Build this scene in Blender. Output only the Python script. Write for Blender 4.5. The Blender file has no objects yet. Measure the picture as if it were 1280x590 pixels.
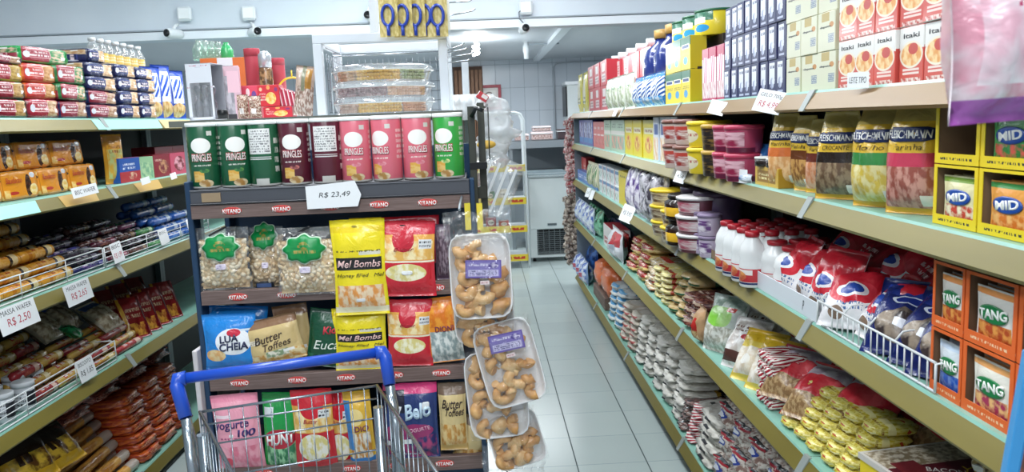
import bpy, bmesh, math, random
from mathutils import Vector, Matrix, noise
random.seed(7)
S = bpy.context.scene
COL = S.collection
R = math.radians
PI = math.pi

# ------------------------------------------------------------------ camera
F_PX, YAW, PITCH, ROLL, EYE = 990.8, R(1.893), R(8.309), R(-2.301), 1.56
_cy, _sy, _cp, _sp = math.cos(YAW), math.sin(YAW), math.cos(PITCH), math.sin(PITCH)
CF = Vector((_sy*_cp, _cy*_cp, -_sp)); _r = Vector((_cy, -_sy, 0)); _u = _r.cross(CF)
CR = _r*math.cos(ROLL) + _u*math.sin(ROLL); CU = -_r*math.sin(ROLL) + _u*math.cos(ROLL)
cam = bpy.data.cameras.new('camera'); cam.sensor_width = 36; cam.lens = F_PX/1280*36
cam.clip_start = .05
camo = bpy.data.objects.new('camera', cam); COL.objects.link(camo); S.camera = camo
camo.matrix_world = Matrix(((CR.x, CU.x, -CF.x, 0), (CR.y, CU.y, -CF.y, 0), (CR.z, CU.z, -CF.z, EYE), (0, 0, 0, 1)))
cam.dof.use_dof = True; cam.dof.focus_distance = 2.6; cam.dof.aperture_fstop = 9

S.view_settings.view_transform = 'Standard'
S.view_settings.look = 'None'
S.view_settings.exposure = 0.05
S.view_settings.gamma = 1
w = bpy.data.worlds.new('world'); S.world = w; w.use_nodes = True
w.node_tree.nodes['Background'].inputs[0].default_value = (.80, .90, 1, 1)
w.node_tree.nodes['Background'].inputs[1].default_value = .5

def area(name, loc, sx, sy, power, col=(.93, .97, 1), rot=(0, 0, 0)):
    l = bpy.data.lights.new(name, 'AREA'); l.shape = 'RECTANGLE'; l.size = sx; l.size_y = sy
    l.energy = power; l.color = col
    o = bpy.data.objects.new(name, l); COL.objects.link(o); o.location = loc; o.rotation_euler = rot
    return o
# ceiling tubes over the aisles, then an added bulkhead fill, front zone (ceiling 2.9 m)
area('ceiling_area_light', (-.05, .7, 2.84), .25, 1.6, 30)
area('ceiling_area_light', (.15, 3.7, 2.84), .25, 2.4, 44)
area('ceiling_area_light', (-.95, 1.9, 2.84), .25, 1.8, 26)
area('ceiling_area_light', (-1.0, 4.3, 2.84), .25, 1.6, 26)
area('ceiling_area_light', (-.3, -1.2, 2.84), 2.4, .6, 60)
area('ceiling_area_light', (0, 4.9, 2.84), 7, .25, 50)  # added wide fill, no known fixture: brightens the bulkhead face
# rear room tubes (ceiling 2.36 m)
area('rear_tube_light', (-2.2, 8.2, 2.33), .3, 1.6, 75)
area('rear_tube_light', (2.2, 8.2, 2.33), .3, 1.6, 60)
area('rear_tube_light', (.35, 9.3, 2.33), 1.2, .25, 36)

# ------------------------------------------------------------------ pixel rays
def ray(px, py): return CF*F_PX + CR*(px-640) - CU*(py-295)
def onY(px, py, Y):
    d = ray(px, py); t = Y/d.y; return Vector((d.x*t, Y, EYE+d.z*t))
def onX(px, py, X):
    d = ray(px, py); t = X/d.x; return Vector((X, d.y*t, EYE+d.z*t))

# ------------------------------------------------------------------ colour and materials
def C(h):
    if not isinstance(h, str): return tuple(h)+((1,) if len(h) == 3 else ())
    v = [int(h[i:i+2], 16)/255 for i in (0, 2, 4)]
    return tuple((c/12.92 if c <= .04045 else ((c+.055)/1.055)**2.4) for c in v) + (1,)
_groups = {}
def mask_group(kind):
    if kind in _groups: return _groups[kind]
    g = bpy.data.node_groups.new(kind+'_mask', 'ShaderNodeTree')
    for n in ('U', 'V', 'cx', 'cy', 'hw', 'hh'): g.interface.new_socket(n, in_out='INPUT', socket_type='NodeSocketFloat')
    g.interface.new_socket('mask', in_out='OUTPUT', socket_type='NodeSocketFloat')
    gi = g.nodes.new('NodeGroupInput'); go = g.nodes.new('NodeGroupOutput')
    def m(op, a, b=None):
        n = g.nodes.new('ShaderNodeMath'); n.operation = op
        for i, x in enumerate((a, b)):
            if x is None: continue
            if isinstance(x, (int, float)): n.inputs[i].default_value = x
            else: g.links.new(x, n.inputs[i])
        return n.outputs[0]
    I = gi.outputs
    a = m('DIVIDE', m('SUBTRACT', I[0], I[2]), I[4]); b = m('DIVIDE', m('SUBTRACT', I[1], I[3]), I[5])
    if kind == 'rect': out = m('MULTIPLY', m('LESS_THAN', m('ABSOLUTE', a), 1.0), m('LESS_THAN', m('ABSOLUTE', b), 1.0))
    else: out = m('LESS_THAN', m('ADD', m('MULTIPLY', a, a), m('MULTIPLY', b, b)), 1.0)
    g.links.new(out, go.inputs[0]); _groups[kind] = g
    return g
_mats = {}
def mat(key, base, rough=.5, metal=0., regions=(), bump=0., bscale=30., coat=0., emit=0., grain=None):
    """plain or printed surface; regions are shapes on the UV square of the printed face"""
    if key in _mats: return _mats[key]
    m = bpy.data.materials.new(key); m.use_nodes = True; nt = m.node_tree; N = nt.nodes; L = nt.links
    p = N['Principled BSDF']; p.inputs['Roughness'].default_value = rough; p.inputs['Metallic'].default_value = metal
    p.inputs['Coat Weight'].default_value = coat; p.inputs['Coat Roughness'].default_value = .12
    base = C(base); p.inputs['Base Color'].default_value = base
    if emit: p.inputs['Emission Color'].default_value = base; p.inputs['Emission Strength'].default_value = emit
    cur = None
    if grain:
        tc = N.new('ShaderNodeTexCoord'); nz = N.new('ShaderNodeTexNoise'); nz.inputs['Scale'].default_value = grain[1]; nz.inputs['Detail'].default_value = 4
        mp = N.new('ShaderNodeMapping'); mp.inputs['Scale'].default_value = grain[2] if len(grain) > 2 else (1, 1, 1)
        L.new(tc.outputs['Object'], mp.inputs[0]); L.new(mp.outputs[0], nz.inputs['Vector'])
        mx = N.new('ShaderNodeMix'); mx.data_type = 'RGBA'; mx.inputs[6].default_value = base; mx.inputs[7].default_value = C(grain[0])
        rp = N.new('ShaderNodeMapRange'); rp.inputs[1].default_value = .38; rp.inputs[2].default_value = .62
        L.new(nz.outputs[0], rp.inputs[0]); L.new(rp.outputs[0], mx.inputs[0]); cur = mx.outputs[2]
    if regions:
        uv = N.new('ShaderNodeUVMap'); sx = N.new('ShaderNodeSeparateXYZ'); L.new(uv.outputs[0], sx.inputs[0])
        for r in regions:
            k, cx, cy, hw, hh, col = r[:6]
            g = N.new('ShaderNodeGroup'); g.node_tree = mask_group('oval' if k in 'oN' else 'rect')
            L.new(sx.outputs[0], g.inputs[0]); L.new(sx.outputs[1], g.inputs[1])
            for i, v in enumerate((cx, cy, hw, hh)): g.inputs[2+i].default_value = v
            mk = g.outputs[0]; colsock = None
            if k in 'tnNs':
                mp = N.new('ShaderNodeMapping'); L.new(uv.outputs[0], mp.inputs[0])
                nz = N.new('ShaderNodeTexNoise'); L.new(mp.outputs[0], nz.inputs['Vector'])
                if k == 't':
                    rows = r[6] if len(r) > 6 else 3
                    mp.inputs['Scale'].default_value = (10/max(hw, .05), rows/hh/3, 1); nz.inputs['Scale'].default_value = 1; nz.inputs['Detail'].default_value = 1
                    th = N.new('ShaderNodeMath'); th.operation = 'GREATER_THAN'; th.inputs[1].default_value = .5; L.new(nz.outputs[0], th.inputs[0])
                    w1 = N.new('ShaderNodeMath'); w1.operation = 'PINGPONG'; w1.inputs[1].default_value = hh/rows
                    s0 = N.new('ShaderNodeMath'); s0.operation = 'SUBTRACT'; s0.inputs[1].default_value = cy-hh; L.new(sx.outputs[1], s0.inputs[0]); L.new(s0.outputs[0], w1.inputs[0])
                    w2 = N.new('ShaderNodeMath'); w2.operation = 'GREATER_THAN'; w2.inputs[1].default_value = hh/rows*.42; L.new(w1.outputs[0], w2.inputs[0])
                    a = N.new('ShaderNodeMath'); a.operation = 'MULTIPLY'; L.new(th.outputs[0], a.inputs[0]); L.new(w2.outputs[0], a.inputs[1])
                    b = N.new('ShaderNodeMath'); b.operation = 'MULTIPLY'; L.new(a.outputs[0], b.inputs[0]); L.new(mk, b.inputs[1]); mk = b.outputs[0]
                elif k == 's':
                    wv = N.new('ShaderNodeTexWave'); L.new(mp.outputs[0], wv.inputs['Vector']); mp.inputs['Rotation'].default_value = (0, 0, r[8] if len(r) > 8 else .6)
                    wv.inputs['Scale'].default_value = r[7] if len(r) > 7 else 4
                    th = N.new('ShaderNodeMath'); th.operation = 'GREATER_THAN'; th.inputs[1].default_value = .5; L.new(wv.outputs['Fac'], th.inputs[0])
                    mx = N.new('ShaderNodeMix'); mx.data_type = 'RGBA'; mx.inputs[6].default_value = C(col); mx.inputs[7].default_value = C(r[6]); L.new(th.outputs[0], mx.inputs[0]); colsock = mx.outputs[2]
                else:
                    nz.inputs['Scale'].default_value = r[7] if len(r) > 7 else 14; nz.inputs['Detail'].default_value = 3
                    rp = N.new('ShaderNodeMapRange'); rp.inputs[1].default_value = .42; rp.inputs[2].default_value = .56; L.new(nz.outputs[0], rp.inputs[0])
                    mx = N.new('ShaderNodeMix'); mx.data_type = 'RGBA'; mx.inputs[6].default_value = C(col); mx.inputs[7].default_value = C(r[6]); L.new(rp.outputs[0], mx.inputs[0]); colsock = mx.outputs[2]
            mx = N.new('ShaderNodeMix'); mx.data_type = 'RGBA'
            if cur is None: mx.inputs[6].default_value = base
            else: L.new(cur, mx.inputs[6])
            if colsock is None: mx.inputs[7].default_value = C(col)
            else: L.new(colsock, mx.inputs[7])
            L.new(mk, mx.inputs[0]); cur = mx.outputs[2]
    if cur is not None:
        L.new(cur, p.inputs['Base Color'])
        if emit: L.new(cur, p.inputs['Emission Color'])
    if bump:
        tc = N.new('ShaderNodeTexCoord'); nz = N.new('ShaderNodeTexNoise'); nz.inputs['Scale'].default_value = bscale; nz.inputs['Detail'].default_value = 3; nz.inputs['Distortion'].default_value = 1.2
        L.new(tc.outputs['Object'], nz.inputs['Vector'])
        bp = N.new('ShaderNodeBump'); bp.inputs['Strength'].default_value = bump; bp.inputs['Distance'].default_value = .01
        L.new(nz.outputs[0], bp.inputs['Height']); L.new(bp.outputs[0], p.inputs['Normal'])
        if coat: L.new(bp.outputs[0], p.inputs['Coat Normal'])
    _mats[key] = m
    return m
def film(key, col=(1, 1, 1), opac=.10, rough=.12, bump=.6, bscale=22., haze=.0):
    """clear plastic film: mostly see-through, glossy at grazing angles and on creases"""
    if key in _mats: return _mats[key]
    m = bpy.data.materials.new(key); m.use_nodes = True; nt = m.node_tree; N = nt.nodes; L = nt.links
    N.remove(N['Principled BSDF']); out = N['Material Output']
    tr = N.new('ShaderNodeBsdfTransparent'); tr.inputs[0].default_value = C(col)
    gl = N.new('ShaderNodeBsdfGlossy'); gl.inputs['Roughness'].default_value = rough
    df = N.new('ShaderNodeBsdfDiffuse'); df.inputs[0].default_value = (.9, .93, .95, 1)
    fr = N.new('ShaderNodeLayerWeight'); fr.inputs[0].default_value = .25
    ad = N.new('ShaderNodeMath'); ad.operation = 'MULTIPLY_ADD'; ad.inputs[1].default_value = .35; ad.inputs[2].default_value = opac; L.new(fr.outputs[1], ad.inputs[0])
    mx = N.new('ShaderNodeMixShader'); L.new(ad.outputs[0], mx.inputs[0]); L.new(tr.outputs[0], mx.inputs[1]); L.new(gl.outputs[0], mx.inputs[2])
    m2 = N.new('ShaderNodeMixShader'); m2.inputs[0].default_value = haze; L.new(mx.outputs[0], m2.inputs[1]); L.new(df.outputs[0], m2.inputs[2])
    L.new(m2.outputs[0], out.inputs[0])
    tc = N.new('ShaderNodeTexCoord'); nz = N.new('ShaderNodeTexNoise'); nz.inputs['Scale'].default_value = bscale; nz.inputs['Distortion'].default_value = 1.5
    L.new(tc.outputs['Object'], nz.inputs['Vector'])
    bp = N.new('ShaderNodeBump'); bp.inputs['Strength'].default_value = bump; bp.inputs['Distance'].default_value = .02
    L.new(nz.outputs[0], bp.inputs['Height']); L.new(bp.outputs[0], gl.inputs['Normal']); L.new(bp.outputs[0], fr.inputs['Normal'])
    _mats[key] = m
    return m

# ------------------------------------------------------------------ mesh building
class MB:
    """collects shapes into one mesh; every face carries a material slot and a UV"""
    def __init__(s): s.bm = bmesh.new(); s.uv = s.bm.loops.layers.uv.new('UVMap'); s.mats = []
    def slot(s, m):
        if m not in s.mats: s.mats.append(m)
        return s.mats.index(m)
    def face(s, vs, m, uvs=None, smooth=False):
        try: f = s.bm.faces.new(vs)
        except ValueError: return None
        f.material_index = s.slot(m); f.smooth = smooth
        if uvs:
            for l, u in zip(f.loops, uvs): l[s.uv].uv = u
        return f
    def box(s, x0, x1, y0, y1, z0, z1, m, front=None, top=None, M=None):
        P = [Vector(p) for p in ((x0,y0,z0),(x1,y0,z0),(x1,y1,z0),(x0,y1,z0),(x0,y0,z1),(x1,y0,z1),(x1,y1,z1),(x0,y1,z1))]
        if M: P = [M @ p for p in P]
        v = [s.bm.verts.new(p) for p in P]; q = [(0, 0), (1, 0), (1, 1), (0, 1)]
        s.face((v[0], v[1], v[5], v[4]), front or m, q); s.face((v[2], v[3], v[7], v[6]), front or m, q)
        s.face((v[1], v[2], v[6], v[5]), m, q); s.face((v[3], v[0], v[4], v[7]), m, q)
        s.face((v[4], v[5], v[6], v[7]), top or m, q); s.face((v[3], v[2], v[1], v[0]), m, q)
        return s
    def tube(s, pts, r, m, n=8, cap=True, r2=None):
        pts = [Vector(p) for p in pts]; rings = []
        up = Vector((0, 0, 1)); k = len(pts)
        for i, p in enumerate(pts):
            d = (pts[min(i+1, k-1)] - pts[max(i-1, 0)]).normalized()
            if i == 0:
                a = d.cross(up) if abs(d.dot(up)) < .95 else d.cross(Vector((1, 0, 0)))
                a.normalize()
            else: a = (a - d*a.dot(d)).normalized()
            b = d.cross(a); rr = r if r2 is None else r + (r2-r)*i/(k-1)
            rings.append([s.bm.verts.new(p + a*rr*math.cos(2*PI*j/n) + b*rr*math.sin(2*PI*j/n)) for j in range(n)])
        for i in range(k-1):
            for j in range(n):
                s.face((rings[i][j], rings[i+1][j], rings[i+1][(j+1) % n], rings[i][(j+1) % n]), m,
                       ((j/n, i/(k-1)), (j/n, (i+1)/(k-1)), ((j+1)/n, (i+1)/(k-1)), ((j+1)/n, i/(k-1))), True)
        if cap: s.face(rings[0], m); s.face(list(reversed(rings[-1])), m)
        return s
    def lathe(s, prof, m, n=24, M=None, mats=None, caps=True, sq=None):
        """prof: (radius, z); the print's middle (u = .5) faces -Y"""
        H = prof[-1][1]-prof[0][1] or 1; rings = []
        for r, z in prof:
            ring = []
            for j in range(n):
                a = -PI/2 - PI + 2*PI*j/n; x, y = math.cos(a), math.sin(a)
                if sq:
                    e = sq; q = (abs(x)**e + abs(y)**e)**(-1/e); x *= q; y *= q
                p = Vector((r*x, r*y, z)); ring.append(s.bm.verts.new(M @ p if M else p))
            rings.append(ring)
        for i in range(len(prof)-1):
            mm = mats[i] if mats else m
            for j in range(n):
                v0, v1 = (prof[i][1]-prof[0][1])/H, (prof[i+1][1]-prof[0][1])/H
                s.face((rings[i][j], rings[i][(j+1) % n], rings[i+1][(j+1) % n], rings[i+1][j]), mm,
                       ((j/n, v0), ((j+1)/n, v0), ((j+1)/n, v1), (j/n, v1)), True)
        if caps: s.face(list(reversed(rings[0])), mats[0] if mats else m); s.face(rings[-1], mats[-1] if mats else m)
        return s
    def blob(s, c, rx, ry, rz, m, seed=0, amp=.15, sub=1, M=None):
        b = bmesh.new(); bmesh.ops.create_icosphere(b, subdivisions=sub, radius=1)
        vm = {}
        for v in b.verts:
            k = 1 + amp*noise.noise(v.co*1.7 + Vector((seed*3.1, seed, 0)))*2
            p = Vector((v.co.x*rx*k, v.co.y*ry*k, v.co.z*rz*k))
            if M: p = M @ p
            vm[v.index] = s.bm.verts.new(p + Vector(c))
        for f in b.faces: s.face([vm[v.index] for v in f.verts], m, None, True)
        b.free(); return s
    def grid(s, fn, nu, nv, m, closed_u=False, flip=False, smooth=True):
        V = [[s.bm.verts.new(fn(i/nu, j/nv)) for i in range(nu if closed_u else nu+1)] for j in range(nv+1)]
        for j in range(nv):
            for i in range(nu):
                i2 = (i+1) % nu if closed_u else i+1
                vs = [V[j][i], V[j][i2], V[j+1][i2], V[j+1][i]]; uv = [(i/nu, j/nv), ((i+1)/nu, j/nv), ((i+1)/nu, (j+1)/nv), (i/nu, (j+1)/nv)]
                if flip: vs.reverse(); uv.reverse()
                s.face(vs, m, uv, smooth)
        return V
    def mesh(s, name, bevel=0, merge=False):
        if merge: bmesh.ops.remove_doubles(s.bm, verts=s.bm.verts, dist=1e-5)
        if bevel: bmesh.ops.bevel(s.bm, geom=[e for e in s.bm.edges if len(e.link_faces) == 2], offset=bevel, segments=1, profile=.5, affect='EDGES')
        me = bpy.data.meshes.new(name); s.bm.to_mesh(me); s.bm.free()
        for m in s.mats: me.materials.append(m)
        return me

def link(name, me, parent=None, loc=(0, 0, 0), rot=(0, 0, 0)):
    o = bpy.data.objects.new(name, me); COL.objects.link(o); o.location = loc; o.rotation_euler = rot
    if parent: o.parent = parent
    return o
def tag(o, label, cat, group=None, kind=None):
    o['label'] = label; o['category'] = cat
    if group: o['group'] = group
    if kind: o['kind'] = kind
    return o
def struct(name, me, loc=(0, 0, 0), rot=(0, 0, 0)):
    o = link(name, me, None, loc, rot); o['kind'] = 'structure'; return o
class Kind:
    """a sort of thing: root mesh (or None) and parts (name, mesh, location, rotation, sub-parts, label)"""
    def __init__(s, name, cat, me=None, parts=()): s.name, s.cat, s.me, s.parts = name, cat, me, list(parts)
    def part(s, name, me, loc=(0, 0, 0), rot=(0, 0, 0), subs=(), label=None, kind=None): s.parts.append((name, me, loc, rot, subs, label, kind)); return s
    def spawn(s, loc, rot=(0, 0, 0), label='', group=None, scale=None):
        o = link(s.name, s.me, None, loc, rot); tag(o, label, s.cat, group)
        if scale: o.scale = scale
        for (n, me, l, r, subs, lb, kd) in s.parts:
            c = link(n, me, o, l, r)
            if lb: c['label'] = lb
            if kd: c['kind'] = kd
            for (n2, me2, l2, r2) in subs: link(n2, me2, c, l2, r2)
        return o

# lettering -------------------------------------------------------------------
def text_mesh(txt, width, height, m, warp=None, at=(0, 0), shear=0., ext=.0004, bold=0., rotdeg=0., space=1.0):
    cu = bpy.data.curves.new('lettering', 'FONT'); cu.body = txt; cu.size = 1; cu.align_x = 'CENTER'; cu.shear = shear; cu.offset = bold
    cu.resolution_u = 3; cu.space_line = space
    o = bpy.data.objects.new('lettering', cu); COL.objects.link(o)
    dg = bpy.context.evaluated_depsgraph_get(); dg.update(); ev = o.evaluated_get(dg); t = bpy.data.meshes.new_from_object(ev)
    bpy.data.objects.remove(o); bpy.data.curves.remove(cu)
    xs = [v.co.x for v in t.vertices]; ys = [v.co.y for v in t.vertices]
    if not xs: return t
    x0, x1, y0, y1 = min(xs), max(xs), min(ys), max(ys)
    sx = width/(x1-x0); sy = height/(y1-y0) if height else sx
    ca, sa = math.cos(R(rotdeg)), math.sin(R(rotdeg))
    bm = bmesh.new(); bm.from_mesh(t)
    if ext:
        r = bmesh.ops.extrude_face_region(bm, geom=bm.faces[:])
        new = {v for v in r['geom'] if isinstance(v, bmesh.types.BMVert)}
    else: new = set()
    for v in bm.verts:
        x = (v.co.x-(x0+x1)/2)*sx; z = (v.co.y-(y0+y1)/2)*sy
        x, z = x*ca-z*sa+at[0], x*sa+z*ca+at[1]
        d = ext if v in new else 0.
        if warp: v.co = warp(x, z, d)
        else: v.co = Vector((x, -d-.0002, z))
    bm.to_mesh(t); bm.free(); t.materials.clear(); t.materials.append(m); t.name = 'lettering'
    return t
def patch_mesh(shape, w, h, m, warp=None, at=(0, 0), ext=.0005, n=20, edge=None, rot=0.):
    """flat printed patch: 'oval', 'rect' or 'star' (a scalloped sticker)"""
    b = MB(); pts = []
    for i in range(n):
        a = 2*PI*i/n
        if shape == 'rect': q = (abs(math.cos(a))**8+abs(math.sin(a))**8)**(-1/8); x, z = q*math.cos(a)*w/2, q*math.sin(a)*h/2
        elif shape == 'star': k = 1+.09*math.cos(8*a); x, z = k*math.cos(a)*w/2, k*math.sin(a)*h/2
        else: x, z = math.cos(a)*w/2, math.sin(a)*h/2
        pts.append((x*math.cos(rot)-z*math.sin(rot)+at[0], x*math.sin(rot)+z*math.cos(rot)+at[1]))
    f = warp or (lambda x, z, d: Vector((x, -d, z)))
    K = 5; rings = []
    for k in range(1, K+1): rings.append([b.bm.verts.new(f(at[0]+(x-at[0])*k/K, at[1]+(z-at[1])*k/K, ext)) for x, z in pts])
    c = b.bm.verts.new(f(at[0], at[1], ext))
    def uv(p, k): return ((.5+(pts[p % n][0]-at[0])/w*k/K), (.5+(pts[p % n][1]-at[1])/h*k/K))
    for i in range(n): b.face((c, rings[0][i], rings[0][(i+1) % n]), m, ((.5, .5), uv(i, 1), uv(i+1, 1)), True)
    for k in range(K-1):
        for i in range(n): b.face((rings[k][i], rings[k+1][i], rings[k+1][(i+1) % n], rings[k][(i+1) % n]), m, (uv(i, k+1), uv(i, k+2), uv(i+1, k+2), uv(i+1, k+1)), True)
    base = [b.bm.verts.new(f(x, z, -.0002)) for x, z in pts]
    for i in range(n): b.face((rings[-1][i], base[i], base[(i+1) % n], rings[-1][(i+1) % n]), edge or m)
    return b.mesh(shape+'_patch')

# package shapes ----------------------------------------------------------------
def carton_mesh(w, d, h, side, front=None, top=None, bev=.0015):
    b = MB(); b.box(-w/2, w/2, 0, d, 0, h, side, front, top); return b.mesh('carton', bevel=min(bev, w*.04))
def bag_mesh(w, h, t, m, seed=0, seal=.07, wr=.10, nu=14, nv=18, lean=0., bottom=.05, back=None, taper=0.):
    """pillow bag standing on its lower seal, front towards -Y; returns mesh and its front surface"""
    def th(u, v):
        vv = min(max((v-bottom)/(1-seal-bottom), 0), 1)
        a = max(1-abs(u)**2.6, 0)**.55; c = max(1-abs(2*vv-1)**3.2, 0)**.62
        wrk = noise.noise(Vector((u*2.3+seed*5, v*3.1, seed)))*wr*1.3 + noise.noise(Vector((u*7+seed, v*5, seed*2)))*wr*.5
        wrk += noise.noise(Vector((u*9, seed*3.3, 0)))*wr*1.2*(1-c)
        return max(t/2*(a*c*(.9+.2*(1-v))*(1+wrk*2)), .0008)
    def off(u, v): return t*.10*noise.noise(Vector((u*1.5+seed, v*2, 9)))*(v if v > .5 else .5) + t*.12*math.sin(v*PI)*0
    def xy(u, v):
        vv = min(max((v-bottom)/(1-seal-bottom), 0), 1)
        pinch = (1-.045*math.sin(PI*vv)*1.2)*(1-taper*max(0, (v-.45)/.55)**1.5)
        x = w/2*u*pinch; z = h*v + (noise.noise(Vector((u*3+seed, v*2, 4)))*.006*h if v > .9 else 0)
        return x, z
    def fr(u, v, d=0.): x, z = xy(u, v); return Vector((x, -th(u, v)+off(u, v)-d, z))
    b = MB()
    V1 = b.grid(lambda a, c: fr(2*a-1, c), nu, nv, m)
    V2 = b.grid(lambda a, c: (lambda p, q: Vector((p.x, q, p.z)))(fr(2*a-1, c), th(2*a-1, c)*.9+off(2*a-1, c)), nu, nv, back or m, flip=True)
    bmesh.ops.remove_doubles(b.bm, verts=b.bm.verts, dist=.0001)
    for e in [e for e in b.bm.edges if len(e.link_faces) == 1]: pass
    n = len(V1[0])-1
    def strip(A, B):
        for k in range(len(A)-1):
            if all(x.is_valid for x in (A[k], A[k+1], B[k], B[k+1])): b.face((A[k], B[k], B[k+1], A[k+1]), m, None, True)
    strip([r[0] for r in V1], [r[0] for r in V2]); strip([r[n] for r in V2], [r[n] for r in V1]); strip(V2[0], V1[0]); strip(V1[-1], V2[-1])
    def surf(x, z, d): 
        v = min(max(z/h, 0), 1); vv = min(max((v-bottom)/(1-seal-bottom), 0), 1)
        u = min(max(x/(w/2)/((1-.045*math.sin(PI*vv)*1.2)*(1-taper*max(0, (v-.45)/.55)**1.5)), -1), 1)
        p = fr(u, v, d+.0009); return Vector((x, p.y, z))
    return b.mesh('bag'), surf
def brick_mesh(w, l, t, m, end=None, seed=0, rnd=4.5, wr=.05, n=7):
    """soft packed bag lying flat: width X, length Y (0..l), thickness Z (0..t)"""
    b = MB(); V = {}
    def P(x, y, z):
        q = (abs(x)**rnd+abs(y)**(rnd*1.2)+abs(z)**(rnd*.8))**(-1/rnd)*max(abs(x), abs(y), abs(z))**0
        L = max(abs(x), abs(y), abs(z)); s = L*q if q*L < 1.4 else L
        d = Vector((x, y, z))
        k = (abs(x)**rnd+abs(y)**rnd+abs(z)**rnd)**(1/rnd); d = d*(L/k) if k else d
        nn = 1+wr*(noise.noise(Vector((x*2+seed*4, y*2, z*2)))*1.6+noise.noise(Vector((x*5+seed, y*6, z*5)))*.8)
        return Vector((d.x*w/2*nn, (d.y*nn+1)*l/2, (d.z*nn+1)*t/2))
    for ax in range(3):
        for sg in (-1, 1):
            def fn(a, c, ax=ax, sg=sg):
                p, q = 2*a-1, 2*c-1
                return P(*((sg, q, p) if ax == 0 else (p, sg, q) if ax == 1 else (p, q, sg)))
            mm = end if (end and ax == 1) else m
            b.grid(fn, n, n if ax != 2 else n, mm, flip=(sg == -1) != (ax != 2))
    return b.mesh('packed_bag', merge=True)
def roll_mesh(r, l, m, end=None, seed=0, n=14):
    """wrapped roll lying along X, resting on z = 0"""
    b = MB(); M = Matrix.Translation((0, 0, r)) @ Matrix.Rotation(PI/2, 4, 'Y')
    pr = [(.25*r, -l/2-.006), (.5*r, -l/2-.002), (.93*r, -l/2+.003), (r, -l/2+.012), (r*.99, 0), (r, l/2-.012), (.93*r, l/2-.003), (.5*r, l/2+.002), (.25*r, l/2+.006)]
    e = end or m
    b.lathe(pr, m, n, M, mats=[e, e, m, m, m, m, e, e, e]); return b.mesh('roll')
def jar_mesh(prof, m, n=22, mats=None, sq=None): b = MB(); b.lathe(prof, m, n, mats=mats, sq=sq); return b.mesh('vessel')

# shelf planes: x = -D + a*y, products go to the side s ------------------------------
class Side:
    def __init__(s, D, a, sgn, levels): s.D, s.a, s.sgn, s.lv = D, a, sgn, levels; s.rz = R(-90)+math.atan(-a) if sgn > 0 else R(90)-math.atan(a)
    def X(s, Y): return -s.D + s.a*Y
    def Y(s, px, z, back=0.):
        k = (px-640)/F_PX; n = CR-CF*k
        return ((s.D-s.sgn*back)*n.x-(z-EYE)*n.z)/(s.a*n.x+n.y)
    def Z(s, px, py, back=0.):
        d = ray(px, py); D = s.D-s.sgn*back; t = -D/(d.x-s.a*d.y); return EYE+d.z*t
    def at(s, Y, back, z): return Vector((s.X(Y)+s.sgn*back, Y, z))
RS = Side(-.85, 0., 1, [1.603, 1.329, 1.001, .62, .11])
LS = Side(1.65, .024, -1, [1.634, 1.353, 1.02, .625, .085])
ORD = ['first', 'second', 'third', 'fourth', 'fifth', 'sixth', 'seventh', 'eighth', 'ninth', 'tenth', 'eleventh', 'twelfth', 'thirteenth', 'fourteenth', 'fifteenth']
_L = ['bottom', 'second', 'third', 'fourth', 'fifth', 'sixth', 'seventh']
TIER = {n: ([''] if n == 1 else ['bottom tier', 'top tier'] if n == 2 else ['bottom tier', 'middle tier', 'top tier'] if n == 3 else [_L[i]+' layer' for i in range(n-1)]+['top layer']) for n in range(1, 9)}
def mklabel(look, n, i, tiers, t, pos=''):
    L = look
    if tiers > 1: L += ', ' + TIER[tiers][t]
    if n > 1: L += ', ' + ORD[i] + ' from far end'
    if pos and (n == 1 or len((L+' '+pos).split()) <= 16): L += ' ' + pos
    return L
def row(side, lv, a, b, n, ptop, tiers, maker, look, group, depth=.12, back=.02, pos='', jit=.003, gap=.97, rows=1, z0=None, yaw=0., hgap=.995, skip=()):
    """upright packs side by side: the run spans pixels a..b of the shelf edge, its top reaches pixel row ptop"""
    z0 = side.lv[lv] if z0 is None else z0
    kb = back if back > .045 else 0
    Ya, Yb = side.Y(a, z0, kb), side.Y(b, z0, kb)
    far, near = max(Ya, Yb), min(Ya, Yb); W = (far-near)/n
    H = side.Z((a+b)/2, ptop, back)-z0; h = H/tiers
    k = maker(W*gap, depth, h*hgap)
    for i in range(n):
        for t in range(tiers):
            if (i, t) in skip: continue
            y = far-(i+.5)*W; bk = back+random.uniform(0, jit*2)
            k.spawn(side.at(y, bk, z0+t*h), (0, 0, side.rz+R(random.uniform(-2, 2)*jit/.003*.6+yaw)), mklabel(look, n, i, tiers, t, pos), group if n*tiers > 1 else None)
            for r in range(1, rows):
                k.spawn(side.at(y, bk+r*(depth+.004), z0+t*h), (0, 0, side.rz), f'{look}, {ORD[r]} row back, {ORD[i]} from far end', (group+' behind') if n*tiers > 1 else None)
    return W, h, z0+H
def stack(side, lv, a, b, n, ptop, layers, maker, look, group, length=.28, back=.005, pos='', jit=1., z0=None, over=1.11, slump=0.):
    """soft packs lying flat in layers, short end to the aisle"""
    z0 = side.lv[lv] if z0 is None else z0
    Ya, Yb = side.Y(a, z0), side.Y(b, z0); far, near = max(Ya, Yb), min(Ya, Yb); W = (far-near)/n
    h = (side.Z((a+b)/2, ptop, back)-z0)/layers
    ks = [maker(W*.98, length, h*over, q) for q in range(2)]
    for i in range(n):
        for t in range(layers):
            y = far-(i+.5)*W+random.uniform(-.003, .003)*jit
            ks[(i+t) % 2].spawn(side.at(y, back+random.uniform(0, .012)*jit+slump*t, z0+t*h), (R(random.uniform(-1, 1)*jit), R(random.uniform(-1, 1)*jit), side.rz+R(random.uniform(-3, 3)*jit)),
                                mklabel(look, n, i, layers, t, pos), group if n*layers > 1 else None)
    return W, h, z0+h*layers

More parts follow.
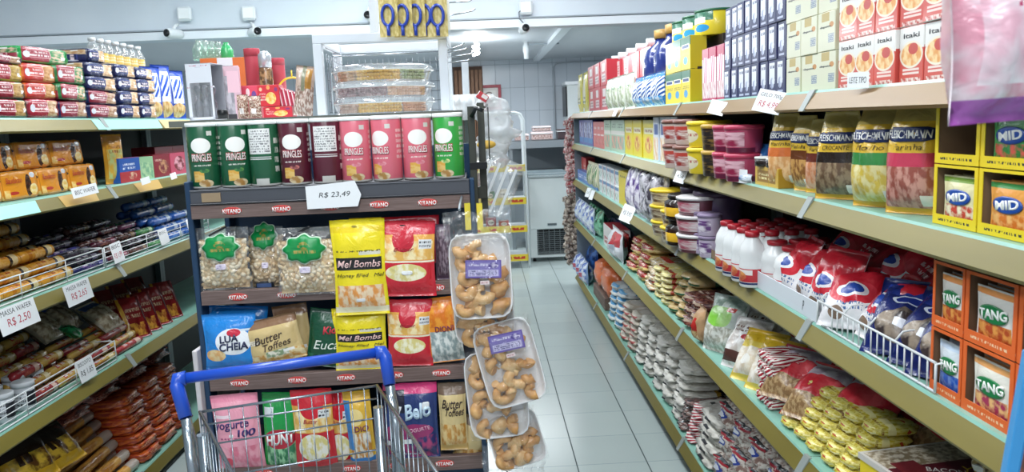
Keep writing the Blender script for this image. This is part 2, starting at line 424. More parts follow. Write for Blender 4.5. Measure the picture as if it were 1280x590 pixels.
# ================================================================== THE ROOM
def tile_mat(key, base, base2, grout, sx, sz, ox, oz, gx, gz, axes, rough=.25, grout2=None):
    m = bpy.data.materials.new(key); m.use_nodes = True; nt = m.node_tree; N = nt.nodes; L = nt.links; p = N['Principled BSDF']
    p.inputs['Roughness'].default_value = rough
    tc = N.new('ShaderNodeTexCoord'); sp = N.new('ShaderNodeSeparateXYZ'); L.new(tc.outputs['Object'], sp.inputs[0])
    def ma(op, a, b=None, c=None):
        n = N.new('ShaderNodeMath'); n.operation = op
        for i, x in enumerate((a, b, c)):
            if x is None: continue
            if isinstance(x, (int, float)): n.inputs[i].default_value = x
            else: L.new(x, n.inputs[i])
        return n.outputs[0]
    def lines(s, size, off, g):
        q = ma('DIVIDE', ma('SUBTRACT', s, off), size); d = ma('ABSOLUTE', ma('SUBTRACT', ma('FRACT', ma('ADD', q, .5)), .5))
        return ma('LESS_THAN', d, g/size/2), ma('FLOOR', q)
    a, ia = lines(sp.outputs[axes[0]], sx, ox, gx); b, ib = lines(sp.outputs[axes[1]], sz, oz, gz)
    wn = N.new('ShaderNodeTexWhiteNoise'); wn.noise_dimensions = '2D'; cb = N.new('ShaderNodeCombineXYZ'); L.new(ia, cb.inputs[0]); L.new(ib, cb.inputs[1]); L.new(cb.outputs[0], wn.inputs['Vector'])
    nz = N.new('ShaderNodeTexNoise'); nz.inputs['Scale'].default_value = 5; nz.inputs['Detail'].default_value = 5; L.new(tc.outputs['Object'], nz.inputs['Vector'])
    mix = lambda f, x, y: (lambda n: ([L.new(f, n.inputs[0])], [L.new(x, n.inputs[6]) if not isinstance(x, tuple) else setattr(n.inputs[6], 'default_value', x)],
                           [L.new(y, n.inputs[7]) if not isinstance(y, tuple) else setattr(n.inputs[7], 'default_value', y)], n.outputs[2])[3])(N.new('ShaderNodeMix'))
    def mixc(f, x, y):
        n = N.new('ShaderNodeMix'); n.data_type = 'RGBA'; L.new(f, n.inputs[0])
        for i, v in ((6, x), (7, y)):
            if isinstance(v, tuple): n.inputs[i].default_value = v
            else: L.new(v, n.inputs[i])
        return n.outputs[2]
    f = ma('ADD', ma('MULTIPLY', wn.outputs[0], .5), ma('MULTIPLY', nz.outputs[0], .5))
    col = mixc(f, C(base), C(base2)); col = mixc(b, col, C(grout2 or grout)); col = mixc(a, col, C(grout))
    L.new(col, p.inputs['Base Color'])
    g = ma('MAXIMUM', a, b); r = ma('ADD', ma('MULTIPLY', g, .5), rough); L.new(r, p.inputs['Roughness'])
    bp = N.new('ShaderNodeBump'); bp.inputs['Strength'].default_value = .4; bp.inputs['Distance'].default_value = .002; bp.invert = True
    L.new(g, bp.inputs['Height']); L.new(bp.outputs[0], p.inputs['Normal'])
    return m
def slab(name, x0, x1, y0, y1, z0, z1, m):
    b = MB(); b.box(x0, x1, y0, y1, z0, z1, m); return struct(name, b.mesh(name))
M_floor = tile_mat('floor tiles', 'b4c0be', 'a9b6b5', '3c4a4a', .3187, .3187, .3656, 4.352, .0055, .0035, (0, 1), .22, '78888a')
M_wtile = tile_mat('wall tiles', 'c4ccd4', 'b9c2cc', '8794a0', .195, .316, .03, .10, .005, .005, (0, 2), .2)
M_wtile2 = tile_mat('side wall tiles', 'c4ccd4', 'b9c2cc', '8794a0', .195, .316, .03, .10, .005, .005, (1, 2), .2)
M_white = mat('white paint', 'dfe7ee', .55, grain=('d3dde6', 1.2))
M_ceil = mat('ceiling boards', 'c9cfd4', .35, grain=('bfc6cc', .6, (3, .3, 1)))
slab('floor', -4.7, 4.7, -2.5, 11.1, -.05, 0, M_floor)
slab('wall_back', -4.7, 4.7, 11, 11.1, 0, 2.9, M_wtile)
slab('wall_left', -4.7, -4.6, -2.5, 11, 0, 3, M_wtile2)
slab('wall_right', 4.6, 4.7, -2.5, 11, 0, 3, M_wtile2)
slab('ceiling', -4.7, 4.7, -2.5, 6.0, 2.9, 3.0, M_white)
slab('ceiling', -4.7, 4.7, 6.15, 11, 2.37, 2.45, M_ceil)
slab('wall_bulkhead', -4.6, 4.6, 6.0, 6.15, 2.235, 2.9, M_white)
slab('trim_1', -4.6, 4.6, 5.985, 5.999, 2.235, 2.292, mat('white trim', 'e6edf3', .4))
slab('trim_2', -4.6, 4.6, 5.975, 5.999, 2.296, 2.306, mat('grey conduit', '9aa4ac', .4))
slab('trim_3', .74, .82, 6.15, 10.9, 2.33, 2.37, mat('white trim', 'e6edf3', .4))
b = MB(); b.tube([(1.02, 10.985, .3), (1.02, 10.985, 2.25), (1.06, 10.985, 2.3), (1.3, 10.985, 2.31), (2.2, 10.985, 2.31)], .011, mat('wall conduit', 'a7b0b8', .5))
struct('trim_4', b.mesh('conduit'))
b = MB(); M_wood_dark = mat('brown wood strips', '7a5138', .5, grain=('936a4c', 30, (8, 8, .4)))
for i in range(7): b.box(-.33+i*.055, -.33+i*.055+.04, 10.9, 10.95, .02, 2.25, M_wood_dark)
b.box(-.35, .05, 10.95, 10.99, .02, 2.3, mat('door recess wood', '5b3f30', .6)); struct('door_1', b.mesh('door'))

# security cameras, junction boxes and lamps on the bulkhead ---------------------------
M_plw = mat('white plastic', 'e8edf0', .35); M_blk = mat('black plastic', '15171a', .3)
def bcam(px, py, yaw, label, Y=5.93, cable=None):
    p = onY(px, py, Y); t = link('security_camera', None, None, p, (0, 0, R(yaw))); tag(t, label, 'camera', 'cameras on the white bulkhead')
    b = MB(); b.lathe([(.0, -.07), (.030, -.07), (.034, -.05), (.034, .05), (.028, .06), (0, .06)], M_plw, 16, Matrix.Rotation(PI/2, 4, 'X')); link('housing', b.mesh('housing'), t)
    b = MB(); b.lathe([(0, .062), (.026, .062), (.027, .068), (0, .068)], M_blk, 16, Matrix.Rotation(PI/2, 4, 'X')); l = link('lens', b.mesh('lens'), t)
    b = MB(); b.tube([(0, 0, .03), (0, .02, .055), (0, .05, .07)], .011, M_plw); link('bracket', b.mesh('bracket'), t)
    if cable:
        b = MB(); b.tube(cable, .004, mat('grey cable', '5a6068', .5)); link('cable', b.mesh('cable'), t)
bcam(217, 42, -25, 'white bullet camera at the left end under its box, above the navy cracker packs')
bcam(318, 40, 35, 'white bullet camera above the red tubes, lens turned right')
bcam(655, 36, 8, 'white bullet camera right of the hanging lamp, cable looping up', cable=[(0, 0, .04), (-.03, 0, .07), (-.03, .02, .12), (.01, .03, .15)])
bcam(461, 20, 0, 'small dark camera left of the hanging cards', Y=5.9)
for px, py, lb in ((232, 18, 'white square junction box left end of the bulkhead'), (312, 17, 'white square junction box above the camera over the red tubes'), (657, 10, 'white square junction box right of the hook rods')):
    p = onY(px, py, 5.99); b = MB(); b.box(-.05, .05, -.045, 0, -.05, .05, M_plw); o = link('junction_box', b.mesh('junction_box', bevel=.012), None, p); tag(o, lb, 'junction box', 'junction boxes on the bulkhead')
    b = MB(); b.box(-.035, .035, -.05, -.045, -.035, .035, mat('off-white cover', 'f2f5f6', .3)); link('cover', b.mesh('cover'), o)
# lit compact lamp
p = onY(595, 62, 8.0); t = link('hanging_lamp', None, None, (p.x, p.y, 2.37)); tag(t, 'lit white spiral bulb hanging from the rear ceiling', 'lamp')
b = MB(); b.lathe([(.045, 0), (.045, -.02), (.02, -.035), (.02, -.05)], M_plw, 16); link('ceiling_rose', b.mesh('rose'), t)
M_glow = mat('glowing tube', 'f4fbff', .4, emit=26)
b = MB(); b.tube([(.028*math.cos(a*.5), .028*math.sin(a*.5), -.06-.0032*a) for a in range(0, 34)], .011, M_glow, 8); link('bulb', b.mesh('bulb'), t)
l = bpy.data.lights.new('bulb_light', 'POINT'); l.energy = 20; l.color = (.93, .98, 1); l.shadow_soft_size = .07; o = bpy.data.objects.new('bulb_light', l); COL.objects.link(o); o.location = (p.x, p.y, 2.14)
p = onY(658, 66, 8.6); t = link('ceiling_spot', None, None, (p.x, p.y, 2.37)); tag(t, 'unlit white cylinder spot hanging from rear ceiling right of the lit bulb', 'lamp')
b = MB(); b.lathe([(.025, 0), (.025, -.03), (.035, -.035), (.035, -.10), (.028, -.11), (.028, -.17), (.0, -.175)], M_plw, 16); link('lamp_body', b.mesh('spot'), t)
b = MB(); b.box(.02, .35, -.01, .01, -.03, -.015, mat('grey conduit', '9aa4ac', .4)); link('cable_duct', b.mesh('duct'), t)
# red framed picture
p = onY(611.5, 122, 10.99); t = link('framed_picture', None, None, p); tag(t, 'square red framed certificate on the tiled back wall', 'picture')
b = MB(); M_rf = mat('red frame', 'a03040', .4)
for x0, x1, z0, z1 in ((-.165, .165, .13, .17), (-.165, .165, -.17, -.13), (-.165, -.125, -.13, .13), (.125, .165, -.13, .13)): b.box(x0, x1, -.025, 0, z0, z1, M_rf)
link('frame', b.mesh('frame', bevel=.003), t)
b = MB(); b.box(-.127, .127, -.012, -.004, -.132, .132, mat('certificate', 'd9d3cf', .5, regions=[('r', .5, .5, .36, .36, 'e9e4df'), ('o', .5, .52, .27, .27, '6d5b58'), ('o', .5, .52, .22, .22, 'e2dad5'), ('N', .5, .52, .14, .14, '5a4a48', 'e2dad5'), ('t', .5, .18, .3, .05, '6d5b58', 1)])); link('certificate', b.mesh('certificate'), t)

# steel counter, freezer and wire rack at the back --------------------------------------
M_steel = mat('brushed steel', '9aa2a8', .35, .7); M_dsteel = mat('dark counter top', '30343a', .3)
t = link('steel_counter', None, None, (0, 0, 0)); tag(t, 'steel counter with dark top and open shelves against the back wall', 'counter')
b = MB(); b.box(.30, 2.2, 9.5, 10.3, 1.235, 1.30, M_dsteel); b.box(.30, 2.2, 9.48, 9.5, 1.22, 1.305, M_steel); link('counter_top', b.mesh('top'), t)
b = MB(); b.box(.33, 2.15, 9.55, 10.25, .90, .93, M_steel); link('shelf', b.mesh('shelf'), t)
b = MB(); b.box(.33, 2.15, 10.22, 10.25, .1, 1.235, mat('grey panel', '8b949a', .5)); link('back_panel', b.mesh('back'), t)
b = MB(); b.box(.33, 2.15, 9.6, 10.2, .12, .7, mat('grey panel', '8b949a', .5)); link('base_cabinet', b.mesh('base'), t)
for x in (.32, 1.05, 2.12):
    b = MB(); b.box(x, x+.04, 9.52, 9.56, 0, 1.235, M_steel); link('leg', b.mesh('leg'), t)
for i, (x0, x1, hh, dark) in enumerate(((.40, .57, .08, 0), (.60, .86, .10, 0), (.62, .84, .06, 0), (.92, 1.08, .12, 1))):
    z = 1.31 + (.105 if i == 2 else 0)
    b = MB(); mt = mat('pastry tray clear lid', 'b9a8a8', .25, regions=[('n', .5, .4, .45, .3, '6b4038', 'c9b8b4')]) if not dark else mat('dark pastry box', '3b2f33', .4)
    b.box(x0, x1, 9.6, 9.85, z, z+hh, mt); o = link('pastry_tray', b.mesh('tray', bevel=.008), None)
    tag(o, ['clear plastic pastry tray at left end of the counter top', 'clear plastic pastry tray, lower of the pair on the counter', 'clear plastic pastry tray stacked on top of another on the counter', 'dark pastry box at the right on the counter top'][i], 'tray', 'pastry trays on the back counter')
    b = MB(); b.box(x0-.005, x1+.005, 9.595, 9.855, z+hh*.75, z+hh*.82, mat('tray rim', 'dfe3e6', .2)); link('rim', b.mesh('rim'), o)

t = link('chest_freezer', None, None, (.68, 8.6, 0)); tag(t, 'white chest freezer with black grille below, at the end of the aisle', 'freezer')
M_frz = mat('freezer enamel', 'd5dcdc', .3, grain=('cbd3d3', 2))
b = MB(); b.box(-.195, .24, 0, .62, .36, .93, M_frz); link('body', b.mesh('body', bevel=.01), t)
b = MB(); b.box(-.205, .25, -.01, .63, .93, .955, mat('freezer rim', 'aab4b8', .3)); b.box(-.20, .245, 0, .62, .955, .975, mat('glass lid', '8fa0a6', .08)); link('lid', b.mesh('lid', bevel=.004), t)
b = MB(); b.box(-.195, -.12, 0, .6, .07, .36, M_frz); b.box(.215, .24, 0, .6, .07, .36, M_frz); b.box(-.12, .215, .25, .6, .07, .36, M_blk); b.box(-.195, .24, -.005, .6, .05, .075, M_frz); link('base', b.mesh('base'), t)
b = MB()
for i in range(12): b.box(-.118, .213, .004, .012, .085+i*.022, .089+i*.022, mat('grille wire', '8a9296', .4, .6))
for i in range(6): b.box(-.11+i*.06, -.105+i*.06, .0, .008, .08, .35, mat('grille wire', '8a9296', .4, .6))
link('grille', b.mesh('grille'), t)
b = MB(); b.box(0, .1, -.004, 0, .40, .425, mat('freezer badge', '6f7b80', .3, .5)); link('badge', b.mesh('badge'), t)
for x in (-.15, .2):
    b = MB(); b.lathe([(.02, 0), (.02, .05)], M_blk, 12); link('caster', b.mesh('caster'), t, (x, .08, 0))

t = link('wire_rack', None, None, (0, 0, 0)); tag(t, 'tall white metal rack with yellow edged shelves behind the snack stand', 'rack')
M_rackw = mat('white rack tube', 'dfe5e8', .35)
x1 = onY(660, 300, 8.45).x; xt = x1
for yy in (8.3, 8.7):
    b = MB(); zt = onY(655, 140, 8.3).z
    b.tube([(-.45, yy, 0), (-.45, yy, zt-.08), (-.41, yy, zt-.02), (-.35, yy, zt), (x1-.1, yy, zt), (x1-.04, yy, zt-.02), (x1-.01, yy, zt-.08), (x1, yy, 0)], .013, M_rackw, 8); link('frame', b.mesh('frame'), t)
M_rlip = mat('yellow shelf strip', 'e0c83c', .4, regions=[('t', .5, .5, .5, .35, 'c23a2c', 1)])
for i, py in enumerate((208, 249, 284, 320)):
    z = onY(650, py, 8.3).z
    b = MB(); b.box(-.44, x1-.012, 8.3, 8.7, z-.02, z, mat('rack shelf', 'c9d0d4', .4)); f = link('shelf', b.mesh('shelf'), t)
    b = MB(); b.box(-.44, x1-.012, 8.28, 8.3, z-.05, z+.02, M_rlip); link('price_strip', b.mesh('strip'), f)
    kinds = [('b5432f', 'red'), ('2f7a46', 'green'), ('d9c9a8', 'cream'), ('9c2f2f', 'dark red')]
    if i < 3:
        for j in range(5):
            c, nm = kinds[(i*2+j) % 4]
            b = MB(); b.box(-.055, .055, -.06, .06, 0, .06+.02*((i+j) % 3), mat('rack packet '+nm, c, .35, regions=[('o', .5, .5, .3, .3, 'f0e8d8'), ('t', .5, .5, .25, .15, '333333', 1)]))
            o = link('snack_packet', b.mesh('packet', bevel=.006), None, (-.35+j*.13*1.05, 8.45, z)); tag(o, f'{nm} snack packet on the white rack, {ORD[j]} from left on the {["top", "second", "third"][i]} shelf', 'packet', 'packets on the white rack')
# white appliance seen over the far shelf end
p = onY(719, 120, 10.6); t = link('wall_cabinet', None, None, (p.x, 10.5, 0)); tag(t, 'white wall cabinet with black side at the back, beyond the red strips', 'cabinet')
zt = onY(719, 102, 10.6).z; b = MB(); b.box(-.12, .5, 0, .45, zt-.5, zt-.04, M_frz); link('body', b.mesh('body', bevel=.01), t)
b = MB(); b.box(-.14, .52, -.01, .46, zt-.04, zt, M_plw); link('top', b.mesh('top'), t)
b = MB(); b.box(-.135, -.12, .0, .44, zt-.45, zt-.06, M_blk); link('side_panel', b.mesh('side'), t)

# ================================================================== SHELVING
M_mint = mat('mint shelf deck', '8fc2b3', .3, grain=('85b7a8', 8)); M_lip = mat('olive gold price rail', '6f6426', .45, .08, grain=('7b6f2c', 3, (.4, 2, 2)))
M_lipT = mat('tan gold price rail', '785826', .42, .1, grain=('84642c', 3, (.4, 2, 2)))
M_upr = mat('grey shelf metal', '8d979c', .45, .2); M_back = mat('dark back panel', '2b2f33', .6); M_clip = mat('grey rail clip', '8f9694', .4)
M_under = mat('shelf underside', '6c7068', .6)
def bay(side, y0, y1, label, feet=True, group=None, end=False, rail=None):
    L = y1-y0; yc = (y0+y1)/2; D = .43
    t = link('shelving_unit', None, None, side.at(yc, 0, 0), (0, 0, side.rz)); tag(t, label, 'shelving', group)
    for i, z in enumerate(side.lv):
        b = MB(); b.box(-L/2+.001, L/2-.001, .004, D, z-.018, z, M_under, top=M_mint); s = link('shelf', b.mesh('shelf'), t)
        b = MB(); mm = M_lipT if i == 0 and side.sgn > 0 else M_lip
        P3 = [(0, z+.001), (-.003, z-.005), (-.030, z-.045), (-.026, z-.052), (.004, z-.018), (.012, z+.001)]
        va = [b.bm.verts.new((-L/2+.001, y, zz)) for y, zz in P3]; vb = [b.bm.verts.new((L/2-.001, y, zz)) for y, zz in P3]
        n = len(P3)
        for q in range(n):
            b.face((va[q], vb[q], vb[(q+1) % n], va[(q+1) % n]), M_mint if q in (0, n-1) else mm, ((0, 0), (1, 0), (1, 1), (0, 1)))
        b.face(list(reversed(va)), mm); b.face(vb, mm)
        link('price_rail', b.mesh('rail'), s)
        b = MB(); xs = L/2 if side.sgn > 0 else -L/2
        for e in (xs,):
            v = [b.bm.verts.new(q) for q in ((e-.016, -.004, z+.003), (e+.016, -.004, z+.003), (e+.016, -.034, z-.050), (e-.016, -.034, z-.050), (e-.016, .004, z+.003), (e+.016, .004, z+.003), (e+.016, -.026, z-.05), (e-.016, -.026, z-.05))]
            for q in ((3, 2, 1, 0), (4, 5, 6, 7), (0, 1, 5, 4), (2, 3, 7, 6), (1, 2, 6, 5), (3, 0, 4, 7)): b.face([v[k] for k in q], M_clip)
        link('rail_clip', b.mesh('clip'), s)
    b = MB(); b.box(-L/2+.002, L/2-.002, D, D+.02, .08, side.lv[0]+.02, M_back); link('back_panel', b.mesh('back'), t)
    for e in (-L/2+.015, L/2-.015):
        b = MB(); b.box(e-.014, e+.014, D-.03, D, 0, side.lv[0]+.04, M_upr); link('upright', b.mesh('upright'), t)
        b = MB(); b.box(e-.014, e+.014, .02, D, side.lv[4]-.075, side.lv[4]-.019, M_upr); f = link('base_arm', b.mesh('arm'), t)
    for e in (-L/2+.12 if side.sgn > 0 else -L/2+.05, L/2-.04):
        b = MB(); b.lathe([(.026, 0), (.026, .006), (.012, .012), (.008, .014), (.008, side.lv[4]-.07), (.018, side.lv[4]-.065), (.018, side.lv[4]-.02)], M_blk, 12); link('foot', b.mesh('foot'), t, (e, .055, 0))
    if end:
        b = MB(); e = -L/2; b.box(e-.012, e-.001, .0, D+.02, .06, side.lv[0]+.0, mat('grey end panel', '76838e', .5)); link('end_panel', b.mesh('end'), t)
    return t
rb = [.67, 2.02, 3.37, 4.72, 6.07, 7.32]
rl = ['nearest bay of the right shelving, beside the camera', 'right shelving bay with the crumb bags and sugar bags', 'right shelving bay with the white bottles and navy cartons', 'right shelving bay with yellow boxes and flour bags', 'farthest bay of the right shelving, red strips on its end']
for i in range(5): bay(RS, rb[i], rb[i+1], rl[i], group='right shelving bays', end=(i == 4))
for i, (y0, y1) in enumerate(((2.02, 3.37), (3.37, 4.72), (4.72, 6.07))):
    bay(LS, y0, y1, ['nearest bay of the left shelving with wire guards', 'middle bay of the left shelving beside the snack stand', 'far bay of the left shelving hidden behind the snack stand'][i], group='left shelving bays')
# worn mint film patches on the left rails
def rail_patch(side, lv, a, b_, key, col, lo=0., hi=1.):
    z = side.lv[lv]; Ya, Yb = side.Y(a, z), side.Y(b_, z); b = MB(); yc = (Ya+Yb)/2; L = abs(Ya-Yb)
    p0, p1 = (-.0042, z-.005), (-.0312, z-.045)
    q = lambda x, k, o=0: (x, p0[0]+(p1[0]-p0[0])*k-.001, p0[1]+(p1[1]-p0[1])*k-.0005)
    v = [b.bm.verts.new(q(*a)) for a in ((-L/2, lo), (-L/2+.015 if side.sgn > 0 else -L/2, hi), (L/2-.0 if side.sgn > 0 else L/2-.02, hi), (L/2, lo))]
    b.face(v, mat(key, col, .3)); o = link('rail_sticker', b.mesh('sticker'), None, side.at(yc, 0, 0), (0, 0, side.rz)); return o
for lv, a, c, k, col, lb in ((0, 112, 196, 'mint film', '9fdccb', 'mint plastic film on top left price rail under the navy packs'), (1, -40, 42, 'mint film', '9fdccb', 'mint plastic film at the left end of second left rail'),
                         (1, 70, 116, 'orange sticker', 'c9a45a', 'faded orange label on second left rail under its white card'), (1, 165, 196, 'orange sticker', 'c9a45a', 'faded orange label on second left rail below the blue chocolate'), (0, 197, 236, 'tan sticker', 'c9b684', 'tan plastic film at the far end of the top left price rail')):
    tag(rail_patch(LS, lv, a, c, k, col), lb, 'label', 'stickers on the left rails')

# central gondola behind the stand
t = link('central_gondola', None, None, (0, 0, 0)); tag(t, 'double sided aisle shelving behind the snack stand, carrying the party goods', 'shelving')
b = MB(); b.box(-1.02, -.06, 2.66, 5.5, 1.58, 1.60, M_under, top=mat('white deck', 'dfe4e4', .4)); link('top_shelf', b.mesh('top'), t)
b = MB(); b.box(-.56, -.52, 2.7, 5.48, .08, 1.58, M_back); link('back_panel', b.mesh('back'), t)
for z in (.11, .5, .85, 1.2):
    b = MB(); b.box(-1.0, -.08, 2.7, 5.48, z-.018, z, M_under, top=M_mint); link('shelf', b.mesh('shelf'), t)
for x in (-.98, -.10):
    for y in (2.72, 3.9, 5.46):
        b = MB(); b.box(x-.015, x+.015, y-.015, y+.015, 0, 1.58, M_upr); link('upright', b.mesh('upright'), t)

# ================================================================== SNACK STAND
YD = 1.93
M_navy = mat('navy stand metal', '24405e', .4, .2); M_dgrey = mat('dark grey stand lip', '4c4e55', .4); M_lipwood = mat('grey brown wood strip', '7a6661', .5, grain=('67544f', 40, (.4, 3, 12)))
M_redo = mat('red badge', 'c8403c', .4); M_cream = mat('white lettering', 'f6f4f0', .45)
zA0 = onY(400, 231, YD).z; zAs1 = onY(400, 249.5, YD).z; zAs0 = onY(400, 267, YD).z
tiers = [('A', zAs1, zAs0)] + [(n, onY(px, a, YD).z, onY(px, c, YD).z) for n, px, a, c in (('B', 300, 361, 379), ('C', 520, 457, 475), ('D', 520, 570, 588))]
stand = link('snack_stand', None, None, (-.37, 2.1, 0)); tag(stand, 'navy metal snack stand with brown wood strips and red badges, in the aisle centre', 'display stand')
def st(name, me): o = link(name, me, stand); o.matrix_parent_inverse = Matrix.Identity(4); o.location = (.37, -2.1, 0); return o
X0, X1 = -.705, -.035
T_kit = text_mesh('KITANO', .043, .0105, M_cream, bold=.02)
for n, z1, z0 in tiers:
    b = MB(); b.box(X0+.01, X1-.01, YD+.012, 2.24, z1-.03, z1-.012, M_dgrey); sh = st('shelf', b.mesh('shelf'))
    if n == 'A':
        b = MB(); b.box(X0, X1, YD-.006, YD+.010, zAs1+.002, zA0, M_dgrey); b.box(X0, X1, YD-.012, YD+.010, zAs1-.001, zAs1+.003, M_blk)
        b.box(X0, X1, YD-.008, YD+.010, zA0-.004, zA0, mat('lip edge', '6a6c72', .3)); link('shelf_lip', b.mesh('lip', bevel=.001), sh)
        b = MB(); b.box(X0+.01, X1-.01, YD+.012, 2.24, zA0-.012, zA0-.004, M_dgrey); st('shelf', b.mesh('shelf'))
        b = MB(); b.box(X0+.028, X0+.073, YD-.009, YD-.0062, zAs1+.006, zA0-.008, mat('tan tape', '9a8468', .6)); link('tape', b.mesh('tape'), sh)
    b = MB(); b.box(X0+(.004 if n != 'A' else 0), X1, YD-.01, YD+.010, z0, z1-.002, M_lipwood); link('wood_strip', b.mesh('strip', bevel=.001), sh)
    zc = (z0+z1)/2
    for px in ({'A': (291, 353, 414, 475, 535), 'B': (299, 360, 430, 545), 'C': (300, 372, 433, 493, 552), 'D': (330, 440, 497, 556)}[n]):
        x = onY(px, 260 if n == 'A' else 370 if n == 'B' else 465 if n == 'C' else 578, YD).x
        bd = link('badge', patch_mesh('oval', .048, .0185, M_redo), sh, (x, YD-.0102, zc)); b = MB()
        b.face([b.bm.verts.new(q) for q in ((-.012, 0, .004), (.012, 0, .004), (0, 0, .012))], M_redo); bd['label'] = 'red oval maker badge'
        link('lettering', T_kit, sh, (x, YD-.0107, zc-.001))
for x0, x1, y0 in ((X0-.014, X0, YD+.0), (X1, X1+.012, YD+.0)):
    b = MB(); b.box(x0, x1, y0, y0+.05, .04, zA0+.02 if x0 < -.5 else zA0+.0, M_navy); b.box(x0, x1, 2.2, 2.245, .04, 1.5, M_navy); st('side_post', b.mesh('post', bevel=.002))
b = MB(); b.box(X0-.01, X1+.01, 2.246, 2.258, .06, 1.5, M_navy); st('back_panel', b.mesh('back'))
b = MB(); b.box(X0-.01, X1+.01, YD-.01, 2.258, .0, .10, M_dgrey); st('plinth', b.mesh('plinth'))
# two dark posts with the lever at the right corner
b = MB(); M_post = mat('charcoal post', '33352f', .4, grain=('44463e', 20, (2, 2, .3)))
xa = onY(592, 200, 2.02).x
b.box(xa-.010, xa+.008, 2.0, 2.03, zAs0-.02, onY(592, 133, 2.02).z, M_post); b.box(xa+.014, xa+.032, 2.04, 2.07, zAs0-.02, onY(598, 128, 2.02).z, M_post)
b.box(xa-.010, xa+.034, 1.998, 2.06, onY(598, 205, 2.02).z-.012, onY(598, 205, 2.02).z+.006, M_blk)
b.box(X1, xa+.03, 2.03, 2.05, zAs0+.01, zAs0+.04, M_post)
st('corner_post', b.mesh('corner_post', bevel=.001))
b = MB(); zt = onY(596, 140, 2.0).z; b.tube([(xa+.0, 1.99, zt-.012), (xa+.012, 1.985, zt+.01), (xa+.03, 1.98, zt+.002)], .006, M_blk); st('hook', b.mesh('hook'))

# potato crisp cans ------------------------------------------------------------
CR_, CH = .0368, onY(410, 147, YD+.045).z-zA0
def can_kind(key, body, dark, back=False, flav='f0e6d0'):
    reg = [('r', .5, .022, .5, .022, 'c9c9c4')]
    if back: reg += [('r', .5, .72, .13, .20, 'e6e6e4'), ('t', .5, .72, .12, .18, '77787a', 9), ('r', .5, .44, .13, .008, 'dcdcda'), ('r', .5, .47, .13, .006, 'dcdcda'), ('r', .52, .08, .07, .05, 'd8d8d2'), ('t', .7, .5, .03, .3, 'e8e4da', 4)]
    else: reg += [('o', .5, .69, .105, .12, 'f5f3ee'), ('t', .5, .375, .09, .02, 'f1ece2', 1), ('n', .46, .20, .055, .085, 'e8b04a', 'f0c878'), ('N', .53, .09, .075, .06, 'b98a4a', 'e9d6ae'), ('N', .52, .29, .05, .035, flav, body),
                  ('r', .60, .88, .028, .035, 'd0cdc6'), ('t', .74, .6, .05, .25, 'e9e4da', 6), ('t', .27, .6, .05, .25, 'e9e4da', 6)]
    m = mat('can print '+key, body, .28, 0, reg, coat=.5)
    b = MB(); b.lathe([(CR_*.97, 0), (CR_, .003), (CR_, CH-.010), (CR_*.98, CH-.008)], m, 32, mats=[mat('can rim', 'c9c6c0', .25, .8), m, m, m])
    k = Kind('crisp_can', 'can', b.mesh('can'))
    b = MB(); wl = mat('white lid', 'eef0ee', .3); b.lathe([(CR_*1.02, CH-.010), (CR_*1.035, CH-.008), (CR_*1.035, CH-.001), (CR_*.99, CH), (CR_*.9, CH-.002)], wl, 32); k.part('lid', b.mesh('lid'))
    if not back:
        wrap = lambda x, z, d: Vector(((CR_+d+.0004)*math.sin(x/CR_), -(CR_+d+.0004)*math.cos(x/CR_), z))
        k.part('lettering', text_mesh('PRINGLES', .049, .0205, mat('red outline lettering', 'b2343c', .4), wrap, (0, CH*.475), bold=.045, ext=.0003))
        k.part('lettering', text_mesh('PRINGLES', .046, .0165, M_cream, wrap, (0, CH*.475), bold=.0, ext=.0008))
    return k
kg = can_kind('green', '1d5b3c', '123f2a', flav='5f9a4e'); kgb = can_kind('green back', '1d5b3c', '123f2a', True); km = can_kind('maroon', '5c1f30', '3f1420', flav='d07a70'); kmb = can_kind('maroon back', '5c1f30', '3f1420', True)
kp = can_kind('pink', 'dd6f7f', 'c05060', flav='e8a0a8'); kl = can_kind('lime', '35a344', '2a8a38', flav='e6e6a0')
cans = [(257, kg, 8, 'dark green crisp can at the left end of the row', 'g'), (296, kg, 20, 'dark green crisp can, second from the left', 'g'), (333, kgb, -8, 'dark green crisp can turned to its white nutrition panel', 'g'),
        (371, km, 0, 'maroon crisp can with its front logo showing', 'm'), (411, kmb, 4, 'maroon crisp can turned to its white nutrition panel', 'm'), (447, kp, 0, 'leftmost of the three pink crisp cans', 'p'),
        (486, kp, -24, 'middle of the three pink crisp cans, turned slightly left', 'p'), (524, kp, 6, 'rightmost of the three pink crisp cans', 'p'), (563, kl, -20, 'bright lime green crisp can at the right end', 'l')]
for px, k, ry, lb, g in cans:
    p = onY(px, 228, YD+.045); k.spawn((p.x, YD+.052, zA0), (0, 0, R(ry)), lb, 'crisp cans on the snack stand')
# gift price paper
p = onY(418, 243, YD-.012); card = mat('white paper', 'eef0f2', .7); ink = mat('black marker', '23252a', .6); redink = mat('red marker', 'b8384a', .6)
def price_card(p, wd, hh, texts, label, rz=0., tilt=0., group='handwritten price cards', mt=None, rx=0.):
    b = MB(); b.box(-wd/2, wd/2, 0, .0008, -hh/2, hh/2, mt or card)
    o = link('price_card', b.mesh('card'), None, p, (rx, tilt, rz)); tag(o, label, 'price card', group)
    for i, (s, cz, w, h, m) in enumerate(texts): link('handwriting', text_mesh(s, wd*w, hh*h, m, at=(0, hh*cz), shear=.15, ext=0), o)
    return o
b = MB(); W, H = .131, .062
v = [b.bm.verts.new(q) for q in ((-W/2, 0, -H/2), (W*.42, 0, -H/2), (W/2, 0, -H*.05), (W*.40, 0, H/2), (-W/2, 0, H*.38))]; b.face(v, card)
v = [b.bm.verts.new(q.co+Vector((0, .0008, 0))) for q in v]; b.face(list(reversed(v)), card)
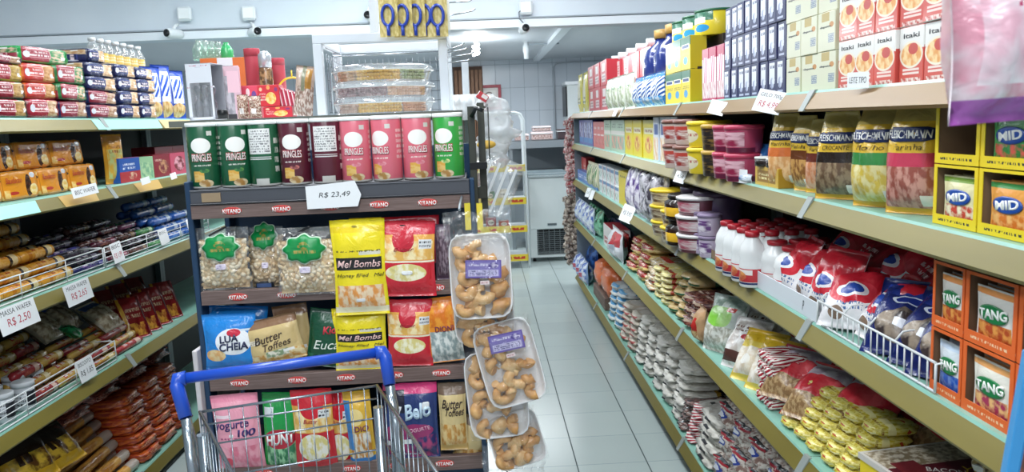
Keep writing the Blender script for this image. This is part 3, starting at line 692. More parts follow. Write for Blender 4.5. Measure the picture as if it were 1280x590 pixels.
o = link('price_card', b.mesh('card'), None, (p.x, YD-.022, p.z), (0, R(-1), 0)); tag(o, 'pointed white price paper R$ 23,49 taped below the crisp cans', 'price card')
link('handwriting', text_mesh('R$ 23,49', .075, .014, ink, at=(.002, .0), shear=.2, ext=0), o)

# ------------------------------------------------------------------ bags on the stand
def dbag(name, label, px0, py0, px1, py1, Y, m, texts=(), t=.045, tilt=0., seed=1, patches=(), group=None, cat='bag', rz=0., wr=.10, extra=None):
    cx, cy = (px0+px1)/2, (py0+py1)/2
    w = (onY(px1, cy, Y)-onY(px0, cy, Y)).length; p = onY(cx, py1, Y); h = (onY(cx, py0, Y)-p).length
    me, sf = bag_mesh(w, h, t, m, seed, wr=wr); o = link(name, me, None, p, (0, R(tilt), R(rz))); tag(o, label, cat, group)
    for s, x, z, tw, thh, c, *r in texts:
        sh = r[0] if r else 0; bo = r[1] if len(r) > 1 else .01; ro = r[2] if len(r) > 2 else 0
        link('lettering', text_mesh(s, w*tw, h*thh, c if not isinstance(c, str) else mat('ink '+c, c, .4), sf, (x*w, z*h), shear=sh, bold=bo, rotdeg=ro, ext=.0006), o)
    for nm, shp, x, z, pw, ph, pm, *r in patches: link(nm, patch_mesh(shp, w*pw, h*ph, pm, sf, (x*w, z*h), rot=r[0] if r else 0), o)
    return o, w, h, sf
G = 'ink '
def printed(key, base, reg, **k): return mat(key, base, k.pop('rough', .27), 0, reg, bump=k.pop('bump', .35), bscale=k.pop('bscale', 26), coat=.35)
# hanging / front row, tier B right
m_honey = printed('yellow honey bag', 'f2dc1e', [('r', .5, .90, .5, .03, 'e5c818'), ('r', .5, .55, .44, .065, '1c1a1c'), ('r', .72, .66, .2, .02, 'd8d4c0'), ('t', .5, .68, .42, .015, '6b6420', 1), ('n', .5, .19, .44, .135, 'e89a4c', 'f4d9b4', 10), ('r', .5, .06, .5, .03, 'f0e6c4')])
dbag('snack_bag', 'yellow honey snack bag with black band, hanging over the upper strip', 420, 274, 488, 393, YD-.028, m_honey, [('Mel Bombs', .0, .55, .8, .075, 'f3c9c4', .3), ('Honey filled   Mel', .02, .425, .86, .05, '3a3818', .3, 0)], .040, 0, 3, [('price_sticker', 'rect', .0, .17, .16, .035, card), ('hang_slot', 'oval', -.05, .93, .12, .02, M_blk)])
dbag('snack_bag', 'yellow bag half hidden behind the hanging honey bag', 440, 272, 480, 330, YD+.03, printed('yellow plain bag', 'e3cd2a', [('t', .5, .6, .4, .1, '8d7f22', 2)]), t=.03, seed=8)
m_red = printed('red caramel bag', 'cf2434', [('r', .5, .66, .5, .17, 'e9a94c'), ('n', .5, .62, .47, .12, 'e8b45a', 'f6e3b0', 6), ('r', .5, .90, .5, .075, 'cc2a3c'), ('o', .46, .76, .19, .16, 'c92236'), ('r', .5, .475, .5, .012, 'f4ead0'), ('N', .5, .33, .36, .115, 'e3d489', 'f6f0d0', 9), ('r', .84, .70, .11, .06, 'dfe2e4'), ('t', .84, .70, .10, .05, '2a2c33', 2), ('n', .14, .72, .12, .07, 'f0b060', 'f7e0b0', 8)])
m_red.name = 'red caramel bag'
RT = [('Butter', -.03, .64, .34, .05, 'b22030', .3)]
dbag('snack_bag', 'red sweets bag with yellow picture, hanging beside the honey bag', 472, 276, 546, 370, YD-.018, m_red, RT, .038, 2, 5, [('price_sticker', 'rect', .02, .33, .18, .05, card), ('hang_slot', 'oval', -.05, .94, .10, .02, M_blk)])
dbag('snack_bag', 'dark red bag behind the hanging red sweets bag', 480, 270, 552, 330, YD+.03, printed('crimson bag', 'ab1f30', [('t', .5, .7, .3, .1, 'e8c8a0', 2)]), t=.03, seed=9)
dbag('snack_bag', 'purple brown bag in the gap left of the top foam tray', 546, 280, 566, 350, YD+.02, printed('mauve bag', '6a5468', [('n', .5, .5, .4, .4, '8c7a86', '54424f', 8)]), t=.03, seed=10)
# clear nut bags
def nut_bag(label, px0, py0, px1, py1, Y, seed, fill=.8, sticker=True, st_z=.70):
    cx, cy = (px0+px1)/2, (py0+py1)/2
    w = (onY(px1, cy, Y)-onY(px0, cy, Y)).length; p = onY(cx, py1, Y); h = (onY(cx, py0, Y)-p).length; t = .055
    me, sf = bag_mesh(w, h, t, film('clear bag film', opac=.08, rough=.18, bump=.9, bscale=30, haze=.04), seed, wr=.16)
    o = link('nut_bag', me, None, p); tag(o, label, 'bag', 'clear nut bags on the snack stand')
    b = MB(); cs = [mat('blanched nut', 'ecd6ae', .6), mat('tan nut', 'dcbe92', .6), mat('pale nut', 'f2e4c8', .6)]; rnd = random.Random(seed)
    core, _ = bag_mesh(w*.90, h*fill*.98, t*.62, cs[1], seed, wr=.05); core.transform(Matrix.Translation((0, 0, h*.03)))
    b.bm.from_mesh(core); b.slot(cs[1]); b.uv = b.bm.loops.layers.uv.verify(); bpy.data.meshes.remove(core)
    nx, nz = int(w*.9/.0105), int(h*fill/.0095)
    for i in range(nx):
        for j in range(nz):
            x = -w*.46+(i+.5+rnd.uniform(-.35, .35)+.5*(j % 2))*w*.9/nx; z = h*.055+(j+.5+rnd.uniform(-.35, .35))*h*(fill)*.97/nz*.95
            if abs(x) > w*.455: continue
            y = sf(x, z, 0).y+.009+rnd.uniform(0, .003)
            M = Matrix.Rotation(rnd.uniform(0, 6), 4, 'Y') @ Matrix.Rotation(rnd.uniform(-1, 1), 4, 'X')
            b.blob((x, y, z), .0088, .0044, .0064, rnd.choice(cs), seed+i*7+j, .12, 1, M)
    c = link('nuts', b.mesh('nuts'), o); c['kind'] = 'stuff'
    if sticker:
        gm = mat('green sticker', '0d8a45', .35, regions=[('N', .5, .6, .16, .18, '9c8a3c', '0d8a45', 9), ('t', .5, .4, .30, .10, 'a99a50', 1)])
        link('sticker_edge', patch_mesh('star', w*.68, h*.41, mat('pale green', 'cfe8cf', .4), sf, (0, h*st_z), n=48, ext=.0012), o)
        link('green_sticker', patch_mesh('star', w*.64, h*.38, gm, sf, (0, h*st_z), n=48, ext=.0026), o)
        link('price_sticker', patch_mesh('rect', w*.18, h*.09, mat('pale sticker', 'ddd3e2', .5, regions=[('t', .5, .5, .4, .3, '8a7fa0', 2)]), sf, (w*.0, h*.40), ext=.0015), o)
        link('hang_slot', patch_mesh('rect', w*.34, h*.035, M_blk, sf, (-w*.06, h*.945), ext=.001, rot=.45), o)
zB = tiers[1][1]
nut_bag('clear bag of pale nuts with green sticker, leftmost on the upper shelf', 251, 284, 317, 362, YD+.008, 21)
nut_bag('clear nut bag set back between the two front nut bags', 314, 283, 360, 360, YD+.05, 22, .85, True, .86)
nut_bag('clear bag of pale nuts with green sticker, next to the yellow bag', 349, 284, 425, 368, YD-.020, 23)
b = MB(); q0 = onY(322, 358, YD+.03); b.box(-.022, .022, 0, .02, 0, .022, mat('dark pouch', '2c333c', .3)); o = link('small_pouch', b.mesh('pouch', bevel=.006), None, (q0.x+.015, YD+.035, zB-.012)); tag(o, 'small dark pouch lying under the middle nut bag', 'pouch')
b = MB(); b.box(-.018, .018, -.0006, 0, .006, .016, mat('blue print', '4a5f8c', .4)); link('print', b.mesh('print'), o)
# tier C
m_blue = printed('blue marshmallow bag', '1f86d8', [('o', .60, .52, .34, .24, 'f5f7fa'), ('N', .24, .28, .2, .11, 'e8b070', 'f2d6a0', 8), ('r', .5, .03, .5, .03, '1668b0'), ('r', .78, .72, .16, .02, 'd8e6f2'), ('o', .62, .68, .13, .07, 'd83048')])
dbag('snack_bag', 'bright blue bag with white round logo, left end of the middle shelf', 258, 392, 325, 460, YD-.002, m_blue, [('LUA', .02, .58, .34, .13, '2a2f52', .1, .03, 5), ('CHEIA', .10, .44, .52, .14, '2a2f52', .1, .03, 3)], .045, 0, 31)
dbag('snack_bag', 'second blue bag tucked behind the bright blue logo bag', 262, 382, 336, 440, YD+.05, m_blue, t=.04, seed=32, tilt=4)
m_but = printed('cream toffee bag', 'd8bd84', [('r', .5, .92, .5, .09, '8d6a4e'), ('r', .16, .55, .13, .05, 'f0e6d2'), ('t', .16, .55, .11, .04, '8a7350', 2), ('n', .5, .14, .5, .13, 'ead6a6', 'd49a48', 8), ('n', .55, .24, .2, .07, 'f6efdc', '8aa07a', 9), ('r', .76, .26, .10, .03, 'f4f2ee')])
BT = [('Butter', -.04, .60, .52, .17, '3b2a24', .35, .005, 6), ('Toffees', .08, .43, .50, .15, '3b2a24', .35, .0, 6)]
dbag('snack_bag', 'cream and brown toffee bag leaning left beside the blue bag', 314, 396, 386, 452, YD-.004, m_but, BT, .045, -11, 33)
dbag('snack_bag', 'cream toffee bag standing behind the leaning toffee bag', 352, 380, 396, 450, YD+.045, m_but, t=.04, seed=34, tilt=-6)
m_gr = printed('dark green mint bag', '0f4f33', [('o', .62, .62, .36, .13, '0f4f33'), ('n', .5, .12, .5, .12, '1f6a48', '0c3d28', 8), ('r', .5, .96, .5, .03, '0a3a26')])
dbag('snack_bag', 'dark green sweets bag between the toffee and yellow bags', 382, 386, 430, 458, YD+.012, m_gr, [('Kids', .12, .68, .45, .13, 'd83a4a', .2, .03, 10), ('Euca', .02, .42, .66, .15, 'e9f0e4', .3, .0, 5)], .04, 9, 35)
m_honey2 = m_honey
dbag('snack_bag', 'yellow honey bag with black band standing on the middle shelf', 420, 384, 487, 462, YD-.002, m_honey, [('Mel Bombs', .0, .55, .8, .075, 'f3c9c4', .3), ('Honey filled   Mel', .02, .425, .86, .05, '3a3818', .3, 0)], .045, 0, 36)
dbag('snack_bag', 'red and gold sweets bag right of the yellow bag, middle shelf', 485, 374, 542, 457, YD-.002, m_red, RT, .042, 2, 37)
m_or = printed('orange sweets bag', 'eb9226', [('n', .5, .74, .45, .17, 'f0a030', 'e07818', 6), ('n', .56, .26, .44, .24, 'dfe4e0', '8fa0a0', 7), ('r', .5, .95, .5, .03, 'd8781c')])
dbag('snack_bag', 'orange sweets bag with clear grey window, right end of middle shelf', 536, 371, 582, 452, YD+.004, m_or, [('DIONI', .05, .54, .50, .09, '7a1f4a', 0, .02)], .042, -4, 38)
# tier D
m_pink = printed('pink yogurt bag', 'f3a3b6', [('r', .5, .95, .5, .04, 'ee8fa8'), ('n', .5, .2, .46, .16, 'f4a8b8', 'e27890', 5), ('o', .28, .16, .1, .06, 'd8405a'), ('r', .24, .74, .18, .02, 'f8dfe6'), ('t', .5, .46, .36, .02, 'b0557a', 1)])
dbag('snack_bag', 'pink yogurt sweets bag at left end of the lowest shelf', 275, 492, 334, 588, YD-.004, m_pink, [('yogurte', -.08, .62, .74, .12, '3a2c6a', .1, .015, 3), ('100', .22, .53, .36, .09, '3a2c6a', .1, .03)], .045, -2, 41, [('price_sticker', 'rect', -.1, .5, .09, .035, card)])
m_gr2 = printed('green sweets bag', '1f9a48', [('n', .55, .22, .44, .2, '9ad0a0', '2f7a50', 8), ('r', .5, .95, .5, .03, '127a34'), ('r', .2, .77, .14, .06, 'e8eef0'), ('o', .5, .44, .46, .12, 'b32a3c')])
dbag('snack_bag', 'green sweets bag between pink and red bags, lowest shelf', 332, 490, 376, 588, YD+.006, m_gr2, [('HUNT', .02, .44, .84, .13, 'f2f4f0', .2, .03, 8)], .042, 2, 42)
m_red2 = printed('red arched sweets bag', 'cc2230', [('r', .5, .66, .5, .16, 'e9a94c'), ('n', .5, .64, .47, .13, 'e8b45a', 'f6e3b0', 6), ('o', .5, .82, .30, .16, 'cc2230'), ('N', .5, .32, .38, .17, 'e3d489', 'f4f0e4', 9), ('r', .80, .72, .13, .05, 'dfe2e4'), ('t', .80, .72, .12, .04, '2a2c33', 2)])
dbag('snack_bag', 'red sweets bag with gold picture, leftmost red one on lowest shelf', 372, 486, 424, 588, YD-.006, m_red2, RT, .042, -1, 43)
dbag('snack_bag', 'red sweets bag with gold picture, next to the yellow one on lowest shelf', 410, 488, 446, 588, YD+.02, m_red2, RT, .04, 1, 44)
m_yb = printed('yellow blue sweets bag', 'e3b43c', [('r', .5, .1, .5, .1, '2f7ac0'), ('o', .4, .7, .3, .1, 'f2d890'), ('n', .5, .35, .4, .16, 'e8e2d2', 'c98a3c', 8), ('r', .12, .6, .12, .3, '3a86c8'), ('r', .5, .95, .5, .03, 'c99a2c')])
dbag('snack_bag', 'yellow and blue sweets bag behind the trolley corner post', 440, 488, 474, 588, YD+.004, m_yb, [('DIO', .1, .56, .5, .07, '7a1f4a', 0, .02)], .04, -3, 45)
m_7b = printed('violet gum bag', '23366e', [('r', .5, .94, .5, .07, 'd63a78'), ('n', .5, .18, .46, .16, 'b03a70', '2c2c66', 6), ('o', .5, .40, .4, .09, '9a2f68'), ('r', .14, .78, .12, .14, '15152e'), ('r', .25, .26, .14, .03, 'eef0f2'), ('t', .3, .07, .26, .03, 'c9cde8', 1)])
dbag('snack_bag', 'navy and magenta sweets bag beside the trolley, lowest shelf', 496, 478, 551, 572, YD-.004, m_7b, [('7', -.36, .64, .12, .17, 'f4f4f8', .2, .03), ('Belo', .04, .66, .6, .2, 'cfe6f8', .2, .035, 8), ('IOGURTE', .06, .42, .5, .05, 'e8b0c8', 0, .01, 8)], .045, 0, 46, [('price_sticker', 'rect', .24, .72, .16, .1, card)])
dbag('snack_bag', 'violet bag partly hidden at the left of the navy magenta bag', 484, 480, 503, 575, YD+.02, m_7b, [], .035, 0, 47)
m_bt2 = printed('tan toffee bag', 'dcc48c', [('r', .5, .92, .5, .08, '7a6452'), ('n', .5, .24, .46, .18, 'e6c98c', 'c98f42', 6), ('r', .5, .05, .5, .05, 'cfa860')])
dbag('snack_bag', 'cream toffee bag at the right end of the lowest shelf', 551, 478, 586, 562, YD+.002, m_bt2, [('Butter', .0, .72, .74, .13, '3b2a24', .35), ('Toffees', .08, .6, .66, .11, '3b2a24', .35)], .042, 0, 48)
dbag('snack_bag', 'cream toffee bag lying in front on the lowest shelf under the trays', 562, 520, 600, 580, YD+.03, m_bt2, [], .05, 20, 49)
# white card panel hanging at the stand's left side
b = MB(); b.box(-.006, .006, -.0, .25, -.2, .07, mat('dull white card', 'cfc9cb', .6)); p = onY(252, 470, YD); o = link('side_card', b.mesh('side_card', bevel=.002), None, (X0-.022, YD-.02, p.z), (0, 0, R(-3))); tag(o, 'plain whitish card panel on the left side of the snack stand', 'card')

# ------------------------------------------------------------------ foam trays of fried snacks
M_foam = mat('white foam', 'f1f2f4', .6, bump=.05, bscale=300); M_fry = [mat('fried dough '+c, c, .42, grain=(d, 60), coat=.15, bump=.2, bscale=90) for c, d in (('e4b478', 'd29a5a'), ('ecc690', 'dba868'), ('dca868', 'c88e50'))]
M_wrap = film('cling wrap', opac=.05, rough=.1, bump=.9, bscale=26, haze=.015)
def foam_tray(px, py, wpx, hpx, Y, rot, seed, label, label_on=True, lab=(.18, .12), n=14, tilt=0):
    c = onY(px, py, Y); w = wpx/F_PX*Y*1.01; h = hpx/F_PX*Y*1.01
    t = link('snack_tray', None, None, c, (R(tilt), R(rot), 0)); tag(t, label, 'tray', 'wrapped foam trays of fried snacks'); rnd = random.Random(seed)
    def rr(k, z):  # rounded rectangle ring
        out = []
        for i in range(40):
            a = 2*PI*i/40; q = (abs(math.cos(a))**6+abs(math.sin(a))**6)**(-1/6)
            out.append(Vector((q*math.cos(a)*w/2*k[0], z, q*math.sin(a)*h/2*k[1])))
        return out
    b = MB(); prof = [((.80, .86), .014), ((.90, .93), .011), ((.96, .97), -.006), ((1., 1.), -.009), ((1., 1.), -.004), ((.93, .95), .014), ((.82, .87), .018)]
    rings = [[b.bm.verts.new(v) for v in rr(k, z)] for k, z in prof]
    for i in range(len(rings)-1):
        for j in range(40): b.face((rings[i][j], rings[i+1][j], rings[i+1][(j+1) % 40], rings[i][(j+1) % 40]), M_foam, None, True)
    b.face(rings[0], M_foam); b.face(list(reversed(rings[-1])), M_foam); link('foam_tray', b.mesh('foam'), t)
    pts = []
    for i in range(n):
        row_, col_ = divmod(i, 3); x = (col_-1)*w*.25+rnd.uniform(-.006, .006); z = -h*.36+row_*h*.175+rnd.uniform(-.006, .006)
        b = MB(); kind = rnd.random(); ang = rnd.uniform(0, PI); r0 = rnd.uniform(.010, .014); rad = rnd.uniform(.0105, .0135)
        if kind < .8:
            sp = rnd.uniform(2.0, 5.2)
            path = [(x+r0*1.25*math.cos(ang+sp*k/9), -.003-.004*math.sin(k*.7+i), z+r0*1.1*math.sin(ang+sp*k/9)) for k in range(10)]
            b.tube(path, rad*.8, M_fry[i % 3], 10, r2=rad*1.08)
        else: b.blob((x, -.001, z), .024, .013, .017, M_fry[i % 3], i, .35, 2, Matrix.Rotation(ang, 4, 'Y'))
        for v in b.bm.verts: v.co += Vector((0, noise.noise(v.co*120+Vector((i, 0, 0)))*.0016, noise.noise(v.co*90)*.0016))
        link('fried_snack', b.mesh('snack'), t)
    if label_on:
        lm = mat('violet label', '6c5aa8', .4, regions=[('r', .5, .5, .46, .42, '8375ba'), ('r', .5, .28, .42, .18, 'c9c2e4'), ('t', .5, .28, .38, .15, '4a3f80', 3), ('t', .4, .74, .3, .12, 'e6e0f4', 1), ('N', .78, .7, .14, .16, 'd8cfe8', '5a4a98', 8)])
        b = MB(); b.box(-w*.29, w*.29, -.0205, -.0200, -h*.105, h*.105, lm); link('paper_label', b.mesh('label'), t, (w*.05*(1 if rot < 5 else .4), 0, h*lab[0]), (0, R(3), 0))
        b = MB(); b.box(-w*.075, w*.075, -.0207, -.0202, -h*.022, h*.022, mat('pink white sticker', 'f2dede', .5, regions=[('t', .5, .5, .4, .3, 'b04050', 1)])); link('price_sticker', b.mesh('sticker'), t, (w*.06, 0, h*(lab[0]-.16)))
    def wf(a, c):
        u, v = 2*a-1, 2*c-1; up = max(0, v-.7)/.3
        y = -.0195*(1-abs(u)**5)*(1-abs(v)**7)-.002 + .004*noise.noise(Vector((u*3+seed, v*4, seed)))
        return Vector((u*w*(.515+.10*up*0), y, v*h*.515))
    b = MB(); b.grid(wf, 16, 20, M_wrap); link('plastic_wrap', b.mesh('wrap'), t)
    return t
def loose_film(px0, py0, px1, py1, Y, seed, amp=.02, name='wrap_top', m=None):
    a, c = onY(px0, py0, Y), onY(px1, py1, Y)
    def f(u, v): return Vector((a.x+(c.x-a.x)*u+.006*noise.noise(Vector((u*3, v*5, seed))), Y+amp*noise.noise(Vector((u*5, v*2.2, seed)))+amp*.6*noise.noise(Vector((u*13, v*3, seed+4))), c.z+(a.z-c.z)*v+.010*noise.noise(Vector((u*7, v, seed)))*(v > .6)))
    b = MB(); b.grid(f, 26, 18, m or film('crinkled film', opac=.10, rough=.14, bump=1., bscale=24, haze=.07)); return b.mesh(name)
T5 = foam_tray(645, 548, 68, 74, 1.80, -14, 55, 'lowest foam tray of fried snacks, tilted, under the others', False, n=9)
T4 = foam_tray(621, 492, 77, 116, 1.785, -4, 54, 'foam tray of fried snacks behind and left of the tilted labelled tray', False)
T3 = foam_tray(637, 453, 76, 112, 1.755, -13, 53, 'tilted foam tray with violet label, lower right of the top one', True, (.27, .12))
T2 = foam_tray(605, 388, 76, 84, 1.765, -1, 52, 'foam tray of fried snacks peeking out below the top tray', False, n=9)
T1 = foam_tray(601, 345, 77, 108, 1.72, -1, 51, 'topmost foam tray of fried snacks with violet label, facing forward', True, (.10, .12))
T1_top = link('bag_header', loose_film(553, 266, 640, 298, 1.705, 3), T1); T1_top.matrix_parent_inverse = Matrix.Identity(4); T1_top.matrix_world = Matrix.Identity(4)
bpy.context.view_layer.update(); T1_top.matrix_parent_inverse = T1.matrix_world.inverted()
h_ = link('bag_tail', loose_film(602, 555, 682, 600, 1.81, 9), T5); h_.matrix_parent_inverse = T5.matrix_world.inverted()
b = MB(); q = onY(575, 268, 1.72); b.tube([(q.x, 2.0, q.z+.02), (q.x, 1.75, q.z+.02), (q.x, 1.70, q.z+.012)], .003, M_steel); o = link('hanging_hook', b.mesh('hook'), None); tag(o, 'thin steel hook holding the wrapped trays off the stand', 'hook')
for px, nm in ((586, 'left'), (601, 'right')):
    q = onY(px, 298, 1.9); b = MB(); b.box(-.007, .007, 0, .004, -.03, .035, mat('yellow strip', 'e4cf3c', .45)); o = link('shelf_talker', b.mesh('strip'), None, (q.x, 1.905, q.z+.05)); tag(o, f'{nm} yellow plastic strip behind the top foam tray', 'strip', 'yellow strips at the stand corner')
# clear bags hanging behind the corner post
def clear_bag(px0, py0, px1, py1, Y, seed, tilt, label, stripes=False, haze=.12, m=None):
    w = (onY(px1, (py0+py1)/2, Y)-onY(px0, (py0+py1)/2, Y)).length; p = onY((px0+px1)/2, (py0+py1)/2, Y); h = (onY(px0, py0, Y)-onY(px0, py1, Y)).length
    b = MB(); fm = m or film('hazy bag film %g' % haze, opac=.10, rough=.2, bump=.9, bscale=14, haze=haze)
    b.grid(lambda u, v: Vector(((u-.5)*w, -.03*math.sin(PI*v)*math.sin(PI*u)+.03*noise.noise(Vector((u*4, v*2, seed))), (v-.5)*h)), 20, 20, fm)
    b.grid(lambda u, v: Vector(((u-.5)*w, .03+.03*math.sin(PI*v)*math.sin(PI*u)+.03*noise.noise(Vector((u*4, v*2, seed+3))), (v-.5)*h)), 20, 20, fm)
    o = link('plastic_bag', b.mesh('plastic_bag'), None, p, (0, R(tilt), 0)); tag(o, label, 'plastic bag', 'clear bags behind the snack stand')
    if stripes:
        for k in range(4):
            b = MB(); x = -.3*w+k*.2*w; b.box(x-.004, x+.004, -.036, -.034, -h*.46, h*.40, mat('milky stripe', 'e8ecee', .3)); link('white_stripe', b.mesh('stripe'), o)
    return o
clear_bag(592, 196, 646, 268, 2.5, 3, 24, 'clear striped plastic bag hanging at a slant behind the dark posts', True, .10)
p = onY(617, 165, 2.6); b = MB(); fm_ = film('puffy bag film', opac=.10, rough=.2, bump=1., bscale=18, haze=.42)
for q_, (dx, dz, rx_, rz_) in enumerate(((-.01, .06, .050, .050), (.012, .0, .062, .055), (-.012, -.06, .058, .050))): b.blob((dx, 0, dz), rx_, .045, rz_, fm_, q_+3, .35, 3)
o = link('plastic_bag', b.mesh('puffy_bag'), None, p); tag(o, 'puffy milky plastic bag above the slanting striped bag', 'plastic bag', 'clear bags behind the snack stand')
b = MB(); q0 = onY(597, 131, 2.05); b.tube([(q0.x, 2.05, q0.z), (q0.x+.02, 2.45, q0.z-.0), (onY(612, 126, 2.62).x, 2.74, onY(612, 126, 2.62).z)], .004, M_post, 6); b.tube([(onY(612, 126, 2.6).x, 2.60, onY(612, 126, 2.6).z-.002), (p.x, 2.6, p.z+.10)], .002, M_post, 5); b.tube([(q0.x+.03, 2.5, q0.z), (onY(612, 196, 2.5).x, 2.5, onY(612, 200, 2.5).z)], .002, M_post, 5); st('hanging_rod', b.mesh('rod'))
clear_bag(566, 118, 600, 150, 2.7, 7, 0, 'white plastic bag bundle right of the steel frame', False, .5)
p = onY(608, 181, 2.5); b = MB(); b.lathe([(.0, -.002), (.030, -.002), (.030, .002), (0, .002)], mat('yellow bread', 'd9b04a', .5), 20, Matrix.Scale(.45, 4, (0, 0, 1)) @ Matrix.Rotation(PI/2, 4, 'X')); o = link('bun_label', b.mesh('bun'), None, (p.x, 2.52, p.z)); tag(o, 'small yellow oval label on the puffy milky bag', 'label')
p = onY(603, 121, 2.55); b = MB(); b.box(-.018, .018, 0, .006, -.012, .012, mat('red tag', 'c83a44', .4, regions=[('r', .7, .7, .3, .3, 'f0e8e6')])); o = link('red_tag', b.mesh('tag', bevel=.002), None, p, (0, R(35), 0)); tag(o, 'small red and white tag above the puffy plastic bag', 'tag')

# ================================================================== PRODUCTS, RIGHT SHELVING
_tc = {}
def ttext(s, w, h, col, **k):
    key = (s, round(w, 4), round(h, 4), col, tuple(sorted(k.items())))
    if key not in _tc: _tc[key] = text_mesh(s, w, h, mat('ink '+col, col, .4), **k)
    return _tc[key]
def Mcarton(name, cat, side, front, reg=(), texts=(), top=None, key=None, rough=.35, cap=None, sreg=None):
    """front print spec in UV; texts = (string, x, z, width, height, colour)"""
    key = key or name+front
    mf = mat('print '+key, front, rough, 0, reg, coat=.25); ms = mat('side '+key, side, rough, 0, sreg or (), coat=.2); mt = mat('top '+key, top, rough) if top else None
    def f(w, d, h):
        k = Kind(name, cat, carton_mesh(w, d, h, ms, mf, mt))
        for s, x, z, tw, th, c, *r in texts: k.part('lettering', ttext(s, w*tw, h*th, c, shear=r[0] if r else 0., ext=.0003, bold=.01), (x*w, 0, z*h))
        if cap:
            b = MB(); b.lathe([(cap[0], 0), (cap[0], .012), (cap[0]*.8, .014)], mat('cap '+cap[1], cap[1], .35), 12); k.part('cap', b.mesh('cap'), (0, d*.5, h))
        return k
    return f
def Mvessel(name, cat, prof, mats, parts=(), n=20, sq=None):
    """profile in fractions of width/height; parts = (part name, profile, material)"""
    def f(w, d, h):
        r = w/2; b = MB(); b.lathe([(a*r, z*h) for a, z in prof], mats[0], n, mats=(mats if len(mats) > 1 else None), sq=sq); k = Kind(name, cat, b.mesh(name))
        k_off = r
        for nm, pr, mm in parts: b = MB(); b.lathe([(a*r, z*h) for a, z in pr], mm, n, sq=sq); k.part(nm, b.mesh(nm))
        return k
    return f
def Mbag(name, cat, m, texts=(), t=.05, seed=1, wr=.12, seal=.07, patches=()):
    def f(w, d, h):
        me, sf = bag_mesh(w, h, min(t, d), m, seed, wr=wr, nu=10, nv=14, seal=seal); k = Kind(name, cat, me)
        for s, x, z, tw, th, c, *r in texts: k.part('lettering', text_mesh(s, w*tw, h*th, mat('ink '+c, c, .4), sf, (x*w, z*h), shear=r[0] if r else 0, bold=r[1] if len(r) > 1 else .01, rotdeg=r[2] if len(r) > 2 else 0))
        for nm, shp, x, z, pw, ph, pm in patches: k.part(nm, patch_mesh(shp, w*pw, h*ph, pm, sf, (x*w, z*h)))
        return k
    return f
def Mbrick(name, cat, m, end=None, wr=.05, rnd=4.5, strap=None):
    def f(w, l, t, q=0): return Kind(name, cat, brick_mesh(w, l, t, m, end, seed=q*3+1, rnd=rnd, wr=wr))
    return f
SR = 'on the right top shelf'
# --- top shelf, far to near
row(RS, 0, 721, 733, 2, 92, 1, Mbag('snack_pouch', 'pouch', printed('yellow small pouch', 'dfcf3a', [('o', .5, .5, .3, .3, 'f2ecd0'), ('t', .5, .3, .3, .1, '4c7a3a', 2)]), t=.04), 'small yellow pouch at far end of the top right shelf', 'yellow pouches far end top right', depth=.05)
row(RS, 0, 733, 756, 3, 80, 2, Mcarton('powder_carton', 'carton', 'b92f3c', 'cf3a46', [('r', .5, .72, .2, .16, 'f2e8e6'), ('r', .5, .3, .28, .16, 'e7d4d4'), ('t', .5, .3, .25, .12, '7a2030', 2)], key='red far'), 'red and white carton, far top right shelf', 'red cartons far top right')
row(RS, 0, 752, 814, 6, 70, 2, Mcarton('towel_pack', 'pack', 'c23a44', 'd84450', [('r', .5, .5, .24, .45, 'f4f0ee'), ('t', .5, .6, .18, .2, 'c0303c', 4)], key='red towel'), 'red and white upright pack beneath the paper rolls', 'red packs under paper rolls', depth=.12, back=.09)
ppr = mat('tissue paper', 'f2f3f4', .8, bump=.1)
def mroll(w, d, h):
    b = MB(); M = Matrix.Translation((0, d/2, h/2)) @ Matrix.Rotation(PI/2, 4, 'X')
    r = h/2; b.lathe([(r*.3, -d/2), (r*.95, -d/2), (r, -d/2+.004), (r, d/2-.004), (r*.95, d/2), (r*.3, d/2)], ppr, 20, M, caps=False)
    b.lathe([(r*.3, d/2), (r*.3, -d/2)], mat('card core', 'b9a790', .8), 20, M, caps=False); return Kind('paper_roll', 'roll', b.mesh('paper_roll'))
zt = RS.Z(783, 70, .09)
row(RS, 0, 752, 814, 6, 60, 1, mroll, 'white paper roll on the red packs, top right', 'paper rolls top right', depth=.10, back=.09, z0=zt)
row(RS, 0, 757, 790, 4, 95, 1, Mbag('detergent_bag', 'bag', printed('pale green bag', 'dfe3d2', [('n', .5, .4, .4, .35, 'e8ead8', 'a8b48a', 5), ('o', .5, .7, .25, .1, '4c8a4a')]), t=.05), 'pale green and white bag before the red packs', 'pale green bags top right', depth=.06, back=.015)
row(RS, 0, 790, 826, 3, 94, 1, Mbag('detergent_bag', 'bag', printed('blue white detergent', '2f86d2', [('s', .5, .55, .5, .3, '1f4f9c', 'e8eef4', 3.0, .9), ('n', .5, .15, .45, .13, 'dcebf5', '4a9fe0', 6)]), t=.07), 'blue and white detergent bag beside the yellow cartons', 'blue detergent bags top right', depth=.09)
row(RS, 0, 788, 826, 3, 72, 1, Mbag('detergent_bag', 'bag', printed('white powder bag', 'e4e8ec', [('n', .5, .5, .4, .3, 'f2f4f6', 'b8c4d0', 5), ('t', .5, .7, .3, .08, 'c84a50', 2)]), t=.06, seed=4), 'whitish bag standing behind the blue detergent bags, top right shelf', 'whitish bags behind detergent', depth=.07, back=.14)
ycart = Mcarton('cleaning_carton', 'carton', 'd9bf1f', 'ecd32c', [('r', .5, .86, .5, .13, '1f6a4c'), ('r', .5, .70, .40, .07, 'f6f4ea'), ('r', .5, .70, .34, .045, '28427a'), ('o', .5, .28, .22, .12, '4aa0d8'), ('t', .5, .48, .36, .05, '5a4a14', 2)])
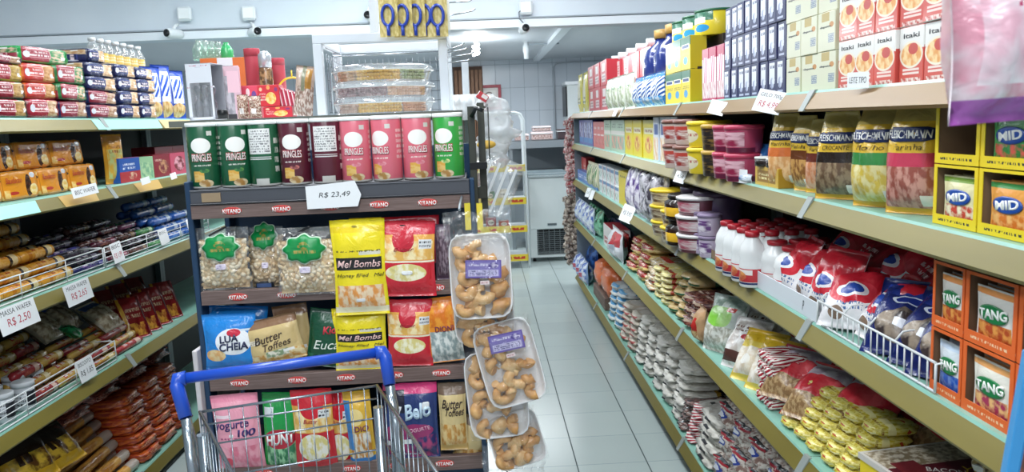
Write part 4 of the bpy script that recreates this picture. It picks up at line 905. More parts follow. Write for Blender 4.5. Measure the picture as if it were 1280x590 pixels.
row(RS, 0, 826, 857, 3, 52, 2, ycart, 'yellow and green carton in the two-tier block', 'yellow green cartons top right', depth=.07)
Mbl = mat('blue bottle', '1f2f78', .2, coat=.5); Mgc = mat('gold cap', 'c99c52', .35)
row(RS, 0, 824, 852, 2, 32, 1, Mvessel('cleaner_bottle', 'bottle', [(.9, 0), (.9, .62), (.75, .74), (.4, .82), (.36, .90)], [Mbl], [('cap', [(.42, .88), (.42, .99), (.3, 1)], Mgc)]), 'blue bottle with gold cap standing behind the yellow cartons', 'blue bottles gold caps', depth=.08, back=.14)
row(RS, 0, 858, 872, 1, 84, 1, Mcarton('dark_tin_box', 'box', '2b201c', '2e2320', [('r', .5, .55, .4, .2, 'c9a23c'), ('r', .5, .2, .3, .08, 'e8e4da')], key='dk1'), 'low black and gold box under the yellow tins, beside the pink cartons', None, depth=.1, back=.05)
blk2 = Mcarton('cocoa_box', 'box', '2a1a16', '271c1a', [('o', .6, .5, .25, .3, 'c79a3a'), ('r', .3, .3, .2, .1, 'b93428'), ('t', .5, .75, .4, .1, 'e8dcc0', 2)], key='dk2')
row(RS, 0, 860, 902, 2, 48, 1, blk2, 'black and red box behind the pink cartons', 'black boxes top right', depth=.14, back=.12)
zt = RS.Z(881, 48, .12)
M_yt = mat('yellow tin print', 'ecd42a', .3, regions=[('r', .5, .80, .18, .20, '1f6a4c'), ('r', .5, .62, .12, .12, 'f4f2ea'), ('o', .58, .3, .07, .16, '2f9ad8')], coat=.4)
row(RS, 0, 858, 903, 3, 19, 1, Mvessel('yellow_tin', 'tin', [(.96, 0), (.98, .03), (.98, .9), (.95, .93)], [M_yt], [('lid', [(1, .9), (1, .98), (.9, 1)], mat('green lid', '2a6a4a', .35))], n=24), 'yellow and green tin on top of the black boxes', 'yellow tins top right', depth=.1, back=.14, z0=zt)
row(RS, 0, 871, 897, 3, 60, 1, Mcarton('pink_carton', 'carton', 'c94a70', 'efe2e4', [('r', .5, .90, .5, .10, 'b83058'), ('s', .5, .58, .3, .25, 'd8487a', 'f2e8ea', 1.3, .3), ('n', .5, .2, .45, .15, 'd8a0a8', 'f0e4e2', 5), ('r', .5, .02, .5, .03, 'c03a62')], key='pink'), 'tall pink and white carton before the navy milk blocks', 'pink cartons top right', depth=.07)
navy = Mcarton('milk_carton', 'carton', '1f2450', '23285a', [('r', .40, .62, .30, .30, 'e6e9f2'), ('o', .42, .42, .30, .12, 'e2e6f0'), ('N', .42, .34, .20, .16, '8f96b8', 'dfe3f0', 4), ('t', .42, .80, .26, .07, '30356a', 1), ('r', .45, .10, .3, .03, 'b8bcd2')], [], key='navy', sreg=[('o', .5, .2, .2, .12, '8f95b4'), ('r', .5, .6, .3, .02, 'b8bcd2'), ('r', .4, .08, .2, .05, 'e8e8ee')])
row(RS, 0, 898, 972, 8, -2, 3, navy, 'navy carton with white panel', 'navy cartons top right', depth=.075, pos='')
cream = Mcarton('cream_carton', 'carton', 'd5d3b4', 'dddcc2', [('r', .45, .88, .22, .12, 'bfa764'), ('r', .78, .32, .16, .11, '7f8aa0'), ('t', .78, .32, .15, .1, 'dfe2d0', 4), ('o', .8, .66, .12, .07, 'c98c48')], [('depuca', -.05, .62, .62, .07, '3c414c')], key='cream', rough=.3)
row(RS, 0, 972, 1032, 3, -22, 3, cream, 'cream carton with gold top', 'cream cartons top right', depth=.075)
itk = Mcarton('tea_carton', 'carton', 'c24a42', 'd4574c', [('r', .5, .80, .5, .20, 'e9e6e2'), ('o', .5, .50, .48, .24, 'f0e4d0'), ('N', .5, .50, .42, .20, 'e8a058', 'f6d49c', 5), ('o', .58, .60, .2, .10, 'c8463c'), ('r', .5, .235, .34, .02, 'f0d8d0'), ('r', .5, .17, .34, .02, 'f0d8d0'), ('n', .5, .05, .4, .04, 'c24438', 'ecd4cc', 9)], [('Itaki', .0, .84, .66, .085, '3a3c40')], key='itaki', sreg=[('r', .5, .82, .5, .18, 'e4e0dc'), ('r', .5, .5, .35, .15, 'e8dcd4'), ('t', .5, .5, .3, .13, '6a4a44', 6)])
row(RS, 0, 1034, 1170, 5, -28, 2, itk, 'red and white carton with round dish picture', 'red dish cartons top right', depth=.075, jit=.004)
bb = Mcarton('picture_box', 'box', '7ab0d8', '86bbe2', [('r', .55, .52, .36, .42, '2c3a50'), ('n', .57, .52, .33, .39, 'dcd29a', '5f8fc0', 4), ('t', .4, .12, .3, .08, '4a70a8', 2)], key='bluebox')
row(RS, 0, 1172, 1215, 1, 22, 1, bb, 'pale blue box with dark picture, right end of top shelf', None, depth=.09)
zt = RS.Z(1192, 22, .02)
row(RS, 0, 1160, 1235, 1, -25, 1, Mcarton('red_box', 'box', '9c2a34', 'b23440', [('r', .4, .5, .25, .25, 'c9b8c8'), ('t', .4, .5, .22, .2, '40406a', 3)], key='redtop'), 'dark red box lying on the pale blue picture box', None, depth=.12, back=.02, z0=zt+.001)

# --- second shelf
SB = 'on second right shelf'
row(RS, 1, 721, 738, 3, 150, 1, Mcarton('small_box', 'box', '3d4f9a', '5464b0', [('n', .5, .5, .4, .4, '3a2f6a', 'c0c8e8', 4), ('r', .5, .2, .4, .1, '3f8ac8')], key='purpf'), 'blue purple small box at far end of the second right shelf', 'blue purple boxes second right', depth=.08)
row(RS, 1, 738, 752, 3, 152, 1, Mcarton('small_box', 'box', 'd0504c', 'e0706a', [('r', .5, .5, .35, .03, 'f2dcd8'), ('t', .5, .75, .3, .08, 'f6e8e4', 1), ('n', .5, .25, .35, .12, 'e89a88', 'c84a4a', 5)], key='coralf'), 'coral red box on the second right shelf near the far end', 'coral boxes second right', depth=.08)
row(RS, 1, 752, 776, 3, 150, 1, Mcarton('tea_box', 'box', '9ab8a0', 'b9cfb6', [('r', .5, .6, .5, .06, 'e8e4da'), ('n', .5, .3, .4, .2, 'e8a890', '8ab09a', 4), ('t', .5, .82, .35, .08, '40604c', 2)], key='teaf'), 'pale green and peach box beside the yellow boxes', 'pale green boxes second right', depth=.08)
row(RS, 1, 776, 812, 3, 150, 1, Mcarton('starch_box', 'box', 'd8bd20', 'ead52a', [('o', .5, .36, .32, .22, 'e8b23a'), ('N', .5, .36, .26, .18, 'c8502c', 'f0d870', 5), ('r', .5, .72, .38, .08, 'f2ecc0'), ('t', .5, .72, .34, .06, 'a03a20', 1)], key='yelf'), 'bright yellow box in the middle of the second right shelf', 'yellow boxes second right', depth=.08)
row(RS, 1, 812, 842, 4, 146, 1, Mcarton('cereal_box', 'box', 'cfd6e4', 'dfe4ee', [('r', .5, .72, .3, .12, '4a64a8'), ('n', .5, .28, .45, .26, 'e8b888', 'f0e8dc', 4), ('r', .9, .5, .1, .5, 'c8d0e0')], key='whbl'), 'white and blue box left of the brown lidded tubs', 'white blue boxes second right', depth=.08)
def tub(key, body, lid, reg, squash=1):
    return Mvessel('tub', 'tub', [(.86, 0), (.88, .03), (.96, .80), (.96, .86)], [mat('tub print '+key, body, .3, 0, reg, coat=.3)], [('lid', [(1.0, .82), (1.0, .95), (.92, .985), (.3, .99)], mat('lid '+lid, lid, .35))], n=24)
row(RS, 1, 842, 872, 2, 148, 2, tub('choc', 'd8c2b8', '7c5046', [('n', .5, .5, .2, .3, 'a83a34', 'f0e8e4', 5), ('r', .5, .75, .3, .08, 'c24a40')]), 'brown lidded tub with red and white print', 'brown lidded tubs second right', depth=.1)
row(RS, 1, 872, 888, 1, 150, 2, tub('nescy', 'e8cc34', 'ecd02c', [('o', .5, .5, .12, .3, 'f0e6c8'), ('t', .5, .55, .12, .1, 'b8322c', 1)]), 'yellow tub beside the brown lidded ones', 'yellow tubs second right', depth=.1)
row(RS, 1, 886, 900, 1, 154, 2, tub('darkj', '3a2c28', 'c09a44', [('n', .5, .5, .2, .35, '8a6f3a', '2a2224', 6)]), 'dark jar with gold lid left of the pink tubs', 'dark gold jars second right', depth=.08)
row(RS, 1, 899, 930, 2, 155, 2, tub('pinkt', 'b84466', 'c0405e', [('n', .5, .55, .2, .3, 'e8b8c4', 'a02c50', 4), ('r', .5, .12, .3, .1, '6a2040')]), 'pink strawberry tub', 'pink tubs second right', depth=.1)
row(RS, 1, 915, 965, 2, 178, 1, Mbag('chip_bag', 'bag', printed('blue snack bag', '2c6fb4', [('n', .5, .25, .45, .2, 'dfe8ee', '7aa8d0', 5), ('t', .5, .65, .35, .12, 'dfe9f4', 2)]), t=.06, wr=.2), 'blue and white bag behind the little gold box, second right shelf', 'blue bags second right', depth=.07, back=.08)
gb = row(RS, 1, 940, 968, 1, 208, 1, Mcarton('jar_box', 'box', 'b98a2c', 'd6ae48', [('r', .5, .5, .4, .3, '9a7020'), ('t', .5, .5, .36, .2, 'f2e2a8', 2)], key='goldbox'), 'small gold box holding two dark jars on the second right shelf', None, depth=.08, back=.01)
row(RS, 1, 941, 967, 2, 195, 1, Mvessel('small_jar', 'jar', [(.9, 0), (.9, .7), (.8, .8)], [mat('dark jar', '2e2420', .2, coat=.5)], [('lid', [(.9, .78), (.9, 1), (.8, 1)], mat('white cap', 'e8e8e4', .4))]), 'small dark jar with white lid on the gold box', 'small jars second right', depth=.04, back=.03, z0=gb[2]+.001)
row(RS, 1, 905, 940, 1, 215, 1, Mbag('sachet', 'sachet', printed('white blue sachet', 'd3dde4', [('n', .5, .6, .4, .3, '5a90c4', 'e8eef2', 4)]), t=.03), 'whitish sachet leaning in front of blue bags, second right shelf', None, depth=.03, back=.0)
# bread crumb bags
def crumb(w, d, h, key, win1, win2, band, t='FLEISCHMANN', sub='Farinha'):
    m = printed('crumb bag '+key, 'e2b83c', [('r', .5, .92, .5, .10, 'b7a25a'), ('r', .5, .49, .47, .06, band), ('n', .5, .22, .46, .21, win1, win2, 9), ('r', .5, .03, .5, .03, 'd8a52c'), ('r', .8, .13, .1, .05, 'e9e4da')])
    me, sf = bag_mesh(w, h, d, m, sum(map(ord, key)), wr=.10, taper=.38); k = Kind('crumb_bag', 'bag', me)
    k.part('logo_band', patch_mesh('rect', w*.78, h*.125, mat('navy band', '1f2c5c', .3), sf, (0, h*.71), ext=.0012))
    k.part('lettering', text_mesh(t, w*.70, h*.072, M_cream, sf, (0, h*.71), bold=.01, ext=.0022))
    k.part('lettering', text_mesh(sub, w*.5, h*.05, mat('ink 5a4a20', '5a4a20', .4), sf, (0, h*.60), shear=.2))
    return k
H = lambda px, py, lv, bk=.02: RS.Z(px, py, bk)-RS.lv[lv]
def put(k, side, lv, px, bk, label, group=None, dz=0., yaw=0., tilt=0., rx=0.):
    Y = side.Y(px, side.lv[lv], bk); return k.spawn(side.at(Y, bk, side.lv[lv]+dz+.001), (R(rx), R(tilt), side.rz+R(yaw)), label, group)
GR = 'crumb bags second right'
put(crumb(.125, .07, H(995, 142, 1), 'peach', 'e0a468', 'f0c490', 'd8743c'), RS, 1, 983, .045, 'yellow crumb bag with peach orange window, first of the crumb bags from the aisle end', GR, yaw=35)
put(crumb(.12, .06, H(1010, 145, 1), 'dk', 'c89858', '8a5a30', '6a3a20'), RS, 1, 1008, .05, 'yellow crumb bag turned edge-on, second of the crumb bags', GR, yaw=12)
put(crumb(.12, .06, H(1040, 150, 1), 'pk', 'd88a60', 'e8b090', '6a2c20'), RS, 1, 1030, .07, 'yellow crumb bag with pinkish window, half hidden behind the brown flake one', GR, yaw=30)
put(crumb(.135, .08, H(1050, 140, 1), 'br', '6b5440', '9a8468', '2a201c', sub='CROCANTE'), RS, 1, 1051, .045, 'crumb bag with brown flakes and black band', GR, yaw=40)
put(crumb(.14, .10, H(1100, 132, 1), 'gr', 'e8dca0', 'd8bc50', '3f8a48', sub='Molho'), RS, 1, 1100, .05, 'yellow bag with green band, pale powder, fourth crumb bag', GR, yaw=30)
put(crumb(.125, .09, H(1150, 125, 1), 'rd', '9c5448', 'd0988a', 'c8405a'), RS, 1, 1143, .055, 'crumb bag with red lower half beside the yellow display boxes', GR, yaw=35)
put(crumb(.14, .08, H(1105, 132, 1), 'hid', 'd8bc50', 'e8dca0', 'c9a23c'), RS, 1, 1122, .09, 'dark rimmed crumb bag tucked between the green band and red ones', GR, yaw=15)
# display boxes with sachets
def disp_box(w, d, h, card_c, inner_c, sach, txt, key, empty=False, tcol='f4f4f0', oval='1f4a9c', tsz=.5, lab='2c2c2c'):
    mc = mat('display card '+card_c, card_c, .5, regions=[('t', .5, .5, .36, .2, lab, 1)]); me_ = mat('card '+card_c, card_c, .5); mi = mat('brown board '+inner_c, inner_c, .7); e = .0015
    fr = w*.07; lo = h*.17
    b = MB(); b.box(-w/2, w/2, 0, e, 0, lo, mc); b.box(-w/2, -w/2+fr, 0, e, lo, h, me_); b.box(w/2-fr, w/2, 0, e, lo, h, me_); b.box(-w/2+fr, w/2-fr, 0, e, h*.955, h, me_)
    b.box(-w/2, -w/2+e, e, d, 0, h, me_); b.box(w/2-e, w/2, e, d, 0, h, me_); b.box(-w/2+e, w/2-e, d-e, d, 0, h, mi); b.box(-w/2+e, w/2-e, e, d-e, 0, e, mi)
    b.box(-w/2+e, -w/2+e*1.6, e, d-e, e, h, mi); b.box(w/2-e*1.6, w/2-e, e, d-e, e, h, mi)
    k = Kind('display_box', 'display box', b.mesh('display'))
    if not empty:
        m = printed('sachet '+key, sach[0], [('n', .5, .22, .42, .2, sach[1], sach[2], 5), ('r', .5, .92, .5, .05, sach[3])]); n = 3
        for i in range(n):
            me, sf = bag_mesh(w*.80, h*.80, .016, m, i+3, nu=8, nv=10, wr=.06); oy = .014+i*.018
            subs = [] 
            if i == 0: subs = [('logo', patch_mesh('oval', w*.56, h*.26, mat('logo '+oval, oval, .3), sf, (0, h*.46), ext=.0010), (0, 0, 0), (0, 0, 0)), ('lettering', text_mesh(txt, w*tsz*.86, h*.14, mat('ink '+tcol, tcol, .4), sf, (0, h*.46), bold=.03, rotdeg=6, ext=.0016), (0, 0, 0), (0, 0, 0))]
            k.part('sachet', me, (0, oy, .003), (0, 0, 0), subs)
    return k
YW, MIDs = 'e8cc22', [('e8a04c', 'f0b870', 'd87a30', '3f8a48'), ('58a860', 'e86a5a', '3f8a48', 'dfe8e0'), ('e8e0b0', 'f0e8c8', 'c84a3a', '7a9a40')]
GD = 'yellow display boxes second right'; hb = H(1215, 215, 1)*.98
hb = (RS.Z(1205, 126, .02)-RS.lv[1])/2*1.0
Wd = (RS.Y(1150, 1.329)-RS.Y(1204, 1.329))*1.0
Yb0 = RS.Y(1152, 1.329)
for i in range(4):
    for t in range(2):
        s = MIDs[(2 if i == 0 else (i+t+1) % 2)]; emp = (i == 2 and t == 0) or (i == 0 and t == 1)
        k = disp_box(Wd*.97, .12, hb*.98, YW, '8a6f52', s, 'MID', 'mid%d%d' % (i, t), emp)
        k.spawn(RS.at(Yb0-(i+.5)*Wd, .02, RS.lv[1]+.001+t*hb), (0, 0, RS.rz), f'yellow sachet display box {"empty, " if emp else ""}{ORD[i]} from the crumb bags, {"top" if t else "bottom"} tier', GD)

# --- third shelf
row(RS, 2, 721, 733, 3, 196, 1, Mcarton('small_box', 'box', 'a82c30', 'c43c3a', [('r', .5, .5, .3, .3, 'd86a58'), ('t', .5, .5, .3, .2, 'f0dcd4', 3)], key='r3red'), 'red box at the far end of the third right shelf', 'red boxes third right', depth=.08, back=.06)
row(RS, 2, 721, 745, 3, 217, 1, Mcarton('soap_box', 'box', '2f6ab0', '3c7cc4', [('t', .5, .5, .4, .2, 'e4ecf4', 2)], key='r3blue'), 'low blue box at the front of the far third right shelf', 'low blue boxes third right', depth=.05, back=.005)
row(RS, 2, 733, 746, 2, 202, 1, Mbag('pad_pack', 'pack', printed('cream green pack', 'e2ddb8', [('s', .5, .5, .4, .4, 'e6e0c0', '5c8a58', 1.5, .4)]), t=.06), 'cream and green soft pack near the far end, third right shelf', 'cream green packs third right', depth=.06)
row(RS, 2, 745, 770, 5, 208, 2, Mcarton('pad_box', 'box', 'd3dee4', 'e4ebee', [('r', .5, .8, .45, .1, '5a90c0'), ('n', .5, .35, .4, .2, '9ac0b8', 'eef2f2', 4), ('r', .08, .5, .05, .5, 'c8505a')], key='r3wh'), 'white and pale blue small box left of yellow box', 'white boxes third right', depth=.08)
row(RS, 2, 770, 784, 1, 214, 1, Mcarton('yellow_box', 'box', 'cfb820', 'e2cc2c', [('t', .5, .85, .35, .05, '4a4418', 1)], key='r3yel'), 'plain yellow upright box on the third right shelf', None, depth=.1)
row(RS, 2, 784, 806, 2, 205, 1, Mbag('tissue_bag', 'bag', printed('purple white bag', 'cfc4dc', [('n', .5, .5, .46, .46, '5a3f86', 'ece6f0', 4)]), t=.09, wr=.2), 'purple and white soft bag beside the yellow box, third right shelf', 'purple white bags third right', depth=.1)
row(RS, 2, 804, 832, 2, 208, 1, Mbag('tissue_bag', 'bag', printed('grey clear bag', '8c8890', [('n', .5, .5, .46, .46, '4a4650', 'c8c4cc', 6)]), t=.1, wr=.25, seed=3), 'grey crinkled bag left of the yellow lidded tubs, third right shelf', 'grey bags third right', depth=.1)
yl = tub('yj', 'd8c49a', 'e2c428', [('n', .5, .5, .2, .3, '6a4a34', 'e8dcc0', 5)])
row(RS, 2, 828, 856, 2, 236, 3, yl, 'yellow lidded jar with brown print', 'yellow lidded jars third right', depth=.08, skip=((1, 2),))
row(RS, 2, 846, 862, 1, 240, 2, Mvessel('coffee_jar', 'jar', [(.88, 0), (.92, .05), (.92, .7), (.7, .82), (.7, .86)], [mat('coffee glass', '2c1c18', .12, regions=[('r', .5, .4, .2, .2, 'e8b838')], coat=.6)], [('lid', [(.78, .84), (.78, 1), (.7, 1)], mat('dark lid', '2a2220', .35))]), 'dark coffee jar with gold label right of the yellow lids', 'coffee jars third right', depth=.07)
row(RS, 2, 860, 876, 1, 242, 3, tub('pkj', '6a3a44', 'd8d4d4', [('n', .5, .5, .2, .3, 'c05a70', 'e8dcdc', 5)]), 'small jar with pink print and pale lid', 'pink jars third right', depth=.07)
row(RS, 2, 872, 908, 2, 234, 1, tub('prp', '5a4a68', '3f3048', [('r', .45, .45, .12, .3, 'cdbccc'), ('t', .45, .45, .1, .25, '5a4a68', 4)]), 'large purple tub on top of the row behind the pink jars', 'large purple tubs third right', depth=.12, back=.10, z0=RS.lv[2]+.10)
row(RS, 2, 868, 885, 2, 262, 2, tub('vio', 'c3b4cc', '8a7a98', [('n', .5, .5, .22, .3, '6a4080', 'ece4ee', 4)]), 'small violet and white tub beneath the purple tubs', 'violet tubs third right', depth=.05)
# carton tray with dark tubs
Yt0, Yt1 = RS.Y(877, 1.0), RS.Y(905, 1.0); wT = Yt0-Yt1; hT = H(890, 296, 2)
b = MB(); mb = mat('brown cardboard', '8a7258', .75, grain=('7d664e', 20)); b.box(-wT/2, wT/2, 0, .002, 0, hT*.42, mb); b.box(-wT/2, wT/2, .2, .202, 0, hT*.9, mb); b.box(-wT/2, wT/2, 0, .2, 0, .002, mb)
for sx in (-1, 1): x0, x1 = sorted((sx*wT/2, sx*(wT/2-.002))); b.box(x0, x1, 0, .2, 0, hT*.55, mb)
o = link('cardboard_tray', b.mesh('tray'), None, RS.at((Yt0+Yt1)/2, .015, RS.lv[2]+.001), (0, 0, RS.rz)); tag(o, 'brown cardboard tray of dark sauce pouches left of the white bottles', 'tray')
mp = printed('dark sauce pouch', '23262f', [('r', .5, .5, .3, .2, 'e8e4e4'), ('n', .5, .78, .4, .14, 'c87a50', '30303a', 6), ('t', .5, .5, .26, .14, '2c2c34', 2)])
for i in range(2):
    for j in range(3):
        me, sf = bag_mesh(wT*.42, hT*1.15, .03, mp, i+j*2, nu=8, nv=10); o = link('sauce_pouch', me, None, RS.at((Yt0+Yt1)/2+(i-.5)*-wT*.46, .045+j*.055, RS.lv[2]+.004), (R(-8), 0, RS.rz))
        tag(o, f'dark sauce pouch in the cardboard tray, {["far", "near"][i]} column, {["front", "middle", "back"][j]}', 'pouch', 'sauce pouches third right')
# white bottles with red caps
M_wb = mat('white bottle print', 'e8eaea', .3, regions=[('r', .5, .24, .5, .13, 'c8303a'), ('r', .5, .30, .2, .05, 'f0e8e4'), ('N', .5, .22, .12, .10, 'e8a060', 'c02a34', 5), ('r', .5, .08, .5, .02, '28306a')], coat=.4)
wbk = Mvessel('sauce_bottle', 'bottle', [(.86, 0), (.92, .02), (.92, .42), (.86, .5), (.92, .58), (.80, .74), (.45, .88), (.42, .92)], [M_wb], [('cap', [(.5, .90), (.52, .93), (.52, .985), (.4, 1)], mat('red cap', 'a8202c', .35))])
row(RS, 2, 903, 946, 4, 282, 1, wbk, 'white red-capped bottle', 'white bottles third right', depth=.06, rows=4, back=.0, jit=.002)
row(RS, 2, 946, 1000, 3, 300, 1, wbk, 'white red-capped bottle behind the divider plate', 'white bottles behind the tray', depth=.065, rows=3, back=.07, jit=.002)
# white tray of the divider with a small emblem
Ya, Yc = RS.Y(944, 1.03), RS.Y(1020, 1.03); wt_ = Ya-Yc
b = MB(); mw = mat('white divider plate', 'd9dfe6', .35); b.box(-wt_/2, wt_/2, -.0, .003, .0, .055, mw); b.box(-wt_/2, wt_/2, .0, .02, .0, .002, mw)
o = link('divider_plate', b.mesh('plate', bevel=.0008), None, RS.at((Ya+Yc)/2, .004, RS.lv[2]+.001), (0, 0, RS.rz)); tag(o, 'long white divider plate on the third right rail before the red bags', 'divider')
link('emblem', ttext('P', .012, .028, '3a3f48', ext=.0002, shear=.3), o, (wt_*.30, 0, .028)); b = MB(); b.tube([(-.0, 0, 0), (0, .0, .03), (0, .08, .03)], .002, M_rackw, 6)
def wire_guard(side, lv, a, c, h, label, nw=4, nv=3, vertical=False, back=.004):
    z = side.lv[lv]; Ya, Yc = side.Y(a, z), side.Y(c, z); L = abs(Ya-Yc); M = mat('white wire', 'dde1e2', .35)
    t = link('wire_guard', None, None, side.at((Ya+Yc)/2, back, z+.002), (0, 0, side.rz)); tag(t, label, 'wire guard', 'wire guards on the shelves')
    b = MB(); b.tube([(-L/2, .12, h*.96), (-L/2, .02, h), (-L/2, 0, h*.96), (-L/2, 0, .004)], .0028, M, 6); b.tube([(L/2, .12, h*.96), (L/2, .02, h), (L/2, 0, h*.96), (L/2, 0, .004)], .0028, M, 6)
    b.tube([(-L/2, 0, .004), (L/2, 0, .004)], .0028, M, 6); b.tube([(-L/2, 0, h), (L/2, 0, h)], .0028, M, 6); link('frame', b.mesh('frame'), t)
    b = MB()
    if vertical:
        n = int(L/.028)
        for i in range(1, n): b.tube([(-L/2+L*i/n, 0, .004), (-L/2+L*i/n, 0, h)], .0018, M, 5)
    else:
        for i in range(1, nw): b.tube([(-L/2, 0, h*i/nw), (L/2, 0, h*i/nw)], .0018, M, 5)
        for i in range(1, nv+1): b.tube([(-L/2+L*i/(nv+1), -.002, .004), (-L/2+L*i/(nv+1), -.002, h)], .0018, M, 5)
    link('wires', b.mesh('wires'), t); return t
wire_guard(RS, 2, 1020, 1166, .062, 'white wire guard in front of the red and blue bags, third right shelf', vertical=True)
for i, px in enumerate((1022, 1052, 1082, 1115)):
    q = RS.at(RS.Y(px, 1.0), .006, RS.lv[2]+.066); b = MB(); b.tube([(0, 0, 0), (0, .015, .018), (0, .03, .02), (0, .26, .02)], .0022, mat('white wire', 'dde1e2', .35), 6)
    o = link('wire_divider', b.mesh('divider'), None, q, (0, 0, RS.rz)); tag(o, f'long white wire divider reaching back over the bags, {ORD[i]} from the aisle end', 'divider', 'wire dividers third right')
# red and white bags
M_rw = printed('red white bag', 'e6e4e6', [('r', .5, .74, .5, .26, 'c41f30'), ('N', .5, .45, .4, .18, 'c41f30', 'd83a48', 3), ('o', .48, .47, .26, .12, 'f2f0f2'), ('o', .48, .47, .20, .085, '2a4aa0'), ('o', .3, .15, .12, .07, '8a7260'), ('t', .6, .24, .3, .06, '4a6a9c', 2)])
M_rw2 = printed('red bag back', 'b51c2c', [('n', .5, .5, .4, .3, 'c42a3a', '8c1422', 3), ('t', .5, .5, .3, .1, 'e8c0c0', 2)])
rnd = random.Random(4)
def heap(side, lv, specs, kind, cat, mats, look, group, w=.15, h=.2, t=.07, texts=()):
    """bags tipped back on each other: (px, back, dz, lean, yaw, extra)"""
    ks = []
    for q, m in enumerate(mats):
        me, sf = bag_mesh(w, h, t, m, q*5+len(look), wr=.22, nu=12, nv=14, seal=.09); k = Kind(kind, cat, me)
        for s_, x, z, tw, th, c in texts: k.part('lettering', text_mesh(s_, w*tw, h*th, mat('ink '+c, c, .4), sf, (x*w, z*h), bold=.02, shear=.2, rotdeg=5))
        ks.append(k)
    for i, (px, bk, dz, lean, yaw, mi, lb) in enumerate(specs):
        Y = side.Y(px, side.lv[lv]); ks[mi % len(ks)].spawn(side.at(Y, bk, side.lv[lv]+dz), (R(-lean), 0, side.rz+R(yaw)), lb, group)
specs = []
nm = ['farthest front', 'second front', 'third front', 'fourth front', 'nearest front']
for i, px in enumerate((968, 990, 1014, 1040, 1068)):
    specs.append((px, .04, .01, 20+rnd.uniform(0, 26), rnd.uniform(-15, 60), 0, f'red and white bag, {nm[i]} one of the red heap'))
for i, px in enumerate((975, 1000, 1027, 1058, 1085)):
    specs.append((px, .15, .07, 42, rnd.uniform(-25, 40), i % 2, f'red bag of the second row in the red heap, {ORD[i]} from the aisle end'))
for i, px in enumerate((985, 1020, 1060)):
    specs.append((px, .26, .11, 50, rnd.uniform(-20, 20), 1, f'red bag at the back of the red heap, {ORD[i]} from the aisle end'))
heap(RS, 2, specs, 'sugar_bag', 'bag', [M_rw, M_rw2], '', 'red and white bags third right', .16, .19, .09)
M_bb = printed('navy bag', '1a2768', [('n', .5, .8, .4, .12, '1a2768', '2f44a0', 3), ('o', .5, .62, .22, .06, 'dfe6f4'), ('o', .5, .62, .18, .045, '22348a'), ('N', .5, .3, .34, .2, '9a8a78', '3a3030', 4), ('r', .5, .32, .1, .05, 'e8eaf0')])
specs = []
for i, px in enumerate((1096, 1124, 1150)):
    specs.append((px, .05, .005, 42, rnd.uniform(20, 45), 0, f'navy blue bag at the front behind the wire guard, {ORD[i]} from the red heap'))
for i, px in enumerate((1085, 1118, 1150)):
    specs.append((px, .19, .08, 50, rnd.uniform(-10, 30), 0, f'navy blue bag in the back row, {ORD[i]} from the red heap'))
heap(RS, 2, specs, 'coffee_bag', 'bag', [M_bb], 'x', 'navy bags third right', .18, .20, .09)
# orange display boxes
OB = 'orange display boxes third right'; Wo = (RS.Y(1190, 1.0)-RS.Y(1253, 1.0)); Yo = RS.Y(1192, 1.0)+Wo*.72; ho = RS.Z(1225, 434, .01)-RS.lv[2]
TG = [('e8e4dc', 'e8a050', 'b8502c', 'e89a58'), ('dce4ea', '6a8ac8', '2c5ab8', 'c8d8ea'), ('ece8dc', 'f0c080', 'a83a5a', 'e8a868')]
for i in range(4):
    for t in range(2):
        s = TG[(1 if (i == 0 and t == 0) else (2 if t == 0 else 0))]; emp = (i == 2 and t == 0)
        wv = Wo*(.72 if i == 0 else 1.); yc = Yo-(wv/2 if i == 0 else Wo*.72+(i-.5)*Wo)
        k = disp_box(wv*.97, .14, ho*.98, 'e0672c', '7a5a42', s, 'TANG', 'tang%d%d' % (i, t), emp, oval='1f7a44', tsz=.62, lab='f0c8a0')
        k.spawn(RS.at(yc, .012, RS.lv[2]+.001+t*ho), (0, 0, RS.rz), f'orange sachet display box {"empty, " if emp else ""}{ORD[i]} from the navy bags, {"top" if t else "bottom"} tier', OB)

# --- fourth shelf
rnd = random.Random(9)
Mcl = film('hazy pack film', opac=.12, rough=.2, bump=.8, bscale=40, haze=.3)
row(RS, 3, 721, 741, 4, 252, 1, Mbag('cleaning_pack', 'pack', printed('clear blue pack', 'a8bcd0', [('n', .5, .5, .46, .46, '4a68b8', 'dfe8ee', 4)]), t=.09, wr=.25), 'pale blue plastic pack, far fourth right shelf', 'blue packs fourth right', depth=.1)
row(RS, 3, 738, 756, 3, 258, 1, Mbag('bin_bag_roll', 'bag', printed('green sacks', '2c7a54', [('n', .5, .5, .46, .46, '1c5a3a', '7ac09a', 4)]), t=.1, wr=.25), 'green plastic bag pack, far part of the fourth right shelf', 'green packs fourth right', depth=.11, back=.06)
row(RS, 3, 750, 763, 1, 281, 1, Mcarton('small_carton', 'carton', 'e2dcdc', 'e6e2e0', [('r', .5, .3, .4, .15, 'b84048'), ('t', .5, .3, .35, .1, 'f0e8e8', 1)], top='a83640', key='r4box'), 'white carton with a red top on the fourth right shelf', None, depth=.12)
row(RS, 3, 762, 776, 1, 283, 1, Mbag('flour_bag', 'bag', printed('white crumpled', 'e6e8ee', [('n', .5, .3, .3, .2, 'e6e8ee', 'b8c0d0', 4), ('r', .7, .7, .25, .2, 'c23038')]), t=.1, wr=.3), 'white crumpled bag with red patch next to the white carton', None, depth=.1)
row(RS, 3, 764, 790, 2, 278, 1, Mbag('flour_bag', 'bag', printed('dark blue bag', '23427a', [('n', .5, .5, .4, .4, '1c2f5a', '4a7ab0', 4)]), t=.1, wr=.25), 'dark blue bag behind the white crumpled bag, fourth right shelf', 'dark blue bags fourth right', depth=.1, back=.16)
